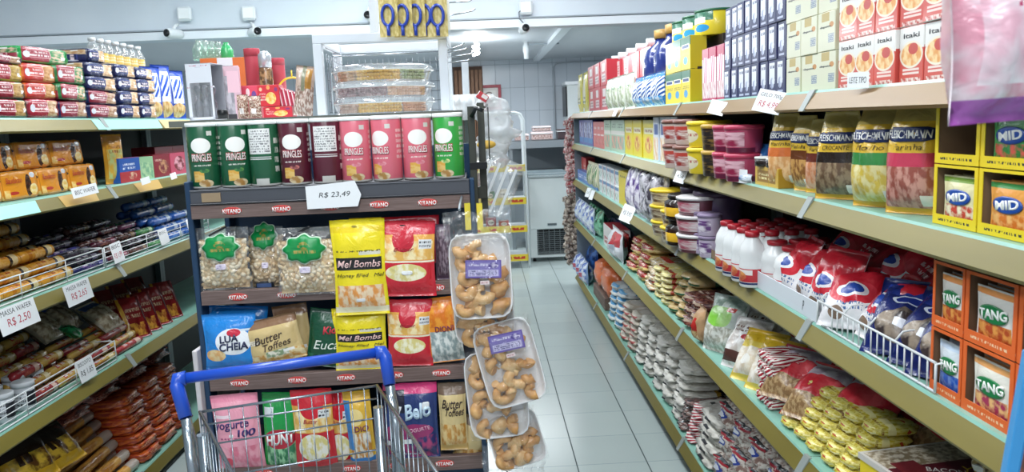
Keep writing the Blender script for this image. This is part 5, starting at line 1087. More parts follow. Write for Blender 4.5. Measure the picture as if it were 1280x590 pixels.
row(RS, 3, 776, 786, 1, 290, 1, Mbag('tomato_bag', 'bag', printed('red round bag', 'b32a2c', [('n', .5, .5, .4, .4, 'b32a2c', 'e06a60', 3)]), t=.09, wr=.15), 'small red bag above the yellow pasta, fourth right shelf', None, depth=.09, back=.08)
M_pas = printed('pasta bag yellow', 'd9bd6e', [('n', .5, .5, .5, .5, 'cfae5c', 'ead294', 7), ('r', .5, .78, .5, .22, 'a82f28'), ('t', .5, .8, .3, .1, 'f0e0c0', 1)])
stack(RS, 3, 778, 800, 2, 302, 4, Mbrick('pasta_bag', 'bag', M_pas, wr=.12, rnd=3), 'yellow pasta bag with red band lying endways', 'yellow pasta bags fourth right', length=.26, slump=.012)
M_pas2 = printed('white pasta bag', 'dcd4c0', [('n', .5, .5, .5, .5, 'e6dcc8', 'c8a86a', 7), ('r', .5, .3, .5, .08, 'b83a34')])
stack(RS, 3, 800, 812, 1, 326, 4, Mbrick('pasta_bag', 'bag', M_pas2, wr=.12, rnd=3), 'whitish pasta bag with red print', 'whitish pasta bags fourth right', length=.26, slump=.010)
M_pas3 = printed('striped pasta end', 'd9c63a', [('s', .5, .5, .5, .5, 'd9c63a', 'ece6c8', 2.2, .7), ('r', .5, .12, .5, .06, 'b8442c')])
stack(RS, 3, 812, 829, 2, 336, 6, Mbrick('pasta_bag', 'bag', M_pas3, wr=.08, rnd=3), 'yellow and white striped pasta bag end', 'striped pasta bags fourth right', length=.26, jit=.8)
M_spag = printed('spaghetti pack', 'c3a873', [('s', .5, .5, .5, .5, 'c9b07c', 'b0935c', 14, 1.57), ('r', .5, .45, .5, .12, '2c5a3a')])
stack(RS, 3, 829, 849, 2, 346, 5, Mbrick('spaghetti_pack', 'pack', M_spag, wr=.05, rnd=3), 'long beige spaghetti pack with green band', 'spaghetti packs fourth right', length=.30, slump=.014)
M_brn = printed('brown red pack', '7c4a40', [('n', .5, .5, .5, .5, '8a5648', '5a2c2c', 7), ('r', .5, .7, .5, .1, 'c8b09a'), ('t', .5, .3, .4, .1, 'e0c8b8', 2)])
stack(RS, 3, 849, 868, 2, 370, 3, Mbrick('bean_pack', 'pack', M_brn, wr=.12, rnd=3), 'brown and red pack lying right of the spaghetti', 'brown packs fourth right', length=.26)
row(RS, 3, 868, 876, 1, 378, 1, Mbag('snack_bag', 'bag', printed('red label bag', 'c8a078', [('o', .5, .5, .3, .2, 'c23430'), ('n', .5, .2, .4, .15, 'e8c890', 'b87848', 6)]), t=.08, wr=.25), 'small tan bag with red label left of the white and green bag', None, depth=.08)
M_wg = printed('white green bag', 'c9d2cc', [('n', .5, .22, .46, .22, 'e4e4dc', 'b0aea0', 12), ('N', .45, .62, .34, .2, '8ad04c', 'b8e090', 3), ('n', .5, .88, .45, .1, 'dfe8e2', '9ab0a4', 5), ('r', .7, .75, .12, .04, 'b83a34')])
specs = [(876, .14, .0, 22, 20, 0, 'white and light green bag tucked in left of the edge one'), (884, .05, .0, 20, 30, 0, 'white and light green bag of popcorn grain at the shelf edge'), (893, .18, .03, 25, 10, 0, 'white and light green bag behind the first green one'), (905, .26, .05, 30, 0, 0, 'white and light green bag at the back of the fourth right shelf')]
heap(RS, 3, specs, 'popcorn_bag', 'bag', [M_wg], 'g', 'white green bags fourth right', .19, .23, .10)
M_wr = printed('white red bag', 'e4e0de', [('n', .5, .5, .46, .46, 'f0eeec', 'c8bfb8', 5), ('o', .6, .6, .12, .06, 'c03038'), ('r', .3, .2, .3, .1, '5a3a34'), ('t', .4, .75, .3, .08, '70483c', 2)])
M_yw = printed('yellow white bag', 'e6cc5a', [('n', .5, .35, .42, .25, 'ece6da', 'd8c8b0', 6), ('r', .5, .85, .5, .14, 'e0b82c'), ('o', .35, .35, .15, .1, 'f2f0ea')])
specs = [(905, .05, .0, 30, 30, 0, 'white bag with small red dot and brown foot beside the green bag'), (915, .17, .04, 40, 10, 0, 'white bag with red dot in the second row'),
         (921, .045, .0, 35, 35, 1, 'yellow and white bag at the shelf edge, first of the yellow ones'), (934, .055, .0, 35, 30, 1, 'yellow and white bag at the shelf edge, second of the yellow ones'), (928, .17, .04, 45, 10, 1, 'yellow and white bag in the back row, left'), (943, .2, .05, 45, 10, 1, 'yellow and white bag in the back row, right'), (955, .27, .05, 45, 10, 0, 'white bag with red dot at the back beyond the striped packs'), (912, .25, .09, 45, -15, 0, 'white bag with red dot high at the back, left'), (930, .27, .10, 50, 20, 1, 'yellow and white bag high at the back of the heap'), (899, .12, .02, 35, 35, 0, 'white bag with red dot squeezed against the popcorn bags')]
heap(RS, 3, specs, 'grain_bag', 'bag', [M_wr, M_yw], 'w', 'white and yellow bags fourth right', .17, .20, .085)
M_strp = printed('red white striped pack', 'd0bcb0', [('s', .5, .5, .5, .5, '9c1f30', 'f0e8e0', 1.1, .5)])
stack(RS, 3, 938, 957, 2, 440, 5, Mbrick('striped_pack', 'pack', M_strp, wr=.12, rnd=3), 'red and white striped pack end at the shelf edge', 'striped packs fourth right', length=.13)
M_rb = printed('red clear pouch', 'c42c38', [('n', .5, .80, .46, .16, 'ddd4dc', 'b8a8b8', 5), ('n', .5, .16, .48, .18, 'b89a70', '8a6a48', 16), ('N', .5, .55, .4, .16, 'cf2a38', 'e05058', 3)])
specs = [(962, .04, .05, 52, 35, 0, 'large red and clear pouch of brown grain, farthest front one'), (985, .05, .04, 52, 30, 0, 'large red and clear pouch of brown grain, middle front one'), (1012, .10, .06, 52, 25, 0, 'large red and clear pouch of brown grain, nearest front one'),
         (972, .16, .04, 60, 15, 0, 'red and clear pouch in the back row, farthest'), (1000, .2, .04, 60, 10, 0, 'red and clear pouch in the back row, middle'), (1040, .22, .04, 60, 10, 0, 'red and clear pouch in the back row, nearest')]
heap(RS, 3, specs, 'grain_pouch', 'pouch', [M_rb], 'r', 'red clear pouches fourth right', .19, .21, .09)
M_yel = printed('yellow noodle pack', 'cdbb3c', [('n', .5, .5, .5, .5, 'c9b436', 'e6dc80', 5), ('r', .5, .4, .5, .08, 'e8e0a0'), ('o', .5, .75, .2, .05, 'b8442c'), ('t', .5, .2, .4, .06, '7a4a1c', 1)])
stack(RS, 3, 968, 1046, 5, 502, 5, Mbrick('noodle_pack', 'pack', M_yel, wr=.10, rnd=2.6), 'slim yellow pack at the shelf edge', 'slim yellow packs fourth right', length=.13, slump=.018)
M_tan = printed('tan grain pack', 'a8905f', [('n', .5, .5, .5, .5, '9c8454', 'c4b07c', 14), ('n', .5, .3, .3, .2, 'c8c430', 'a8905f', 3)])
stack(RS, 3, 985, 1075, 3, 500, 3, Mbrick('grain_pack', 'pack', M_tan, wr=.12, rnd=3), 'tan grain pack lying behind the slim yellow ones', 'tan packs fourth right', length=.22, back=.19)
# farofa carton
t = link('flour_carton', None, None, RS.at(1.66, .035, RS.lv[3]+.001), (0, 0, RS.rz+R(8))); tag(t, 'open yellow and maroon carton of bacon flour packs, nearest on the fourth right shelf', 'carton')
bw, bd_, bh = .22, .27, RS.Z(1075, 553, .05)-RS.lv[3]
mY = mat('yoki side', 'e6cc28', .4, regions=[('r', .5, .2, .5, .2, '6a1f28'), ('o', .5, .5, .3, .26, 'c8302c')]); mT = mat('yoki top', '5a1c26', .35, regions=[('n', .22, .5, .22, .5, 'cfc4b0', '8a7a60', 14), ('r', .62, .2, .3, .12, '7a2a30'), ('r', .9, .5, .10, .5, 'd8b828')])
b = MB(); b.box(-bw/2, bw/2, 0, bd_, 0, bh, mY, top=mT); link('box_body', b.mesh('body', bevel=.002), t)
b = MB(); b.box(-bw/2-.003, bw/2+.003, -.003, bd_+.003, bh-.012, bh+.002, mat('pale rim', 'c9c4bc', .5)); b.box(-bw/2+.006, bw/2-.006, .006, bd_-.006, bh+.002, bh+.003, mT); link('rim', b.mesh('rim'), t)
link('lettering', ttext('Yoki', .09, .04, 'f6f0e8', ext=.0003, shear=.2), t, (-.055, 0, bh-.07)); link('lettering', ttext('BACON', .08, .022, 'f2eee8', ext=.0003), t, (.03, .12, bh+.0035), (R(-90), 0, R(60)))
link('lettering', ttext('Yoki', .07, .03, 'e8c840', ext=.0003, shear=.2), t, (.05, .19, bh+.0035), (R(-90), 0, R(60)))
M_mix = printed('brown snack pack', '5c4634', [('n', .5, .5, .5, .5, '4a3a2c', '9a8450', 6), ('t', .5, .6, .4, .1, 'd8c070', 2), ('r', .3, .3, .2, .1, 'b8b4ac')])
stack(RS, 3, 1150, 1290, 3, 570, 3, Mbrick('flour_pack', 'pack', M_mix, wr=.14, rnd=3), 'brown and yellow pack behind the open carton', 'brown packs behind the carton', length=.20, back=.03, slump=.02)
stack(RS, 3, 1125, 1290, 4, 585, 2, Mbrick('flour_pack', 'pack', M_mix, wr=.14, rnd=3), 'brown and yellow pack at the near edge, right of the carton', 'brown packs near edge', length=.2, back=.02) if False else None

# --- bottom shelf
row(RS, 4, 721, 733, 3, 318, 1, Mbag('bottle_pack', 'pack', printed('blue red water pack', '8aa4cc', [('n', .5, .5, .46, .46, '4a6cc0', 'dfe6f0', 4), ('r', .5, .4, .3, .1, 'b84a60')]), t=.12, wr=.2), 'blue and clear pack, far bottom right shelf', 'blue packs bottom right', depth=.13)
row(RS, 4, 738, 748, 1, 306, 1, Mbag('bottle_pack', 'pack', printed('deep blue pack', '1f3f80', [('n', .5, .5, .46, .46, '183060', '3a6ab0', 4)]), t=.14, wr=.15), 'deep blue bag behind the orange bags', None, depth=.15, back=.14)
Yx0, Yx1 = RS.Y(739, .11), RS.Y(753, .11); hx = RS.Z(745, 358, .02)-.11
b = MB(); b.box(-(Yx0-Yx1)/2, (Yx0-Yx1)/2, 0, .3, 0, hx, mat('brown carton', '77645a', .75, grain=('6a5850', 12))); b.box(-(Yx0-Yx1)/2-.001, (Yx0-Yx1)/2+.001, -.001, .30, hx*.48, hx*.52, mat('carton tape', '8c7a6c', .5)); o = link('cardboard_box', b.mesh('box', bevel=.003), None, RS.at((Yx0+Yx1)/2, .02, .111), (0, 0, RS.rz)); tag(o, 'brown cardboard box under the orange net bags, bottom right shelf', 'box')
M_orn = printed('orange net', 'd8602c', [('s', .5, .5, .5, .5, 'd8602c', 'e8804a', 12, .3)])
stack(RS, 4, 739, 756, 2, 333, 1, Mbrick('orange_bag', 'bag', M_orn, wr=.10, rnd=2.6), 'orange bag lying on the cardboard box', 'orange bags bottom right', length=.24, z0=.11+hx)
M_bf = printed('blue white flour end', 'dfe4e6', [('r', .5, .66, .5, .34, '4a9ed2'), ('r', .5, .5, .2, .05, '2a5a8c'), ('n', .4, .2, .3, .2, 'e8ecec', 'c8ccd0', 4)])
stack(RS, 4, 756, 771, 2, 360, 6, Mbrick('flour_bag', 'bag', M_bf, mat('white flour end', 'e2e4e0', .4, regions=[('r', .5, .85, .5, .15, '4a9ed2'), ('r', .5, .4, .06, .15, '3a4a48')], bump=.4), wr=.12, rnd=2.6), 'blue and white flour bag', 'blue flour bags bottom right', length=.3, slump=.004)
M_by = printed('beige yellow flour', 'cdbfae', [('r', .5, .78, .5, .22, 'd8b83c'), ('t', .5, .8, .3, .1, '3a3020', 2), ('o', .5, .35, .4, .25, 'd8cfc6')])
stack(RS, 4, 771, 789, 2, 386, 6, Mbrick('flour_bag', 'bag', M_by, mat('beige flour end', 'd2c8b8', .4, regions=[('r', .5, .5, .3, .12, 'b84a44')], bump=.4), wr=.12, rnd=2.6), 'beige and yellow flour bag', 'beige flour bags bottom right', length=.3, slump=.004)
M_ri = printed('white rice bag', 'e0ddd2', [('n', .5, .5, .5, .5, 'e4e1d8', 'cfcabc', 6), ('r', .5, .84, .5, .16, '23252e'), ('r', .5, .66, .5, .05, 'c8a23c')])
M_rie = mat('white rice end', 'e2dfd6', .4, regions=[('r', .5, .5, .09, .11, '25282e')], bump=.5)
stack(RS, 4, 789, 846, 5, 428, 7, Mbrick('rice_bag', 'bag', M_ri, M_rie, wr=.14, rnd=2.5), 'white rice bag with small black tag', 'white rice bags bottom right', length=.27, slump=.005)
M_dk = printed('dark mixed pack', '3a3438', [('n', .5, .5, .5, .5, '2a2830', '8a6a64', 6), ('t', .5, .6, .4, .15, 'd8d0c8', 2)])
stack(RS, 4, 842, 852, 1, 500, 4, Mbrick('bean_bag', 'bag', M_dk, wr=.15, rnd=3), 'dark bean bag right of the rice bags', 'dark bags bottom right', length=.3, slump=.01)
row(RS, 4, 838, 866, 2, 440, 1, Mbag('charcoal_bag', 'bag', printed('black bag', '1e1e24', [('s', .5, .6, .2, .1, '1e1e24', 'd8d8d8', 3, .5), ('t', .5, .3, .3, .1, 'b8b0a8', 3)]), t=.1, wr=.15), 'black bag standing at the back behind the rice bags', 'black bags bottom right', depth=.12, back=.27)
M_pk = printed('pink meaty pack', 'b07a74', [('n', .5, .5, .5, .5, 'c89088', 'e4d8d0', 5), ('r', .5, .3, .5, .08, '5a2c30')])
stack(RS, 4, 848, 862, 1, 488, 4, Mbrick('seasoned_pack', 'pack', M_pk, wr=.2, rnd=3), 'pinkish pack on the bottom right shelf between dark and white ones', 'pinkish packs bottom right', length=.2, back=.12)
M_w2 = printed('white yellow rice', 'd3cfc8', [('n', .5, .5, .5, .5, 'd8d4ce', 'bcb6ac', 5), ('r', .5, .85, .5, .15, 'd8b82c'), ('r', .5, .3, .2, .04, '2c2c30')])
M_rse = mat('red striped end', 'e0dcd8', .4, regions=[('s', .5, .5, .5, .5, 'b02a38', 'f0ece8', 1.3, .7)], bump=.4)
stack(RS, 4, 852, 862, 1, 506, 6, Mbrick('rice_bag', 'bag', M_w2, M_rse, wr=.10, rnd=3), 'whitish rice bag with red striped end', 'red ended rice bags bottom right', length=.28, slump=.006)
stack(RS, 4, 862, 886, 1, 520, 6, Mbrick('rice_bag', 'bag', M_w2, mat('plain white rice end', 'dcd8ce', .4, regions=[('r', .5, .5, .10, .2, '35343a')], bump=.5), wr=.12, rnd=3), 'whitish rice bag with yellow band, right of the striped ones', 'yellow band rice bags bottom right', length=.28, slump=.006)
M_w3 = printed('brown blue pack', 'b5a498', [('n', .5, .4, .5, .4, '8a6f66', 'd8d0c6', 7), ('o', .5, .62, .24, .12, '3a4c9c'), ('o', .5, .62, .16, .07, 'dfe0ea'), ('r', .5, .86, .5, .05, '9c2f3a'), ('r', .5, .95, .5, .05, '26282e')])
stack(RS, 4, 884, 990, 5, 560, 3, Mbrick('bean_bag', 'bag', M_w3, wr=.13, rnd=3), 'brown bean bag with blue round mark', 'blue marked bean bags bottom right', length=.28, slump=.01)
stack(RS, 4, 990, 1290, 8, 640, 2, Mbrick('bean_bag', 'bag', M_dk, wr=.15, rnd=3), 'dark bean bag on the near bottom right shelf', 'dark bean bags near bottom right', length=.3) if False else None
# price cards on the right rails
def rail_card(side, lv, px, w, h, texts, label, tilt=0., drop=.028, yaw=0., out=.045, pitch=-22):
    z = side.lv[lv]; Y = side.Y(px, z); p = side.at(Y, -out+.012, z-drop)
    return price_card(p, w, h, texts, label, rz=side.rz+R(yaw), tilt=R(tilt), rx=R(pitch))
rail_card(RS, 0, 908, .10, .050, [], 'blank white price card on the top right rail under navy cartons', yaw=15, tilt=8)
rail_card(RS, 0, 976, .105, .066, [('GELO 700g', .25, .8, .2, ink), ('R$ 4,99', -.15, .7, .3, redink)], 'price card R$ 4,99 on the top right rail under the cream cartons', yaw=25, tilt=10, drop=.02)
rail_card(RS, 0, 1082, .085, .034, [('LEITE TIPO', .0, .8, .4, ink)], 'white card standing on the top right rail by the red dish cartons', drop=-.014, yaw=5, tilt=2, out=.03, pitch=0)
rail_card(RS, 0, 775, .13, .04, [], 'white sticker on the far end of the top right rail', drop=.026)
rail_card(RS, 1, 860, .085, .055, [('4,50', 0, .6, .3, ink)], 'small price card on the second right rail under the brown lidded tubs', yaw=15, tilt=5)
rail_card(RS, 1, 929, .085, .045, [], 'white price card standing against the blue bags, second right shelf', yaw=10, drop=-.02, pitch=0, out=.02)
rail_card(RS, 2, 740, .10, .075, [('2,5', 0, .6, .3, ink)], 'white price card on third right rail near its far end, left one', yaw=10)
rail_card(RS, 2, 745, .09, .075, [], 'white price card on third right rail near its far end, right one', yaw=10)
rail_card(RS, 2, 791, .11, .10, [('R$ 9,90', 0, .7, .3, ink)], 'white price card on the third right rail under the purple white bags', yaw=25, tilt=10, drop=.0)
# red strips hanging on the end panel of the right shelving
M_rs = mat('red foil strip', 'a83238', .25, grain=('e4d4d0', 60), bump=.6, bscale=60, coat=.5); M_bs = mat('brown foil strip', '5a4238', .35, grain=('cdbfb0', 50), bump=.6, bscale=60)
for i in range(8):
    for (mm, py0, py1, px, look) in ((M_rs, 150, 250, 714, 'red'), (M_bs, 245, 330, 713, 'brown and white')):
        q0 = onY(px-6+i*1.6, py0+(i % 3)*4-i*1.0, 7.45); q1 = onY(px-4+i*1.9, py1-(i % 4)*6, 7.45); b = MB(); n = 12; L = q0.z-q1.z
        for k in range(n): b.blob((.012*math.sin(k*1.3+i), .012*math.cos(k*1.1+i), -L*(k+.5)/n), .035, .022, L/n*.62, mm, k+i, .4, 1)
        o = link('sachet_strip', b.mesh('strip'), None, (q0.x, 7.40+.03*(i % 3), q0.z)); tag(o, f'{look} strip of sachets hanging at the far shelf end, {ORD[i]} from left', 'strip', look+' sachet strips at the far shelf end')
# near hanging marshmallow bag, top right
Yn = .72; w_ = (onY(1330, 70, Yn)-onY(1184, 70, Yn)).length; p = onY(1252, 152, Yn); h_2 = (onY(1240, -90, Yn)-onY(1240, 152, Yn)).length
me, sf = bag_mesh(w_, h_2, .09, mat('pink white candy bag', 'ecdfe6', .3, regions=[('n', .5, .5, .5, .5, 'f0e4ea', 'e09aac', 3), ('n', .5, .5, .42, .3, 'f4eef2', 'e3b0bf', 2.2), ('r', .5, .06, .5, .07, 'a85ab0'), ('t', .5, .6, .2, .04, 'c03a6a', 1)], bump=.4, bscale=20, coat=.6), 77, wr=.14)
o = link('candy_bag', me, None, p, (0, R(-2), R(8))); tag(o, 'pink and white candy bag with purple foot hanging close at the top right', 'bag')
# blue edged carton right at the camera
q = onY(1270, 520, .80); mBl = mat('sky blue card', '3f94d0', .4); b = MB()
b.box(-.0, .012, -.0, .02, -.09, .075, mBl); b.box(.012, .12, .001, .02, -.09, .072, mat('brown orange print', '8c4f3a', .5, regions=[('n', .5, .5, .5, .5, '9c5a40', '5a3a34', 3)])); b.box(.012, .12, 0, .02, .072, .075, mBl)
o = link('blue_edged_box', b.mesh('near_box', bevel=.001), None, (q.x, .80, q.z-.005), (0, R(6), R(-20))); tag(o, 'blue edged box with brown front at the lower right, closest to the camera', 'box')

# ================================================================== PRODUCTS, LEFT SHELVING
def cracker(key, base, dark, pic, pic2, txtc='e8b8bc', green=False):
    m = printed('cracker '+key, base, [('r', .86, .5, .16, .5, dark), ('n', .72, .5, .17, .42, pic, pic2, 6), ('r', .34, .56, .24, .24, txtc), ('r', .34, .56, .22, .20, base), ('t', .34, .56, .20, .18, 'f2dcdc', 2), ('o', .10, .5, .07, .2, 'dfe4f0'), ('r', .5, .04, .5, .05, dark), ('r', .83, .40, .045, .10, 'f0ece6')], rough=.25)
    def f(w, d, h):
        me = brick_mesh(w*1.02, d, h*1.03, mat('x', 'ffffff'), None, seed=len(key), rnd=9, wr=.03)
        me.materials.clear(); me.materials.append(m); return Kind('cracker_pack', 'pack', me)
    return f
def brick_row(side, lv, a, b, tops, makers, looks, group, depth=.16, back=.0, over=1.0):
    """one column of packs whose tops reach the listed pixel rows"""
    z = side.lv[lv]; Ya, Yc = side.Y(a, z), side.Y(b, z); W = abs(Ya-Yc)
    for i, (t, mk, lb) in enumerate(zip(tops, makers, looks)):
        z2 = side.Z((a+b)/2, t, back); k = mk(W*.985, depth, (z2-z)*over)
        k.spawn(side.at((Ya+Yc)/2, back+random.uniform(0, .008), z), (0, R(random.uniform(-1, 1)), side.rz+R(random.uniform(-3, 3))), lb, group); z = z2
GC = 'cracker packs top left'
cA = cracker('green tan', '8c2434', '174a34', 'c9a468', 'a8804a'); cB = cracker('orange', 'c23a34', 'd0602c', 'd8a468', 'b87838', 'e8a8a0'); cC = cracker('green', '9c3440', '2c7a44', 'd8b088', '4a8a50', 'd8a0a4')
cY = cracker('yellow', 'a83440', 'dcc02c', 'c9a85a', 'a8843c'); cN = cracker('navy', '1c2558', '151b44', 'c99a6a', 'e0c09a', '3a4484'); cNR = cracker('navy red', '8c2a3c', '1a2350', 'c9a88a', 'a87858', 'd8a0a8')
cCr = cracker('crimson', 'a22c3c', '8c1f30', 'd8b890', 'b88a60')
cG = cracker('bright green', '9c3040', '1c9a48', 'd8c0a0', '2c8a4a', 'd8a0a4')
brick_row(LS, 0, -42, -2, (124, 103, 84), (cA, cA, cY), ('dark red and green cracker pack at the left picture edge, bottom', 'dark red and green cracker pack at the left picture edge, middle', 'yellow cracker pack at the left picture edge, top'), GC)
brick_row(LS, 0, -2, 40, (124, 102, 80, 70), (cA, cA, cY, cNR), ('dark red and green cracker pack, bottom of the leftmost full column', 'dark red and green cracker pack, second of the leftmost full column', 'yellow and red cracker pack, third of the leftmost full column', 'low dark cracker pack on top of the yellow one'), GC)
brick_row(LS, 0, 40, 80, (124, 104, 81), (cCr, cB, cB), ('red and orange cracker pack, bottom of the orange column', 'orange cracker pack, middle of the orange column', 'orange cracker pack, top of the orange column'), GC)
brick_row(LS, 0, 80, 116, (126, 106, 83), (cNR, cC, cC), ('dark red and green cracker pack, bottom of the green column', 'green cracker pack, middle of the green column', 'green cracker pack, top of the green column'), GC)
z = LS.Z(75, 82, .02); k = cG(LS.Y(104, 1.634)-LS.Y(46, 1.634), .15, LS.Z(75, 63, .02)-z); k.spawn(LS.at(LS.Y(75, 1.634), .02, z), (0, R(-1), LS.rz), 'bright green and red cracker pack lying across the orange and green columns', GC)
brick_row(LS, 0, 116, 153, (131, 114, 97, 80), (cNR, cNR, cN, cN), ('dark red cracker pack, bottom of first navy column', 'dark red cracker pack, second in first navy column', 'navy cracker pack, third in first navy column', 'navy cracker pack, fourth in first navy column'), GC)
brick_row(LS, 0, 153, 178, (131, 114, 98, 82), (cN, cN, cN, cN), tuple(f'navy cracker pack with biscuit picture, {q} of second navy column' for q in ('bottom', 'second', 'third', 'top')), GC)
brick_row(LS, 0, 178, 200, (132, 116, 100, 86), (cN, cN, cN, cN), tuple(f'navy cracker pack with biscuit picture, {q} of third navy column' for q in ('bottom', 'second', 'third', 'top')), GC)
z = LS.Z(134, 80, .01); k = cN(.135, .15, LS.Z(134, 64, .01)-z); k.spawn(LS.at(LS.Y(134, 1.634), .01, z), (0, 0, LS.rz), 'navy cracker pack on top of the first navy column, under the bottles', GC)
# clear bottles with white caps
M_clb = film('clear bottle', opac=.14, rough=.06, bump=.2, bscale=10, haze=.12)
zb0 = LS.Z(140, 84, .22)
for i, px in enumerate((120, 130, 139, 149, 158, 167, 176)):
    H_ = LS.Z(px, 46+i*1.9, .22)-zb0; Y = LS.Y(px, LS.lv[0]+.2, .25)
    b = MB(); b.lathe([(.028, 0), (.030, .01), (.030, H_*.55), (.026, H_*.68), (.013, H_*.86), (.013, H_*.92)], M_clb, 16); k = Kind('clear_bottle', 'bottle', b.mesh('bottle'))
    b = MB(); b.lathe([(.017, H_*.88), (.017, H_*.99), (.014, H_)], M_plw, 14); k.part('cap', b.mesh('cap'))
    b = MB(); b.lathe([(.0305, H_*.15), (.0305, H_*.48)], mat('yellow bottle label', 'd8b860', .4, regions=[('t', .5, .5, .2, .3, 'f0ead0', 2)]), 16, caps=False); k.part('bottle_label', b.mesh('label'))
    k.spawn(LS.at(Y, .25, zb0), (0, 0, LS.rz), f'clear bottle with white cap behind the navy packs, {ORD[i]} from left', 'clear bottles top left')
b = MB(); b.box(-.30, .30, -.07, .07, 0, zb0-LS.lv[0]-.002, mat('carton brown', '8a7258', .7)); o = link('bottle_crate', b.mesh('crate', bevel=.004), None, LS.at(LS.Y(148, 1.634, .25), .25, LS.lv[0]+.001), (0, 0, LS.rz)); tag(o, 'low box under the clear bottles behind the navy cracker packs', 'box')
M_ck = printed('blue cookie bag', '2148b0', [('r', .5, .6, .3, .28, 'dfe8f2'), ('s', .5, .62, .26, .2, '2a56c0', 'e6eef6', 2, .9), ('N', .5, .18, .4, .15, 'c99a5c', 'e8c890', 8)])
for i, (px, h, bk) in enumerate(((193, 82, .05), (206, 81, .03), (222, 88, .03))):
    me, sf = bag_mesh(.12, LS.Z(px, h, .03)-LS.lv[0], .05, M_ck, i+3); k = Kind('cookie_bag', 'bag', me)
    put(k, LS, 0, px, bk+.03, ['blue and white cookie bag right of the navy packs, leftmost', 'blue and white cookie bag, middle of three', 'blue cookie bag at the far end, beside the window box'][i], 'blue cookie bags top left', yaw=-25)
# second left shelf: gold wafer packs
M_baud = printed('gold wafer pack', 'e3962c', [('r', .5, .5, .5, .5, 'e0922a'), ('N', .70, .45, .085, .40, '38231c', '5a3a2a', 6), ('N', .84, .3, .12, .2, 'f0dca0', 'e8c060', 5), ('o', .85, .82, .09, .10, 'd8dce0'), ('o', .28, .24, .13, .06, 'b8382c'), ('n', .1, .2, .08, .15, 'eeb050', 'f2d088', 5), ('r', .5, .02, .5, .03, 'c47a20')], rough=.22)
def wafer(w, d, h):
    me, sf = bag_mesh(h, w, d*.8, mat('x', 'ffffff'), 4, nu=10, nv=14, wr=.06, seal=.05)
    # pack lies on its long side: build as an upright brick instead
    me = brick_mesh(w, .055, h, M_baud, None, seed=3, rnd=6, wr=.03)
    for p in me.polygons: pass
    k = Kind('wafer_pack', 'pack', me)
    return k
def flat_pack(w, t, h, m, seed=1, rnd=6, wr=.03):
    """upright soft pack, the print on its aisle face"""
    return brick_mesh(w, t, h, m, m, seed=seed, rnd=rnd, wr=wr)
fac = LS
for t, (y1, y0, xs) in enumerate(((208, None, (-62, -22, 20, 64, 102, 134)), (176, None, (-75, -34, 8, 50, 91, 130)))):
    zt0 = LS.lv[1] if t == 0 else zprev
    zz = LS.Z(60, y1+ (2 if t == 0 else 0), .02)
    for i in range(len(xs)-1):
        Ya, Yc = LS.Y(xs[i], LS.lv[1]), LS.Y(xs[i+1], LS.lv[1]); W = Yc-Ya; h = zz-zt0
        k = Kind('wafer_pack', 'pack', flat_pack(W*.99, .06, h, M_baud, seed=i+t, rnd=10, wr=.025)); k.part('lettering', ttext('Bauducco', W*.42, h*.20, 'a8281f', shear=.3, ext=.0004), (-W*.20, -.0035, h*.68))
        k.spawn(LS.at((Ya+Yc)/2, .035+.03*t, zt0+.001), (R(-4), 0, LS.rz+R(random.uniform(-2, 2))), f'gold wafer pack with dark chocolate picture, {"upper" if t else "lower"} row, {ORD[i]} from left', 'gold wafer packs')
    zprev = zz
me, sf = bag_mesh(.11, LS.Z(145, 168, .02)-LS.lv[1], .04, printed('tall gold pack', 'e0a032', [('n', .5, .4, .4, .3, 'e8b850', 'd0d890', 5), ('r', .5, .9, .5, .06, 'c98a24'), ('t', .5, .7, .3, .1, '9c5a1a', 2)]), 6); put(Kind('wafer_pack', 'pack', me), LS, 1, 145, .05, 'tall gold pack standing upright right of the wafer rows', yaw=-20)
for a, c, py, lb, base, reg in ((157, 182, 196, 'blue and red chocolate box', '2a5cb0', [('r', .5, .22, .5, .22, 'b83a40'), ('t', .45, .65, .3, .15, 'dfe8f4', 2), ('N', .6, .25, .2, .15, 'e0c0a0', 'b83a40', 5)]), (182, 199, 195, 'pale green box', '9cc89a', [('n', .5, .4, .4, .35, 'b8d8a8', '7ab08a', 4)]),
                                (199, 219, 192, 'dark red chocolate box with nuts', '8c2230', [('N', .6, .45, .3, .3, 'c8946a', '7a2430', 4), ('t', .3, .75, .2, .08, 'e8c8b0', 1)]), (219, 240, 190, 'pink and dark red chocolate box', 'c8506a', [('N', .5, .5, .3, .35, '7a2430', 'e8a8b4', 4)])):
    row(LS, 1, a, c, 1, py, 1, Mcarton('chocolate_box', 'box', base, base, reg, key=lb), lb+' on the second left shelf', None, depth=.05, back=.015)
row(LS, 1, 196, 240, 2, 182, 1, Mcarton('chocolate_box', 'box', '7c1c2c', '8a2030', [('t', .5, .5, .4, .2, 'c89a90', 2)], key='drb'), 'dark red flat box at the back of the second left shelf', 'dark red boxes second left', depth=.12, back=.12)
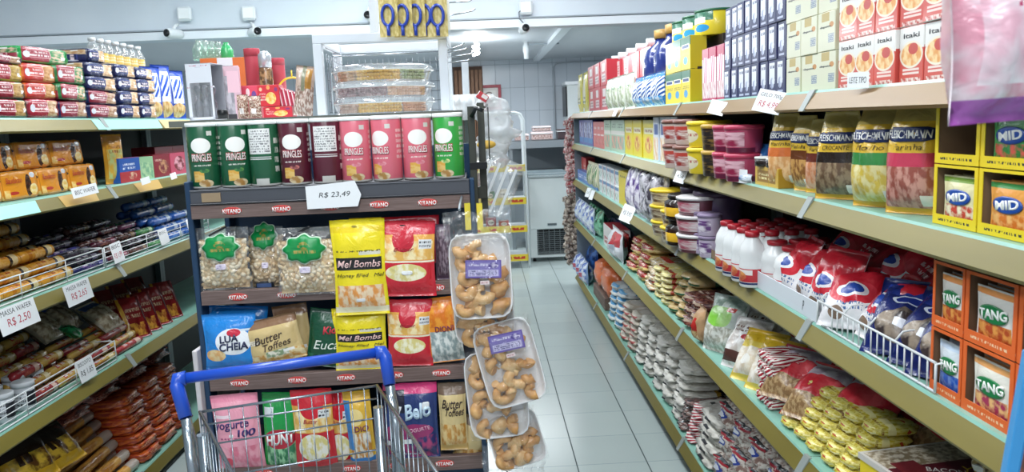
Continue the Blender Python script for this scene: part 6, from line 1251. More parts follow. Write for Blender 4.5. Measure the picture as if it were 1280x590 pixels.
# third left shelf: rolls behind wire guards
M_yr = mat('yellow biscuit roll', 'dc9a30', .25, 0, [('r', .5, .80, .5, .07, 'f0d8a0'), ('r', .5, .70, .5, .035, '3c2620'), ('r', .5, .22, .5, .05, 'c87a20'), ('n', .5, .5, .5, .14, 'e0a038', 'eec478', 6), ('t', .25, .48, .12, .2, 'a03a20', 2), ('t', .75, .48, .12, .2, 'a03a20', 2)], coat=.4, bump=.3)
def mroll_mat(key, base, band, spot): return mat('roll '+key, base, .25, 0, [('r', .5, .78, .5, .08, band), ('n', .5, .45, .5, .2, base, spot, 6), ('t', .25, .45, .12, .2, 'd8d0d4', 2), ('t', .75, .45, .12, .2, 'd8d0d4', 2)], coat=.4, bump=.3)
M_nr = mroll_mat('navy', '23245c', '4a4890', '7a5a94'); M_pr = mroll_mat('plum', '5c2436', '9c5a6a', 'b87a6a'); M_br = mroll_mat('cocoa', '4a2a24', '9a7a5a', '7a4a3a'); M_dr = mroll_mat('black', '241f2c', '8a8494', '5a4a5c')
M_bl = mroll_mat('blue', '2a62b8', 'c8d8ea', '5a90d8'); M_gn = mroll_mat('green', '3f8a4a', 'c8e0b0', '7ac070'); M_lb = mroll_mat('lilac', 'b0688c', 'e8d0dc', 'd898b0'); M_rd = mroll_mat('red', '9c2c34', 'e0b8a8', 'c8604c'); M_yd = mroll_mat('straw', 'c9a24c', 'ead8a8', 'b8442c')
def rolls(side, lv, a, b, n, ptop, layers, r, mats, look, group, rows=3, back=.03, climb=.6):
    z0 = side.lv[lv]; Ya, Yc = side.Y(a, z0), side.Y(b, z0); lo, hi = min(Ya, Yc), max(Ya, Yc); W = (hi-lo)/n; cache = {}
    ztop = side.Z((a+b)/2, ptop, back+.1); h = (ztop-z0)/layers
    for t in range(layers):
        for q in range(rows):
            if q < t-1 : continue
            for i in range(n):
                m = mats[(i+t+q) % len(mats)]; key = m.name
                if key not in cache: cache[key] = Kind('biscuit_roll', 'roll', roll_mesh(min(r, h*.5), W*.95, m, n=12))
                bk = back+r+q*2.02*r+(t % 2)*r*.9
                front = q == max(0, t-1)
                lb = f'{look}, {TIER[layers][t] if layers > 1 else "lying"}, {ORD[i]} from left'+(f', {ORD[q]} row back' if q else '')
                cache[key].spawn(side.at(lo+(i+.5)*W+random.uniform(-.004, .004), bk, z0+.001+t*h), (R(random.uniform(-1, 1)), 0, side.rz+R(random.uniform(-2.5, 2.5))), lb, group if front else group+' behind')
rolls(LS, 2, -30, 108, 3, 280, 5, .031, [M_yr], 'yellow biscuit roll behind the wire guard', 'yellow biscuit rolls third left', rows=5)
rolls(LS, 2, 109, 148, 1, 283, 5, .026, [M_nr, M_dr], 'dark blue biscuit roll', 'navy biscuit rolls third left', rows=5)
rolls(LS, 2, 149, 198, 2, 268, 5, .026, [M_pr, M_br, M_dr], 'dark plum or cocoa biscuit roll', 'plum biscuit rolls third left', rows=5)
rolls(LS, 2, 199, 218, 1, 268, 4, .026, [M_gn, M_dr, M_lb], 'short coloured roll near the snack stand', 'coloured rolls third left', rows=4)
rolls(LS, 2, 218, 262, 2, 240, 5, .028, [M_bl], 'blue and white roll beside the snack stand', 'blue rolls third left', rows=4)
wire_guard(LS, 2, -40, 132, .085, 'long white wire guard in front of the yellow rolls, third left shelf', nw=4, nv=2)
wire_guard(LS, 2, 134, 262, .085, 'white wire guard in front of the plum rolls, third left shelf', nw=4, nv=2)
# fourth left shelf
rolls(LS, 3, 62, 118, 2, 402, 5, .030, [M_rd, M_yd, M_yd], 'red and straw biscuit roll', 'red straw rolls fourth left', rows=4)
rolls(LS, 3, -40, 60, 2, 430, 4, .034, [M_rd, M_br], 'reddish biscuit roll behind the white jars', 'reddish rolls fourth left', rows=4, back=.12)
M_jr = mat('white black jar', 'c9ced4', .3, regions=[('r', .5, .5, .12, .3, '22242c'), ('t', .3, .5, .1, .3, '30323a', 4)], coat=.3)
jk = Mvessel('milk_jar', 'jar', [(.9, 0), (.95, .05), (.95, .85)], [M_jr], [('lid', [(1, .83), (1, .97), (.9, 1)], mat('grey white lid', 'd0d4d8', .4))])(.075, .07, .10)
for i, px in enumerate((-20, 6, 32)): put(jk, LS, 3, px, .06, f'white jar with black print behind the lower wire guard, {ORD[i]} from left', 'white jars fourth left')
for i, px in enumerate((-8, 20, 44)): put(jk, LS, 3, px, .14, f'white jar with black print in the back row, {ORD[i]} from left', 'white jars fourth left')
wire_guard(LS, 3, -40, 147, .085, 'white wire guard in front of the jars and red rolls, fourth left shelf', nw=4, nv=2)
rolls(LS, 3, 119, 186, 2, 396, 4, .028, [M_yd, M_rd, M_yd], 'straw and pink roll, open shelf edge', 'straw rolls fourth left', rows=3, back=.01)
M_cb = printed('clear wafer bag', 'c8bca4', [('n', .5, .5, .46, .46, 'd8ccb0', 'a08a6c', 7), ('r', .5, .85, .4, .1, '4a6ab0')])
specs = [(128, .16, .14, 50, 0, 0, 'clear bag with blue header lying on the rolls, left'), (152, .17, .14, 50, 10, 0, 'clear bag with blue header lying on the rolls, right'), (176, .10, .09, 50, 0, 0, 'clear bag of wafers lying before the dark red bars')]
heap(LS, 3, specs, 'wafer_bag', 'bag', [M_cb], 'c', 'clear wafer bags fourth left', .17, .17, .07)
M_gb = printed('green foil twist', '1f8a4c', [('n', .5, .5, .46, .46, '2c9a5c', '0f5a30', 4)])
M_chb = printed('red chocolate bar pack', '8c1f22', [('n', .5, .2, .4, .15, 'e0a040', '7a1a1c', 4), ('r', .1, .5, .06, .5, 'e0a82c'), ('r', .9, .5, .06, .5, '5c1218'), ('t', .5, .6, .3, .15, 'e8c8a0', 2)])
specs = [(192+i*13, .06+.0*i, .005, 26, -35, 0, f'dark red chocolate pack leaning on the fourth left shelf, {ORD[i]} from left') for i in range(4)] + [(196+i*16, .18, .04, 26, -30, 0, f'dark red chocolate pack in the back row, {ORD[i]} from left') for i in range(3)]
heap(LS, 3, specs, 'chocolate_pack', 'pack', [M_chb], 'h', 'dark red chocolate packs fourth left', .12, .20, .035)
specs = [(133, .08, .14, 60, 20, 0, 'green foil bag among the rolls, fourth left shelf')]
heap(LS, 3, specs, 'foil_bag', 'bag', [M_gb], 'f', None, .07, .09, .04)
# bottom left shelf
M_or2 = printed('orange red bread bag', 'b84a24', [('n', .5, .5, .5, .5, 'cc6428', '9c3424', 4), ('t', .5, .7, .4, .15, 'e8b080', 2)])
stack(LS, 4, 186, 248, 3, 468, 7, Mbrick('wafer_bag', 'bag', M_or2, wr=.07, rnd=5), 'orange red packet in the stacks beside the trolley', 'orange red packets bottom left', length=.26, slump=.012)
M_dkr = printed('dark red flat bag', '5a1f22', [('n', .5, .5, .5, .5, '6a2426', 'b8604c', 5), ('t', .5, .5, .4, .2, 'c89080', 3)])
stack(LS, 4, 120, 250, 4, 440, 2, Mbrick('flat_bag', 'bag', M_dkr, wr=.14, rnd=3), 'dark red bag lying flat on the orange red stacks', 'dark red bags bottom left', length=.24, back=.13, z0=LS.Z(185, 462, .16))
M_bs2 = mat('golden breadstick pack', 'c98a34', .3, 0, [('n', .5, .5, .5, .5, 'b87828', 'e0a850', 6), ('r', .5, .9, .5, .08, 'b8aca0')], bump=.4, coat=.4)
def sticks(a, b, ptop, layers, r, rows, back, look, group, z0=None):
    z0 = LS.lv[4] if z0 is None else z0; Ya, Yc = LS.Y(a, z0), LS.Y(b, z0); L = abs(Ya-Yc); h = (LS.Z((a+b)/2, ptop, back+.1)-z0)/layers
    k = Kind('breadstick_pack', 'pack', roll_mesh(min(r, h*.52), L, M_bs2, n=12))
    for t in range(layers):
        for q in range(rows):
            if q < t//2: continue
            k.spawn(LS.at((Ya+Yc)/2+random.uniform(-.01, .01), back+r+q*2*r+(t % 2)*r, z0+.001+t*h), (0, 0, LS.rz+R(random.uniform(-4, 4))), f'{look}, {TIER[layers][t]}, {ORD[q]} row from the edge', group)
sticks(116, 184, 492, 7, .036, 4, .02, 'golden breadstick pack before the orange stacks', 'golden breadsticks bottom left')
sticks(62, 126, 512, 6, .034, 5, .14, 'brown golden breadstick pack further left', 'brown breadsticks bottom left')
M_mm = printed('yellow black candy bag', 'd8a82c', [('r', .5, .8, .5, .2, '2c1c18'), ('n', .5, .4, .4, .2, 'e0b840', '6a4420', 4), ('r', .3, .5, .06, .1, '3a2418'), ('r', .45, .5, .06, .1, '3a2418')])
heap(LS, 4, [(78, .06, .26, 30, -20, 0, 'yellow and dark brown candy bag lying on the breadsticks'), (112, .05, .24, 40, -10, 0, 'dark brown candy bag right of the yellow and brown one')], 'candy_bag', 'bag', [M_mm], 'm', 'candy bags bottom left', .2, .18, .07)
p = onY(14, 585, 2.55); k = Mcarton('biscuit_box', 'box', 'a8242c', 'd8b048', [('r', .2, .8, .3, .3, '9c2028'), ('o', .6, .35, .25, .14, 'b8382c'), ('t', .6, .35, .2, .08, 'f0e0c0', 1)], key='rybox')(.16, .10, .30)
k.spawn(LS.at(2.52, .05, LS.lv[4]+.001), (0, 0, LS.rz+R(-30)), 'red and yellow box standing at the lower left corner of the picture')
for q in range(3):
    b = MB(); b.box(-.1, .1, 0, .3, 0, .085, mat('brown pack carton', '5a4634', .6, regions=[('t', .5, .5, .4, .3, '8a7258', 2)])); o = link('biscuit_carton', b.mesh('carton', bevel=.006), None, LS.at(2.80, .08, LS.lv[4]+.001+q*.087), (0, 0, LS.rz)); tag(o, f'brown carton under the candy bags, {["bottom", "middle", "top"][q]} of the pile', 'carton', 'brown cartons bottom left')
# left price cards
def lcard(lv, px, w, h, texts, label, tilt=-4, drop=.03, out=.05, yaw=0, pitch=-10):
    yaw *= .4
    z = LS.lv[lv]; Y = LS.Y(px, z); return price_card(LS.at(Y, -out, z-drop), w, h, texts, label, rz=LS.rz+R(yaw), tilt=R(tilt), rx=R(pitch))
lcard(2, 2, .165, .085, [('MASSA WAFER', .3, .8, .2, ink), ('R$ 2,50', -.12, .6, .35, redink)], 'large white price card R$ 2,50 on the third left rail', yaw=-25)
lcard(2, 80, .145, .08, [('MASSA WAFER', .3, .8, .2, ink), ('R$ 2,65', -.12, .6, .35, redink)], 'white price card R$ 2,65 on the third left rail', yaw=-20)
lcard(2, 145, .08, .085, [('BISC', .3, .8, .18, ink), ('R$ 1,99', -.15, .75, .3, redink)], 'white price card R$ 1,99 hung on the wire guard', drop=-.055, out=.012, yaw=-10)
lcard(2, 203, .085, .075, [('BISC', .25, .8, .18, ink)], 'white price card on the wire guard near the blue rolls', drop=-.055, out=.012, yaw=-10)
lcard(2, 236, .06, .08, [], 'narrow white card on the wire guard beside the snack stand', drop=-.06, out=.012)
lcard(3, 106, .10, .085, [('BISCOITO', .3, .8, .18, ink), ('R$ 1,85', -.12, .75, .3, ink)], 'white price card R$ 1,85 on the lower left wire guard', drop=-.05, out=.012, yaw=-15)
lcard(1, 90, .15, .04, [('BISC WAFER', 0, .8, .4, ink)], 'white price card on the second left rail under the wafers', drop=-.005, yaw=-20)
lcard(1, 168, .09, .03, [], 'white card on the second left rail by the blue chocolate', drop=-.004)
lcard(1, 204, .07, .03, [], 'white card on the second left rail by the dark red chocolate', drop=-.004)
lcard(1, 228, .07, .03, [], 'white card on the second left rail by the pink chocolate', drop=-.004)

# ================================================================== TOP OF THE CENTRAL GONDOLA
ZG = 1.602
YO = .42
def gput(k, px, Y, label, group=None, rz=0., tilt=0., rx=0., z=ZG): Y = Y+YO; p = onY(px, 148, Y); return k.spawn((p.x, Y, z), (R(rx), R(tilt), R(rz)), label, group)
def gw(px0, px1, Y): return (onY(px1, 120, Y+YO)-onY(px0, 120, Y+YO)).length
def gh(px, py, Y, z=ZG): return onY(px, py, Y+YO).z-z
# white box with clear window
Y = 2.36; w_, h_3 = gw(236, 270, Y), gh(252, 79, Y); d_ = .09; mwh = mat('white gift board', 'dfe2ea', .4, regions=[('t', .5, .88, .36, .035, 'b0305a', 1), ('t', .5, .80, .14, .015, '8a90a0', 1)])
b = MB(); b.box(-w_/2, w_/2, 0, .002, h_3*.66, h_3, mwh); b.box(-w_/2, -w_/2+.012, 0, .002, 0, h_3*.66, mwh); b.box(w_/2-.006, w_/2, 0, .002, 0, h_3*.66, mwh); b.box(-w_/2, w_/2, 0, .002, 0, .01, mwh)
b.box(-w_/2, -w_/2+.002, 0, d_, 0, h_3, mwh); b.box(-w_/2, w_/2, d_-.002, d_, 0, h_3, mat('grey inner board', '9a9ca4', .5)); b.box(-w_/2, w_/2, 0, d_, h_3-.002, h_3, mwh); b.box(-w_/2, w_/2, 0, d_, 0, .002, mwh)
k = Kind('window_box', 'box', b.mesh('window_box'))
b = MB(); b.box(-w_/2+.012, w_/2-.006, .001, .0015, .01, h_3*.66, film('window film', opac=.12, rough=.08, bump=.3, haze=.06)); k.part('window', b.mesh('window'))
b = MB()
for i in range(3): b.lathe([(.012, 0), (.015, .04), (.016, .05), (.006, .07), (.010, .085), (.014, .10), (.010, .115)], mat('silver grey goblet', '8a8c94', .25, .7), 14, Matrix.Translation((-w_*.28+i*w_*.27, .04, .005)))
k.part('goblet_set', b.mesh('goblets')); gput(k, 253, Y, 'white gift box with clear window and grey goblets, beside the blue cookie bags', rz=-8)
Y = 2.46; w_, h_3 = gw(268, 300, Y), gh(285, 82, Y)
k = Mcarton('doll_box', 'box', 'e0b8c6', 'd8b4c0', [('n', .42, .45, .34, .36, '8c8c94', 'c0bcc4', 4), ('r', .75, .7, .22, .2, 'e8c0cc'), ('r', .5, .05, .3, .05, '33343a')], key='dollbox')(w_, .08, h_3); gput(k, 287, Y, 'pink box with grey window standing right of the white window box', rz=14)
b = MB(); b.lathe([(.018, 0), (.018, .028), (.016, .03)], M_blk, 16); gput(Kind('black_jar', 'jar', b.mesh('jar')), 279, 2.28, 'small black pot in front of the pink box')
Y = 2.95; w_, h_3 = gw(256, 313, Y), gh(285, 72, Y)
k = Mcarton('orange_box', 'box', 'd8692c', 'e0743a', [('r', .54, .5, .17, .5, 'e6e4e8'), ('r', .54, .5, .15, .5, 'ece8ee'), ('t', .5, .2, .1, .05, '8a8a90', 1)], key='obox')(w_, .2, h_3); gput(k, 285, Y, 'large orange box with white vertical band behind the gift boxes')
M_gcl = film('green tinted plastic', col=(.72, .93, .82), opac=.18, rough=.1, bump=.6, bscale=20, haze=.14); Yb = 3.05+YO; zb = onY(285, 72, 2.95+YO).z+.001
for i, px in enumerate((250, 258, 266, 274, 284)):
    b = MB(); hh = onY(px, 53+i*.8, Yb).z-zb+.01; b.lathe([(.026, 0), (.028, .01), (.028, hh*.55), (.022, hh*.7), (.012, hh*.9), (.012, hh)], M_gcl if i != 4 else mat('green bottle', '3fae6a', .2, coat=.5), 14); k = Kind('green_bottle', 'bottle', b.mesh('bottle')); p = onY(px, 73, Yb)
    k.spawn((p.x, Yb, zb), (0, 0, 0), f'{"bright green" if i == 4 else "pale green clear"} bottle on the orange box, {ORD[i]} from left', 'bottles on the orange box')
M_rc = mat('dusty red tube', 'b84452', .45)
for px0, px1, py, Y, lb in ((312, 331, 62, 2.75, 'tall red tube left of the brown jar'), (342, 361, 74, 2.8, 'shorter red tube right of the brown jar')):
    r = gw(px0, px1, Y)/2; h_3 = gh((px0+px1)/2, py, Y); b = MB(); b.lathe([(r, 0), (r, h_3-.003), (r*.97, h_3)], M_rc, 24); k = Kind('red_tube', 'tube', b.mesh('tube')); b = MB(); b.lathe([(r*1.03, h_3*.90), (r*1.03, h_3+.002), (r, h_3+.004)], M_rc, 24); k.part('lid', b.mesh('lid')); gput(k, (px0+px1)/2, Y, lb+', on the central shelf')
Y = 2.7; r = gw(328, 345, Y)/2; h_3 = gh(337, 64, Y); b = MB(); b.lathe([(r*.9, 0), (r, .01), (r, h_3*.72), (r*.8, h_3*.78)], mat('brown filled jar', '7a5a3c', .2, regions=[('n', .5, .5, .5, .4, 'a8845c', '5a4028', 8)], coat=.5), 20); k = Kind('glass_jar', 'jar', b.mesh('jar')); b = MB(); b.lathe([(r*.95, h_3*.76), (r*.98, h_3*.95), (r*.5, h_3)], mat('silver dome lid', 'c9ced4', .25, .6), 20); k.part('lid', b.mesh('lid')); gput(k, 337, Y, 'brown filled jar with silver lid between the red tubes')
Y = 2.42; w_ = gw(325, 352, Y)
mrd = [('o', .15, .8, .07, .09, 'f0c0a0'), ('o', .5, .88, .08, .1, 'f0a860'), ('o', .85, .78, .08, .1, '8a3a70'), ('N', .6, .38, .24, .28, 'e8b048', 'f2d890', 5), ('t', .22, .45, .14, .2, 'f0c8c0', 3)]
k = Mcarton('biscuit_box', 'box', 'c22838', 'd23440', mrd, key='redpanet')(w_, .07, gh(338, 106, Y)-gh(338, 133, Y)); z1 = onY(338, 133, Y+YO).z
k2 = Mcarton('biscuit_box', 'box', 'c22838', 'cf3040', mrd, key='redpanet2')(gw(330, 366, Y), .07, z1-ZG-.002); gput(k2, 348, Y, 'red dotted biscuit box, lower of the pile left of the steel frame'); gput(k, 338, Y, 'red dotted biscuit box with golden biscuit picture, on top of the pile', z=z1)
for i in range(5):
    k = Mcarton('biscuit_box', 'box', 'b83040', 'c8405a', [('r', .5, .5, .15, .5, 'e8d8dc'), ('r', .2, .5, .1, .5, 'a82c40')], key='thinred')(.013, .06, gh(350, 108+i*2, Y)-gh(350, 133, Y)-.004); gput(k, 354.5+i*5.0, Y+.01, f'thin red and white box leaning in the row, {ORD[i]} from the dotted box', 'thin red boxes', z=z1, tilt=-8)
k = Mcarton('biscuit_box', 'box', 'c0304a', 'd04a60', [('o', .2, .75, .1, .15, '5a3a80'), ('o', .55, .8, .08, .12, 'f0e0e0'), ('o', .8, .7, .1, .14, '6a4a90')], key='purpledot')(gw(296, 326, 2.55), .07, gh(310, 107, 2.55)); gput(k, 311, 2.55, 'pink red box with purple dots behind the clear nut bags')
# snack bags before it
for i, (px0, px1, py) in enumerate(((298, 312, 118), (312, 328, 120))):
    me, sf = bag_mesh(gw(px0, px1, 2.32), gh(310, py, 2.32), .04, mat('clear snack mix', 'b89a84', .25, regions=[('n', .5, .5, .5, .5, 'd8c4b0', '8a5a4c', 12), ('r', .5, .3, .2, .12, 'e8e0dc')], coat=.5, bump=.5), i+2, wr=.2); gput(Kind('mixed_nut_bag', 'bag', me), (px0+px1)/2, 2.32, f'{["left", "right"][i]} clear bag of brown and white snack mix before the red boxes', 'snack mix bags')
me, sf = bag_mesh(gw(366, 390, 2.34), gh(378, 82, 2.34), .05, mat('pale crinkled snack bag', 'c0a898', .25, regions=[('n', .5, .3, .5, .3, 'd8c8bc', '9a7a6c', 12), ('r', .72, .75, .16, .2, 'b8843c'), ('r', .45, .75, .1, .25, '8a8a70')], coat=.5, bump=.5), 12, wr=.2); gput(Kind('snack_bag', 'bag', me), 379, 2.34, 'narrow clear snack bag with gold header leaning on the steel frame', tilt=8)
Y = 2.5; p = onY(296, 120, Y)
me, sf = bag_mesh(gw(284, 302, Y), gh(293, 96, Y), .04, printed('lime red pouch', 'c23a2c', [('r', .5, .72, .5, .3, 'b8d83a'), ('r', .5, .45, .5, .03, '2c3020')]), 14); gput(Kind('pouch', 'pouch', me), 296, Y, 'pouch, lime green above and red below, right of the pink box', tilt=-10)
b = MB(); c = onY(366, 112, 2.75+YO); rr_ = gw(350, 385, 2.75)/2; b.tube([(rr_*math.cos(a), 0, rr_*.85*math.sin(a)) for a in [PI*i/16 for i in range(17)]], .004, mat('yellow plastic hoop', 'e8c02c', .35), 8); b.tube([(0, 0, rr_*.85), (0, 0, rr_*.85+.028)], .003, mat('yellow plastic hoop', 'e8c02c', .35)); b.tube([(-rr_, 0, 0), (-rr_, 0, ZG-c.z)], .004, mat('yellow plastic hoop', 'e8c02c', .35)); b.tube([(rr_, 0, 0), (rr_, 0, ZG-c.z)], .004, mat('yellow plastic hoop', 'e8c02c', .35))
o = link('basket_handle', b.mesh('hoop'), None, (c.x, 2.75+YO, c.z)); tag(o, 'yellow arched plastic handle behind the thin red boxes', 'handle')

# ---- white steel frame with hooks, wire basket and cards
M_fr = mat('white steel frame', 'dde3ea', .4); YF = 2.75
t = link('hook_stand', None, None, (0, 0, 0)); tag(t, 'white square tube frame on the central shelf with wire basket, post and chrome hooks', 'display frame')
A, Bq = onY(397, 55, YF), onY(553, 50, YF); zt = (A.z+Bq.z)/2; q = .015
b = MB()
for x in (A.x, Bq.x):
    for y in (YF, YF+.36): b = MB(); b.box(x-q, x+q, y-q, y+q, ZG, zt, M_fr); link('leg', b.mesh('leg', bevel=.002), t)
b = MB(); b.box(A.x-q, Bq.x+q, YF-q, YF+q, zt, zt+2*q, M_fr); b.box(A.x-q, Bq.x+q, YF+.36-q, YF+.36+q, zt, zt+2*q, M_fr)
for x in (A.x, Bq.x): b.box(x-q, x+q, YF+q, YF+.36-q, zt, zt+2*q, M_fr)
link('top_frame', b.mesh('top', bevel=.002), t)
p = onY(468, 30, YF); b = MB(); b.box(p.x-.014, p.x+.014, YF-.010, YF+.012, zt+2*q, zt+.42, M_fr); link('post', b.mesh('post', bevel=.002), t)
p2 = onY(582, 100, YF+.3); b = MB(); b.box(p2.x-.013, p2.x+.013, YF+.287, YF+.313, ZG, onY(582, 78, YF+.3).z, M_fr); link('post', b.mesh('post', bevel=.002), t)
b = MB(); M_wr = mat('steel wire', '7d838a', .35, .6)
for i in range(7): z_ = ZG+.01+i*.036; b.tube([(A.x+.02, YF+.03, z_), (A.x+.02, YF+.33, z_), (Bq.x-.02, YF+.33, z_)], .0014, M_wr, 5)
for i in range(18): x_ = A.x+.02+(Bq.x-A.x-.04)*i/17; b.tube([(x_, YF+.33, ZG+.004), (x_, YF+.33, zt-.03)], .0010, M_wr, 5)
for i in range(8): y_ = YF+.03+i*.033; b.tube([(A.x+.02, y_, ZG+.004), (A.x+.02, y_, zt-.03)], .0014, M_wr, 5)
b.tube([(A.x+.035, YF+.01, ZG+.004), (A.x+.035, YF+.01, zt-.045), (A.x+.05, YF+.01, zt-.04), (Bq.x-.09, YF+.01, zt-.04)], .003, mat('chrome', 'c3c9cf', .15, .9), 6)
link('wire_basket', b.mesh('basket'), t)
M_chr = mat('chrome', 'c3c9cf', .15, .9)
for (px0, py0, px1, py1) in ((560, 4, 590, 0), (562, 20, 594, 12), (548, 68, 585, 60), (548, 74, 592, 66), (550, 80, 588, 74), (552, 66, 580, 55)):
    a, c = onY(px0, py0, YF+.03), onY(px1, py1, YF+.10); b = MB(); b.tube([(a.x, YF+.02, a.z), (c.x-.01, YF+.10, c.z-.004), (c.x, YF+.11, c.z+.004)], .0026, M_chr, 6); link('hook', b.mesh('hook'), t)
b = MB(); a = onY(560, 10, YF); b.box(a.x-.010, a.x+.004, YF-.002, YF+.022, zt+2*q, a.z+.05, M_fr); link('post', b.mesh('post'), t)
# platters of nuts
M_clp = film('clear platter', opac=.10, rough=.05, bump=.12, bscale=8, haze=.10)
rim = mat('clear rim', 'd3d8da', .1, coat=.6)
NU = {'tan': ('d9b890', 'cda878'), 'yel': ('dfae40', 'e8c060'), 'grn': ('9aa872', 'b0b888'), 'mauve': ('8a6468', 'a8888a'), 'peach': ('d8a884', 'e4bc9c'), 'pinkish': ('cda890', 'dcc0ac'), 'oran': ('cf8a52', 'dca070')}
rad = gw(415, 547, 2.50)/2; pc = onY(481, 140, 2.95); levels_ = [(ZG+.0, ('pinkish', 'yel', 'oran'), 0), (None, ('mauve', 'mauve', 'peach'), 1), (None, ('tan', 'yel', 'grn'), 2)]
zs = [ZG+.001]+[onY(481, v, 2.95-rad*.9).z for v in (120, 100, 78)]
for i, (zz, ks_, _) in enumerate(levels_):
    z0_, z1_ = zs[i], zs[i+1]; hh = z1_-z0_; b = MB()
    b.lathe([(rad*.88, .001), (rad*.93, hh*.5), (rad*.95, hh*.62)], M_clp, 40, caps=False); b.lathe([(rad*.97, hh*.66), (rad*.96, hh*.85), (rad*.90, hh*.97), (0.001, hh*.985)], M_clp, 40, caps=False)
    k = Kind('nut_platter', 'platter', b.mesh('platter')); b = MB(); b.lathe([(rad*.94, hh*.60), (rad*.995, hh*.61), (rad*.995, hh*.66), (rad*.94, hh*.67)], rim, 40, caps=False); k.part('rim', b.mesh('rim'))
    for s_ in range(3):
        b = MB(); rn = random.Random(i*7+s_); a0, a1 = [(-155, -118), (-116, -62), (-60, -20)][s_] if i != 1 else [(-160, -118), (-116, -80), (-78, -20)][s_]
        c1, c2 = NU[ks_[s_]]; m1, m2 = mat('nut '+c1, c1, .45), mat('nut '+c2, c2, .45)
        for q_ in range(34 if s_ != 1 else 52):
            a = R(rn.uniform(a0, a1)); r_ = rad*rn.uniform(.74, .86); b.blob((r_*math.cos(a), r_*math.sin(a), hh*rn.uniform(.2, .62)), .0075, .007, .0065, rn.choice((m1, m2)), q_, .1, 1)
        for ly in range(3):
            n_ = int((a1-a0)/3.6)
            for q_ in range(n_): a = R(a0+(q_+.5)*(a1-a0)/n_); b.blob((rad*.845*math.cos(a), rad*.845*math.sin(a), hh*(.15+ly*.20)), .0078, .0078, .0070, rn.choice((m1, m2)), q_+ly, .12, 1)
        b.box(-.001, .001, -rad*.9, -.01, .002, hh*.42, M_clp, M=Matrix.Rotation(R(a1+1+90), 4, 'Z')); k.part('nuts', b.mesh('nuts'), kind='stuff')
    k.spawn((pc.x, 2.95, z0_), (0, 0, 0), f'round clear platter of nuts in sections, {["bottom, tan yellow and orange", "middle, mauve and peach", "top, tan yellow and green"][i]}', 'nut platters in the steel frame')
# cards with blue rings
M_yc = mat('yellow blister card', 'e2d08c', .4, regions=[('n', .5, .5, .5, .5, 'e6d494', 'c9b468', 7), ('r', .5, .88, .34, .08, '6a5aa0'), ('t', .5, .88, .3, .06, 'f0ecf4', 1), ('r', .1, .97, .12, .03, 'b8404c')]); M_bp = mat('blue plastic', '2a48b4', .25, coat=.5)
for i, (px, sc) in enumerate(((487, 1), (505, 1), (521, 1), (533, 1), (548, 1))):
    Yc_ = YF-.055+i*.004-(.012 if i == 4 else 0); w_ = gw(0, 26, Yc_-YO); top = onY(px, -18, Yc_); bot = onY(px, 46, Yc_); hh = top.z-bot.z
    b = MB(); b.box(-w_/2, w_/2, 0, .001, 0, hh, M_yc); k = Kind('hanging_card', 'card', b.mesh('card'))
    b = MB(); n = 20; rr_ = w_*.30
    b.tube([(rr_*math.cos(2*PI*j/n), -.006, hh*.42+hh*.20*math.sin(2*PI*j/n)) for j in range(n+1)], .0052, M_bp, 8, cap=False); b.tube([(0, -.006, hh*.22), (0, -.006, hh*.02)], .0062, M_bp, 8); k.part('blue_ring_toy', b.mesh('ring'))
    k.spawn((bot.x, Yc_, bot.z), (0, 0, R(-18 if i < 4 else 0)), f'yellow blister card with blue ring, {ORD[i]} from left on the top hook', 'yellow hanging cards')
a = onY(520, -16, YF-.05); b = MB(); b.tube([(onY(476, -16, YF).x, YF-.045, a.z), (onY(560, -16, YF).x, YF-.045, a.z)], .003, M_chr, 6); b.tube([(onY(476, -16, YF).x, YF-.045, a.z), (onY(470, -16, YF).x, YF-.008, a.z)], .003, M_chr, 6); link('hook', b.mesh('rod'), t)

# ================================================================== SHOPPING TROLLEY
t = link('shopping_trolley', None, None, (0, 0, 0)); tag(t, 'chrome shopping trolley with blue handle in front of the snack stand', 'trolley')
M_bh = mat('blue handle plastic', '1f4fc0', .3, coat=.4); M_ch2 = mat('trolley chrome', 'a9b2ba', .22, .85)
YL, YR_ = 1.60, 1.705
hl, hr = onY(222, 474, YL), onY(478, 440, YR_); hl = Vector((hl.x, YL, hl.z)); hr = Vector((hr.x, YR_, hr.z))
ax = (hr-hl).normalized(); fwd = Vector((ax.y, -ax.x, 0)).normalized()   # towards the trolley nose
if fwd.y > 0: fwd = -fwd
fwd = Matrix.Rotation(R(13), 3, 'Z') @ fwd
b = MB(); b.tube([hl, hl.lerp(hr, .5), hr], .0115, M_bh, 16); link('handle', b.mesh('handle'), t)
for e, s_, (px, py) in ((hl, -1, (232, 522)), (hr, 1, (487, 481))):
    dn = onY(px, py, e.y-.03); b = MB(); b.tube([e-ax*s_*.016, e+ax*s_*.001, e+ax*s_*.004+(dn-e)*.15, dn], .0155, M_bh, 14, r2=.0135); link('handle_bracket', b.mesh('bracket'), t)
    low = dn+Vector((ax.x*s_*-.0, 0, -.28))+fwd*-.02; b = MB(); b.tube([dn, dn+Vector((.006, 0, -.05)), low+Vector((.01, 0, 0))], .011, M_ch2, 12)
    b.tube([dn+Vector((0, 0, -.02)), dn+fwd*.03+Vector((0, 0, -.10)), dn+fwd*.05+Vector((0, 0, -.35))], .010, M_ch2, 12); link('chrome_arm', b.mesh('arm'), t)
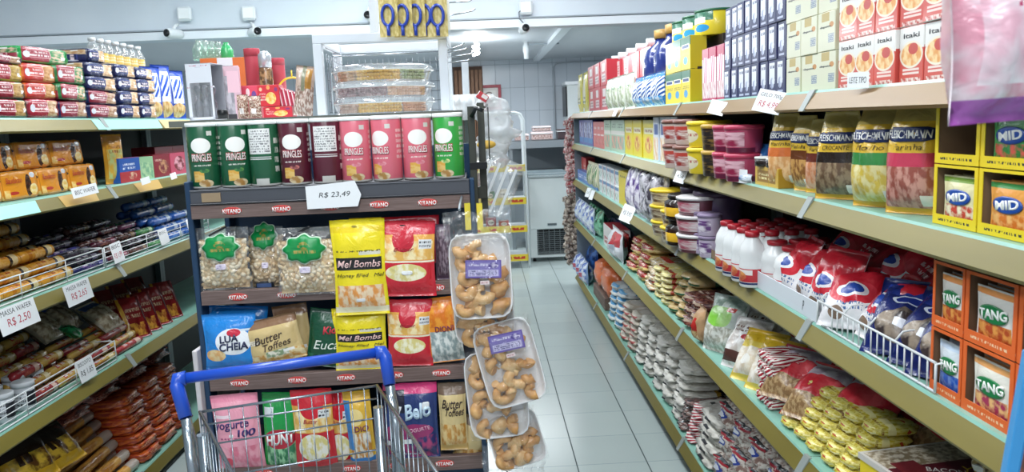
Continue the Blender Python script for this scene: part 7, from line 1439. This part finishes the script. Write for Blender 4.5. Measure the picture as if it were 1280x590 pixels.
# basket: rear gate, two sides, floor, nose
gl = onY(250, 515, YL+.035); gr = onY(471, 483, YR_+.02); zr = (gl.z+gr.z)/2
gl.z = onY(250, 515, gl.y).z; gr.z = onY(471, 482, gr.y).z
up = Vector((0, 0, -1)); Hb = .46
gax = (gr-gl)
def wire(bm_, p, q, r=.0022, n=6): bm_.tube([p, q], r, M_ch2, n)
b = MB(); wire(b, gl, gr, .0030, 8)
for d in (.030, .075, .15, .22, .29, .36, .43): wire(b, gl+up*d*1.0, gr+up*d, .0021)
for i in range(14): p0 = gl+gax*(i/13); wire(b, p0, p0+up*Hb, .0013)
link('rear_gate', b.mesh('gate'), t)
nl = gl+fwd*.74+Vector((gax.x*.12, gax.y*.12, -.12)); nr = gr+fwd*.74+Vector((-gax.x*.12, -gax.y*.12, -.12))
rot = Matrix.Rotation(R(8), 4, 'Z'); 
for nm, g_, n_ in (('side_panel', gl, nl), ('side_panel', gr, nr)):
    b = MB(); wire(b, g_, n_, .0042, 8); gb_, nb_ = g_+up*Hb, n_+up*(Hb-.22)
    wire(b, gb_, nb_, .004)
    for i in range(1, 4): wire(b, g_.lerp(gb_, i/4), n_.lerp(nb_, i/4), .0024)
    for i in range(26): f_ = i/25; wire(b, g_.lerp(n_, f_), gb_.lerp(nb_, f_), .0016, 5)
    link(nm, b.mesh('side'), t)
b = MB(); wire(b, nl, nr, .004)
for i in range(10): wire(b, nl.lerp(nr, i/9), nl.lerp(nr, i/9)+up*(Hb-.22), .0018)
link('nose_panel', b.mesh('nose'), t)
b = MB(); fl, fr_, f2l, f2r = gl+up*Hb, gr+up*Hb, nl+up*(Hb-.22), nr+up*(Hb-.22)
for i in range(12): wire(b, fl.lerp(fr_, i/11), f2l.lerp(f2r, i/11), .002)
for i in range(6): wire(b, fl.lerp(f2l, i/5), fr_.lerp(f2r, i/5), .0026)
link('basket_floor', b.mesh('floor'), t)
b = MB()
for g_, n_ in ((gl, nl), (gr, nr)):
    a_ = Vector((g_.x, g_.y, .12)); b.tube([g_+up*.05, g_+up*.5, Vector((g_.x, g_.y, .16)), Vector((g_.x, g_.y, .16))+fwd*.1+Vector((0, 0, -.03)), Vector((n_.x, n_.y, .13))-fwd*.05], .012, M_ch2, 10)
b.tube([Vector((gl.x, gl.y, .16)), Vector((gr.x, gr.y, .16))], .010, M_ch2, 8); link('chassis', b.mesh('chassis'), t)
for p in (Vector((gl.x, gl.y, 0)), Vector((gr.x, gr.y, 0)), Vector((nl.x, nl.y, 0))-fwd*.05, Vector((nr.x, nr.y, 0))-fwd*.05):
    b = MB(); b.lathe([(.02, -.012), (.055, -.012), (.055, .012), (.02, .012)], M_blk, 20, Matrix.Translation((p.x, p.y, .055)) @ Matrix.Rotation(math.atan2(fwd.y, fwd.x), 4, 'Z') @ Matrix.Rotation(PI/2, 4, 'X')); b.box(p.x-.012, p.x+.012, p.y-.012, p.y+.012, .10, .15, M_ch2); link('wheel', b.mesh('wheel'), t)
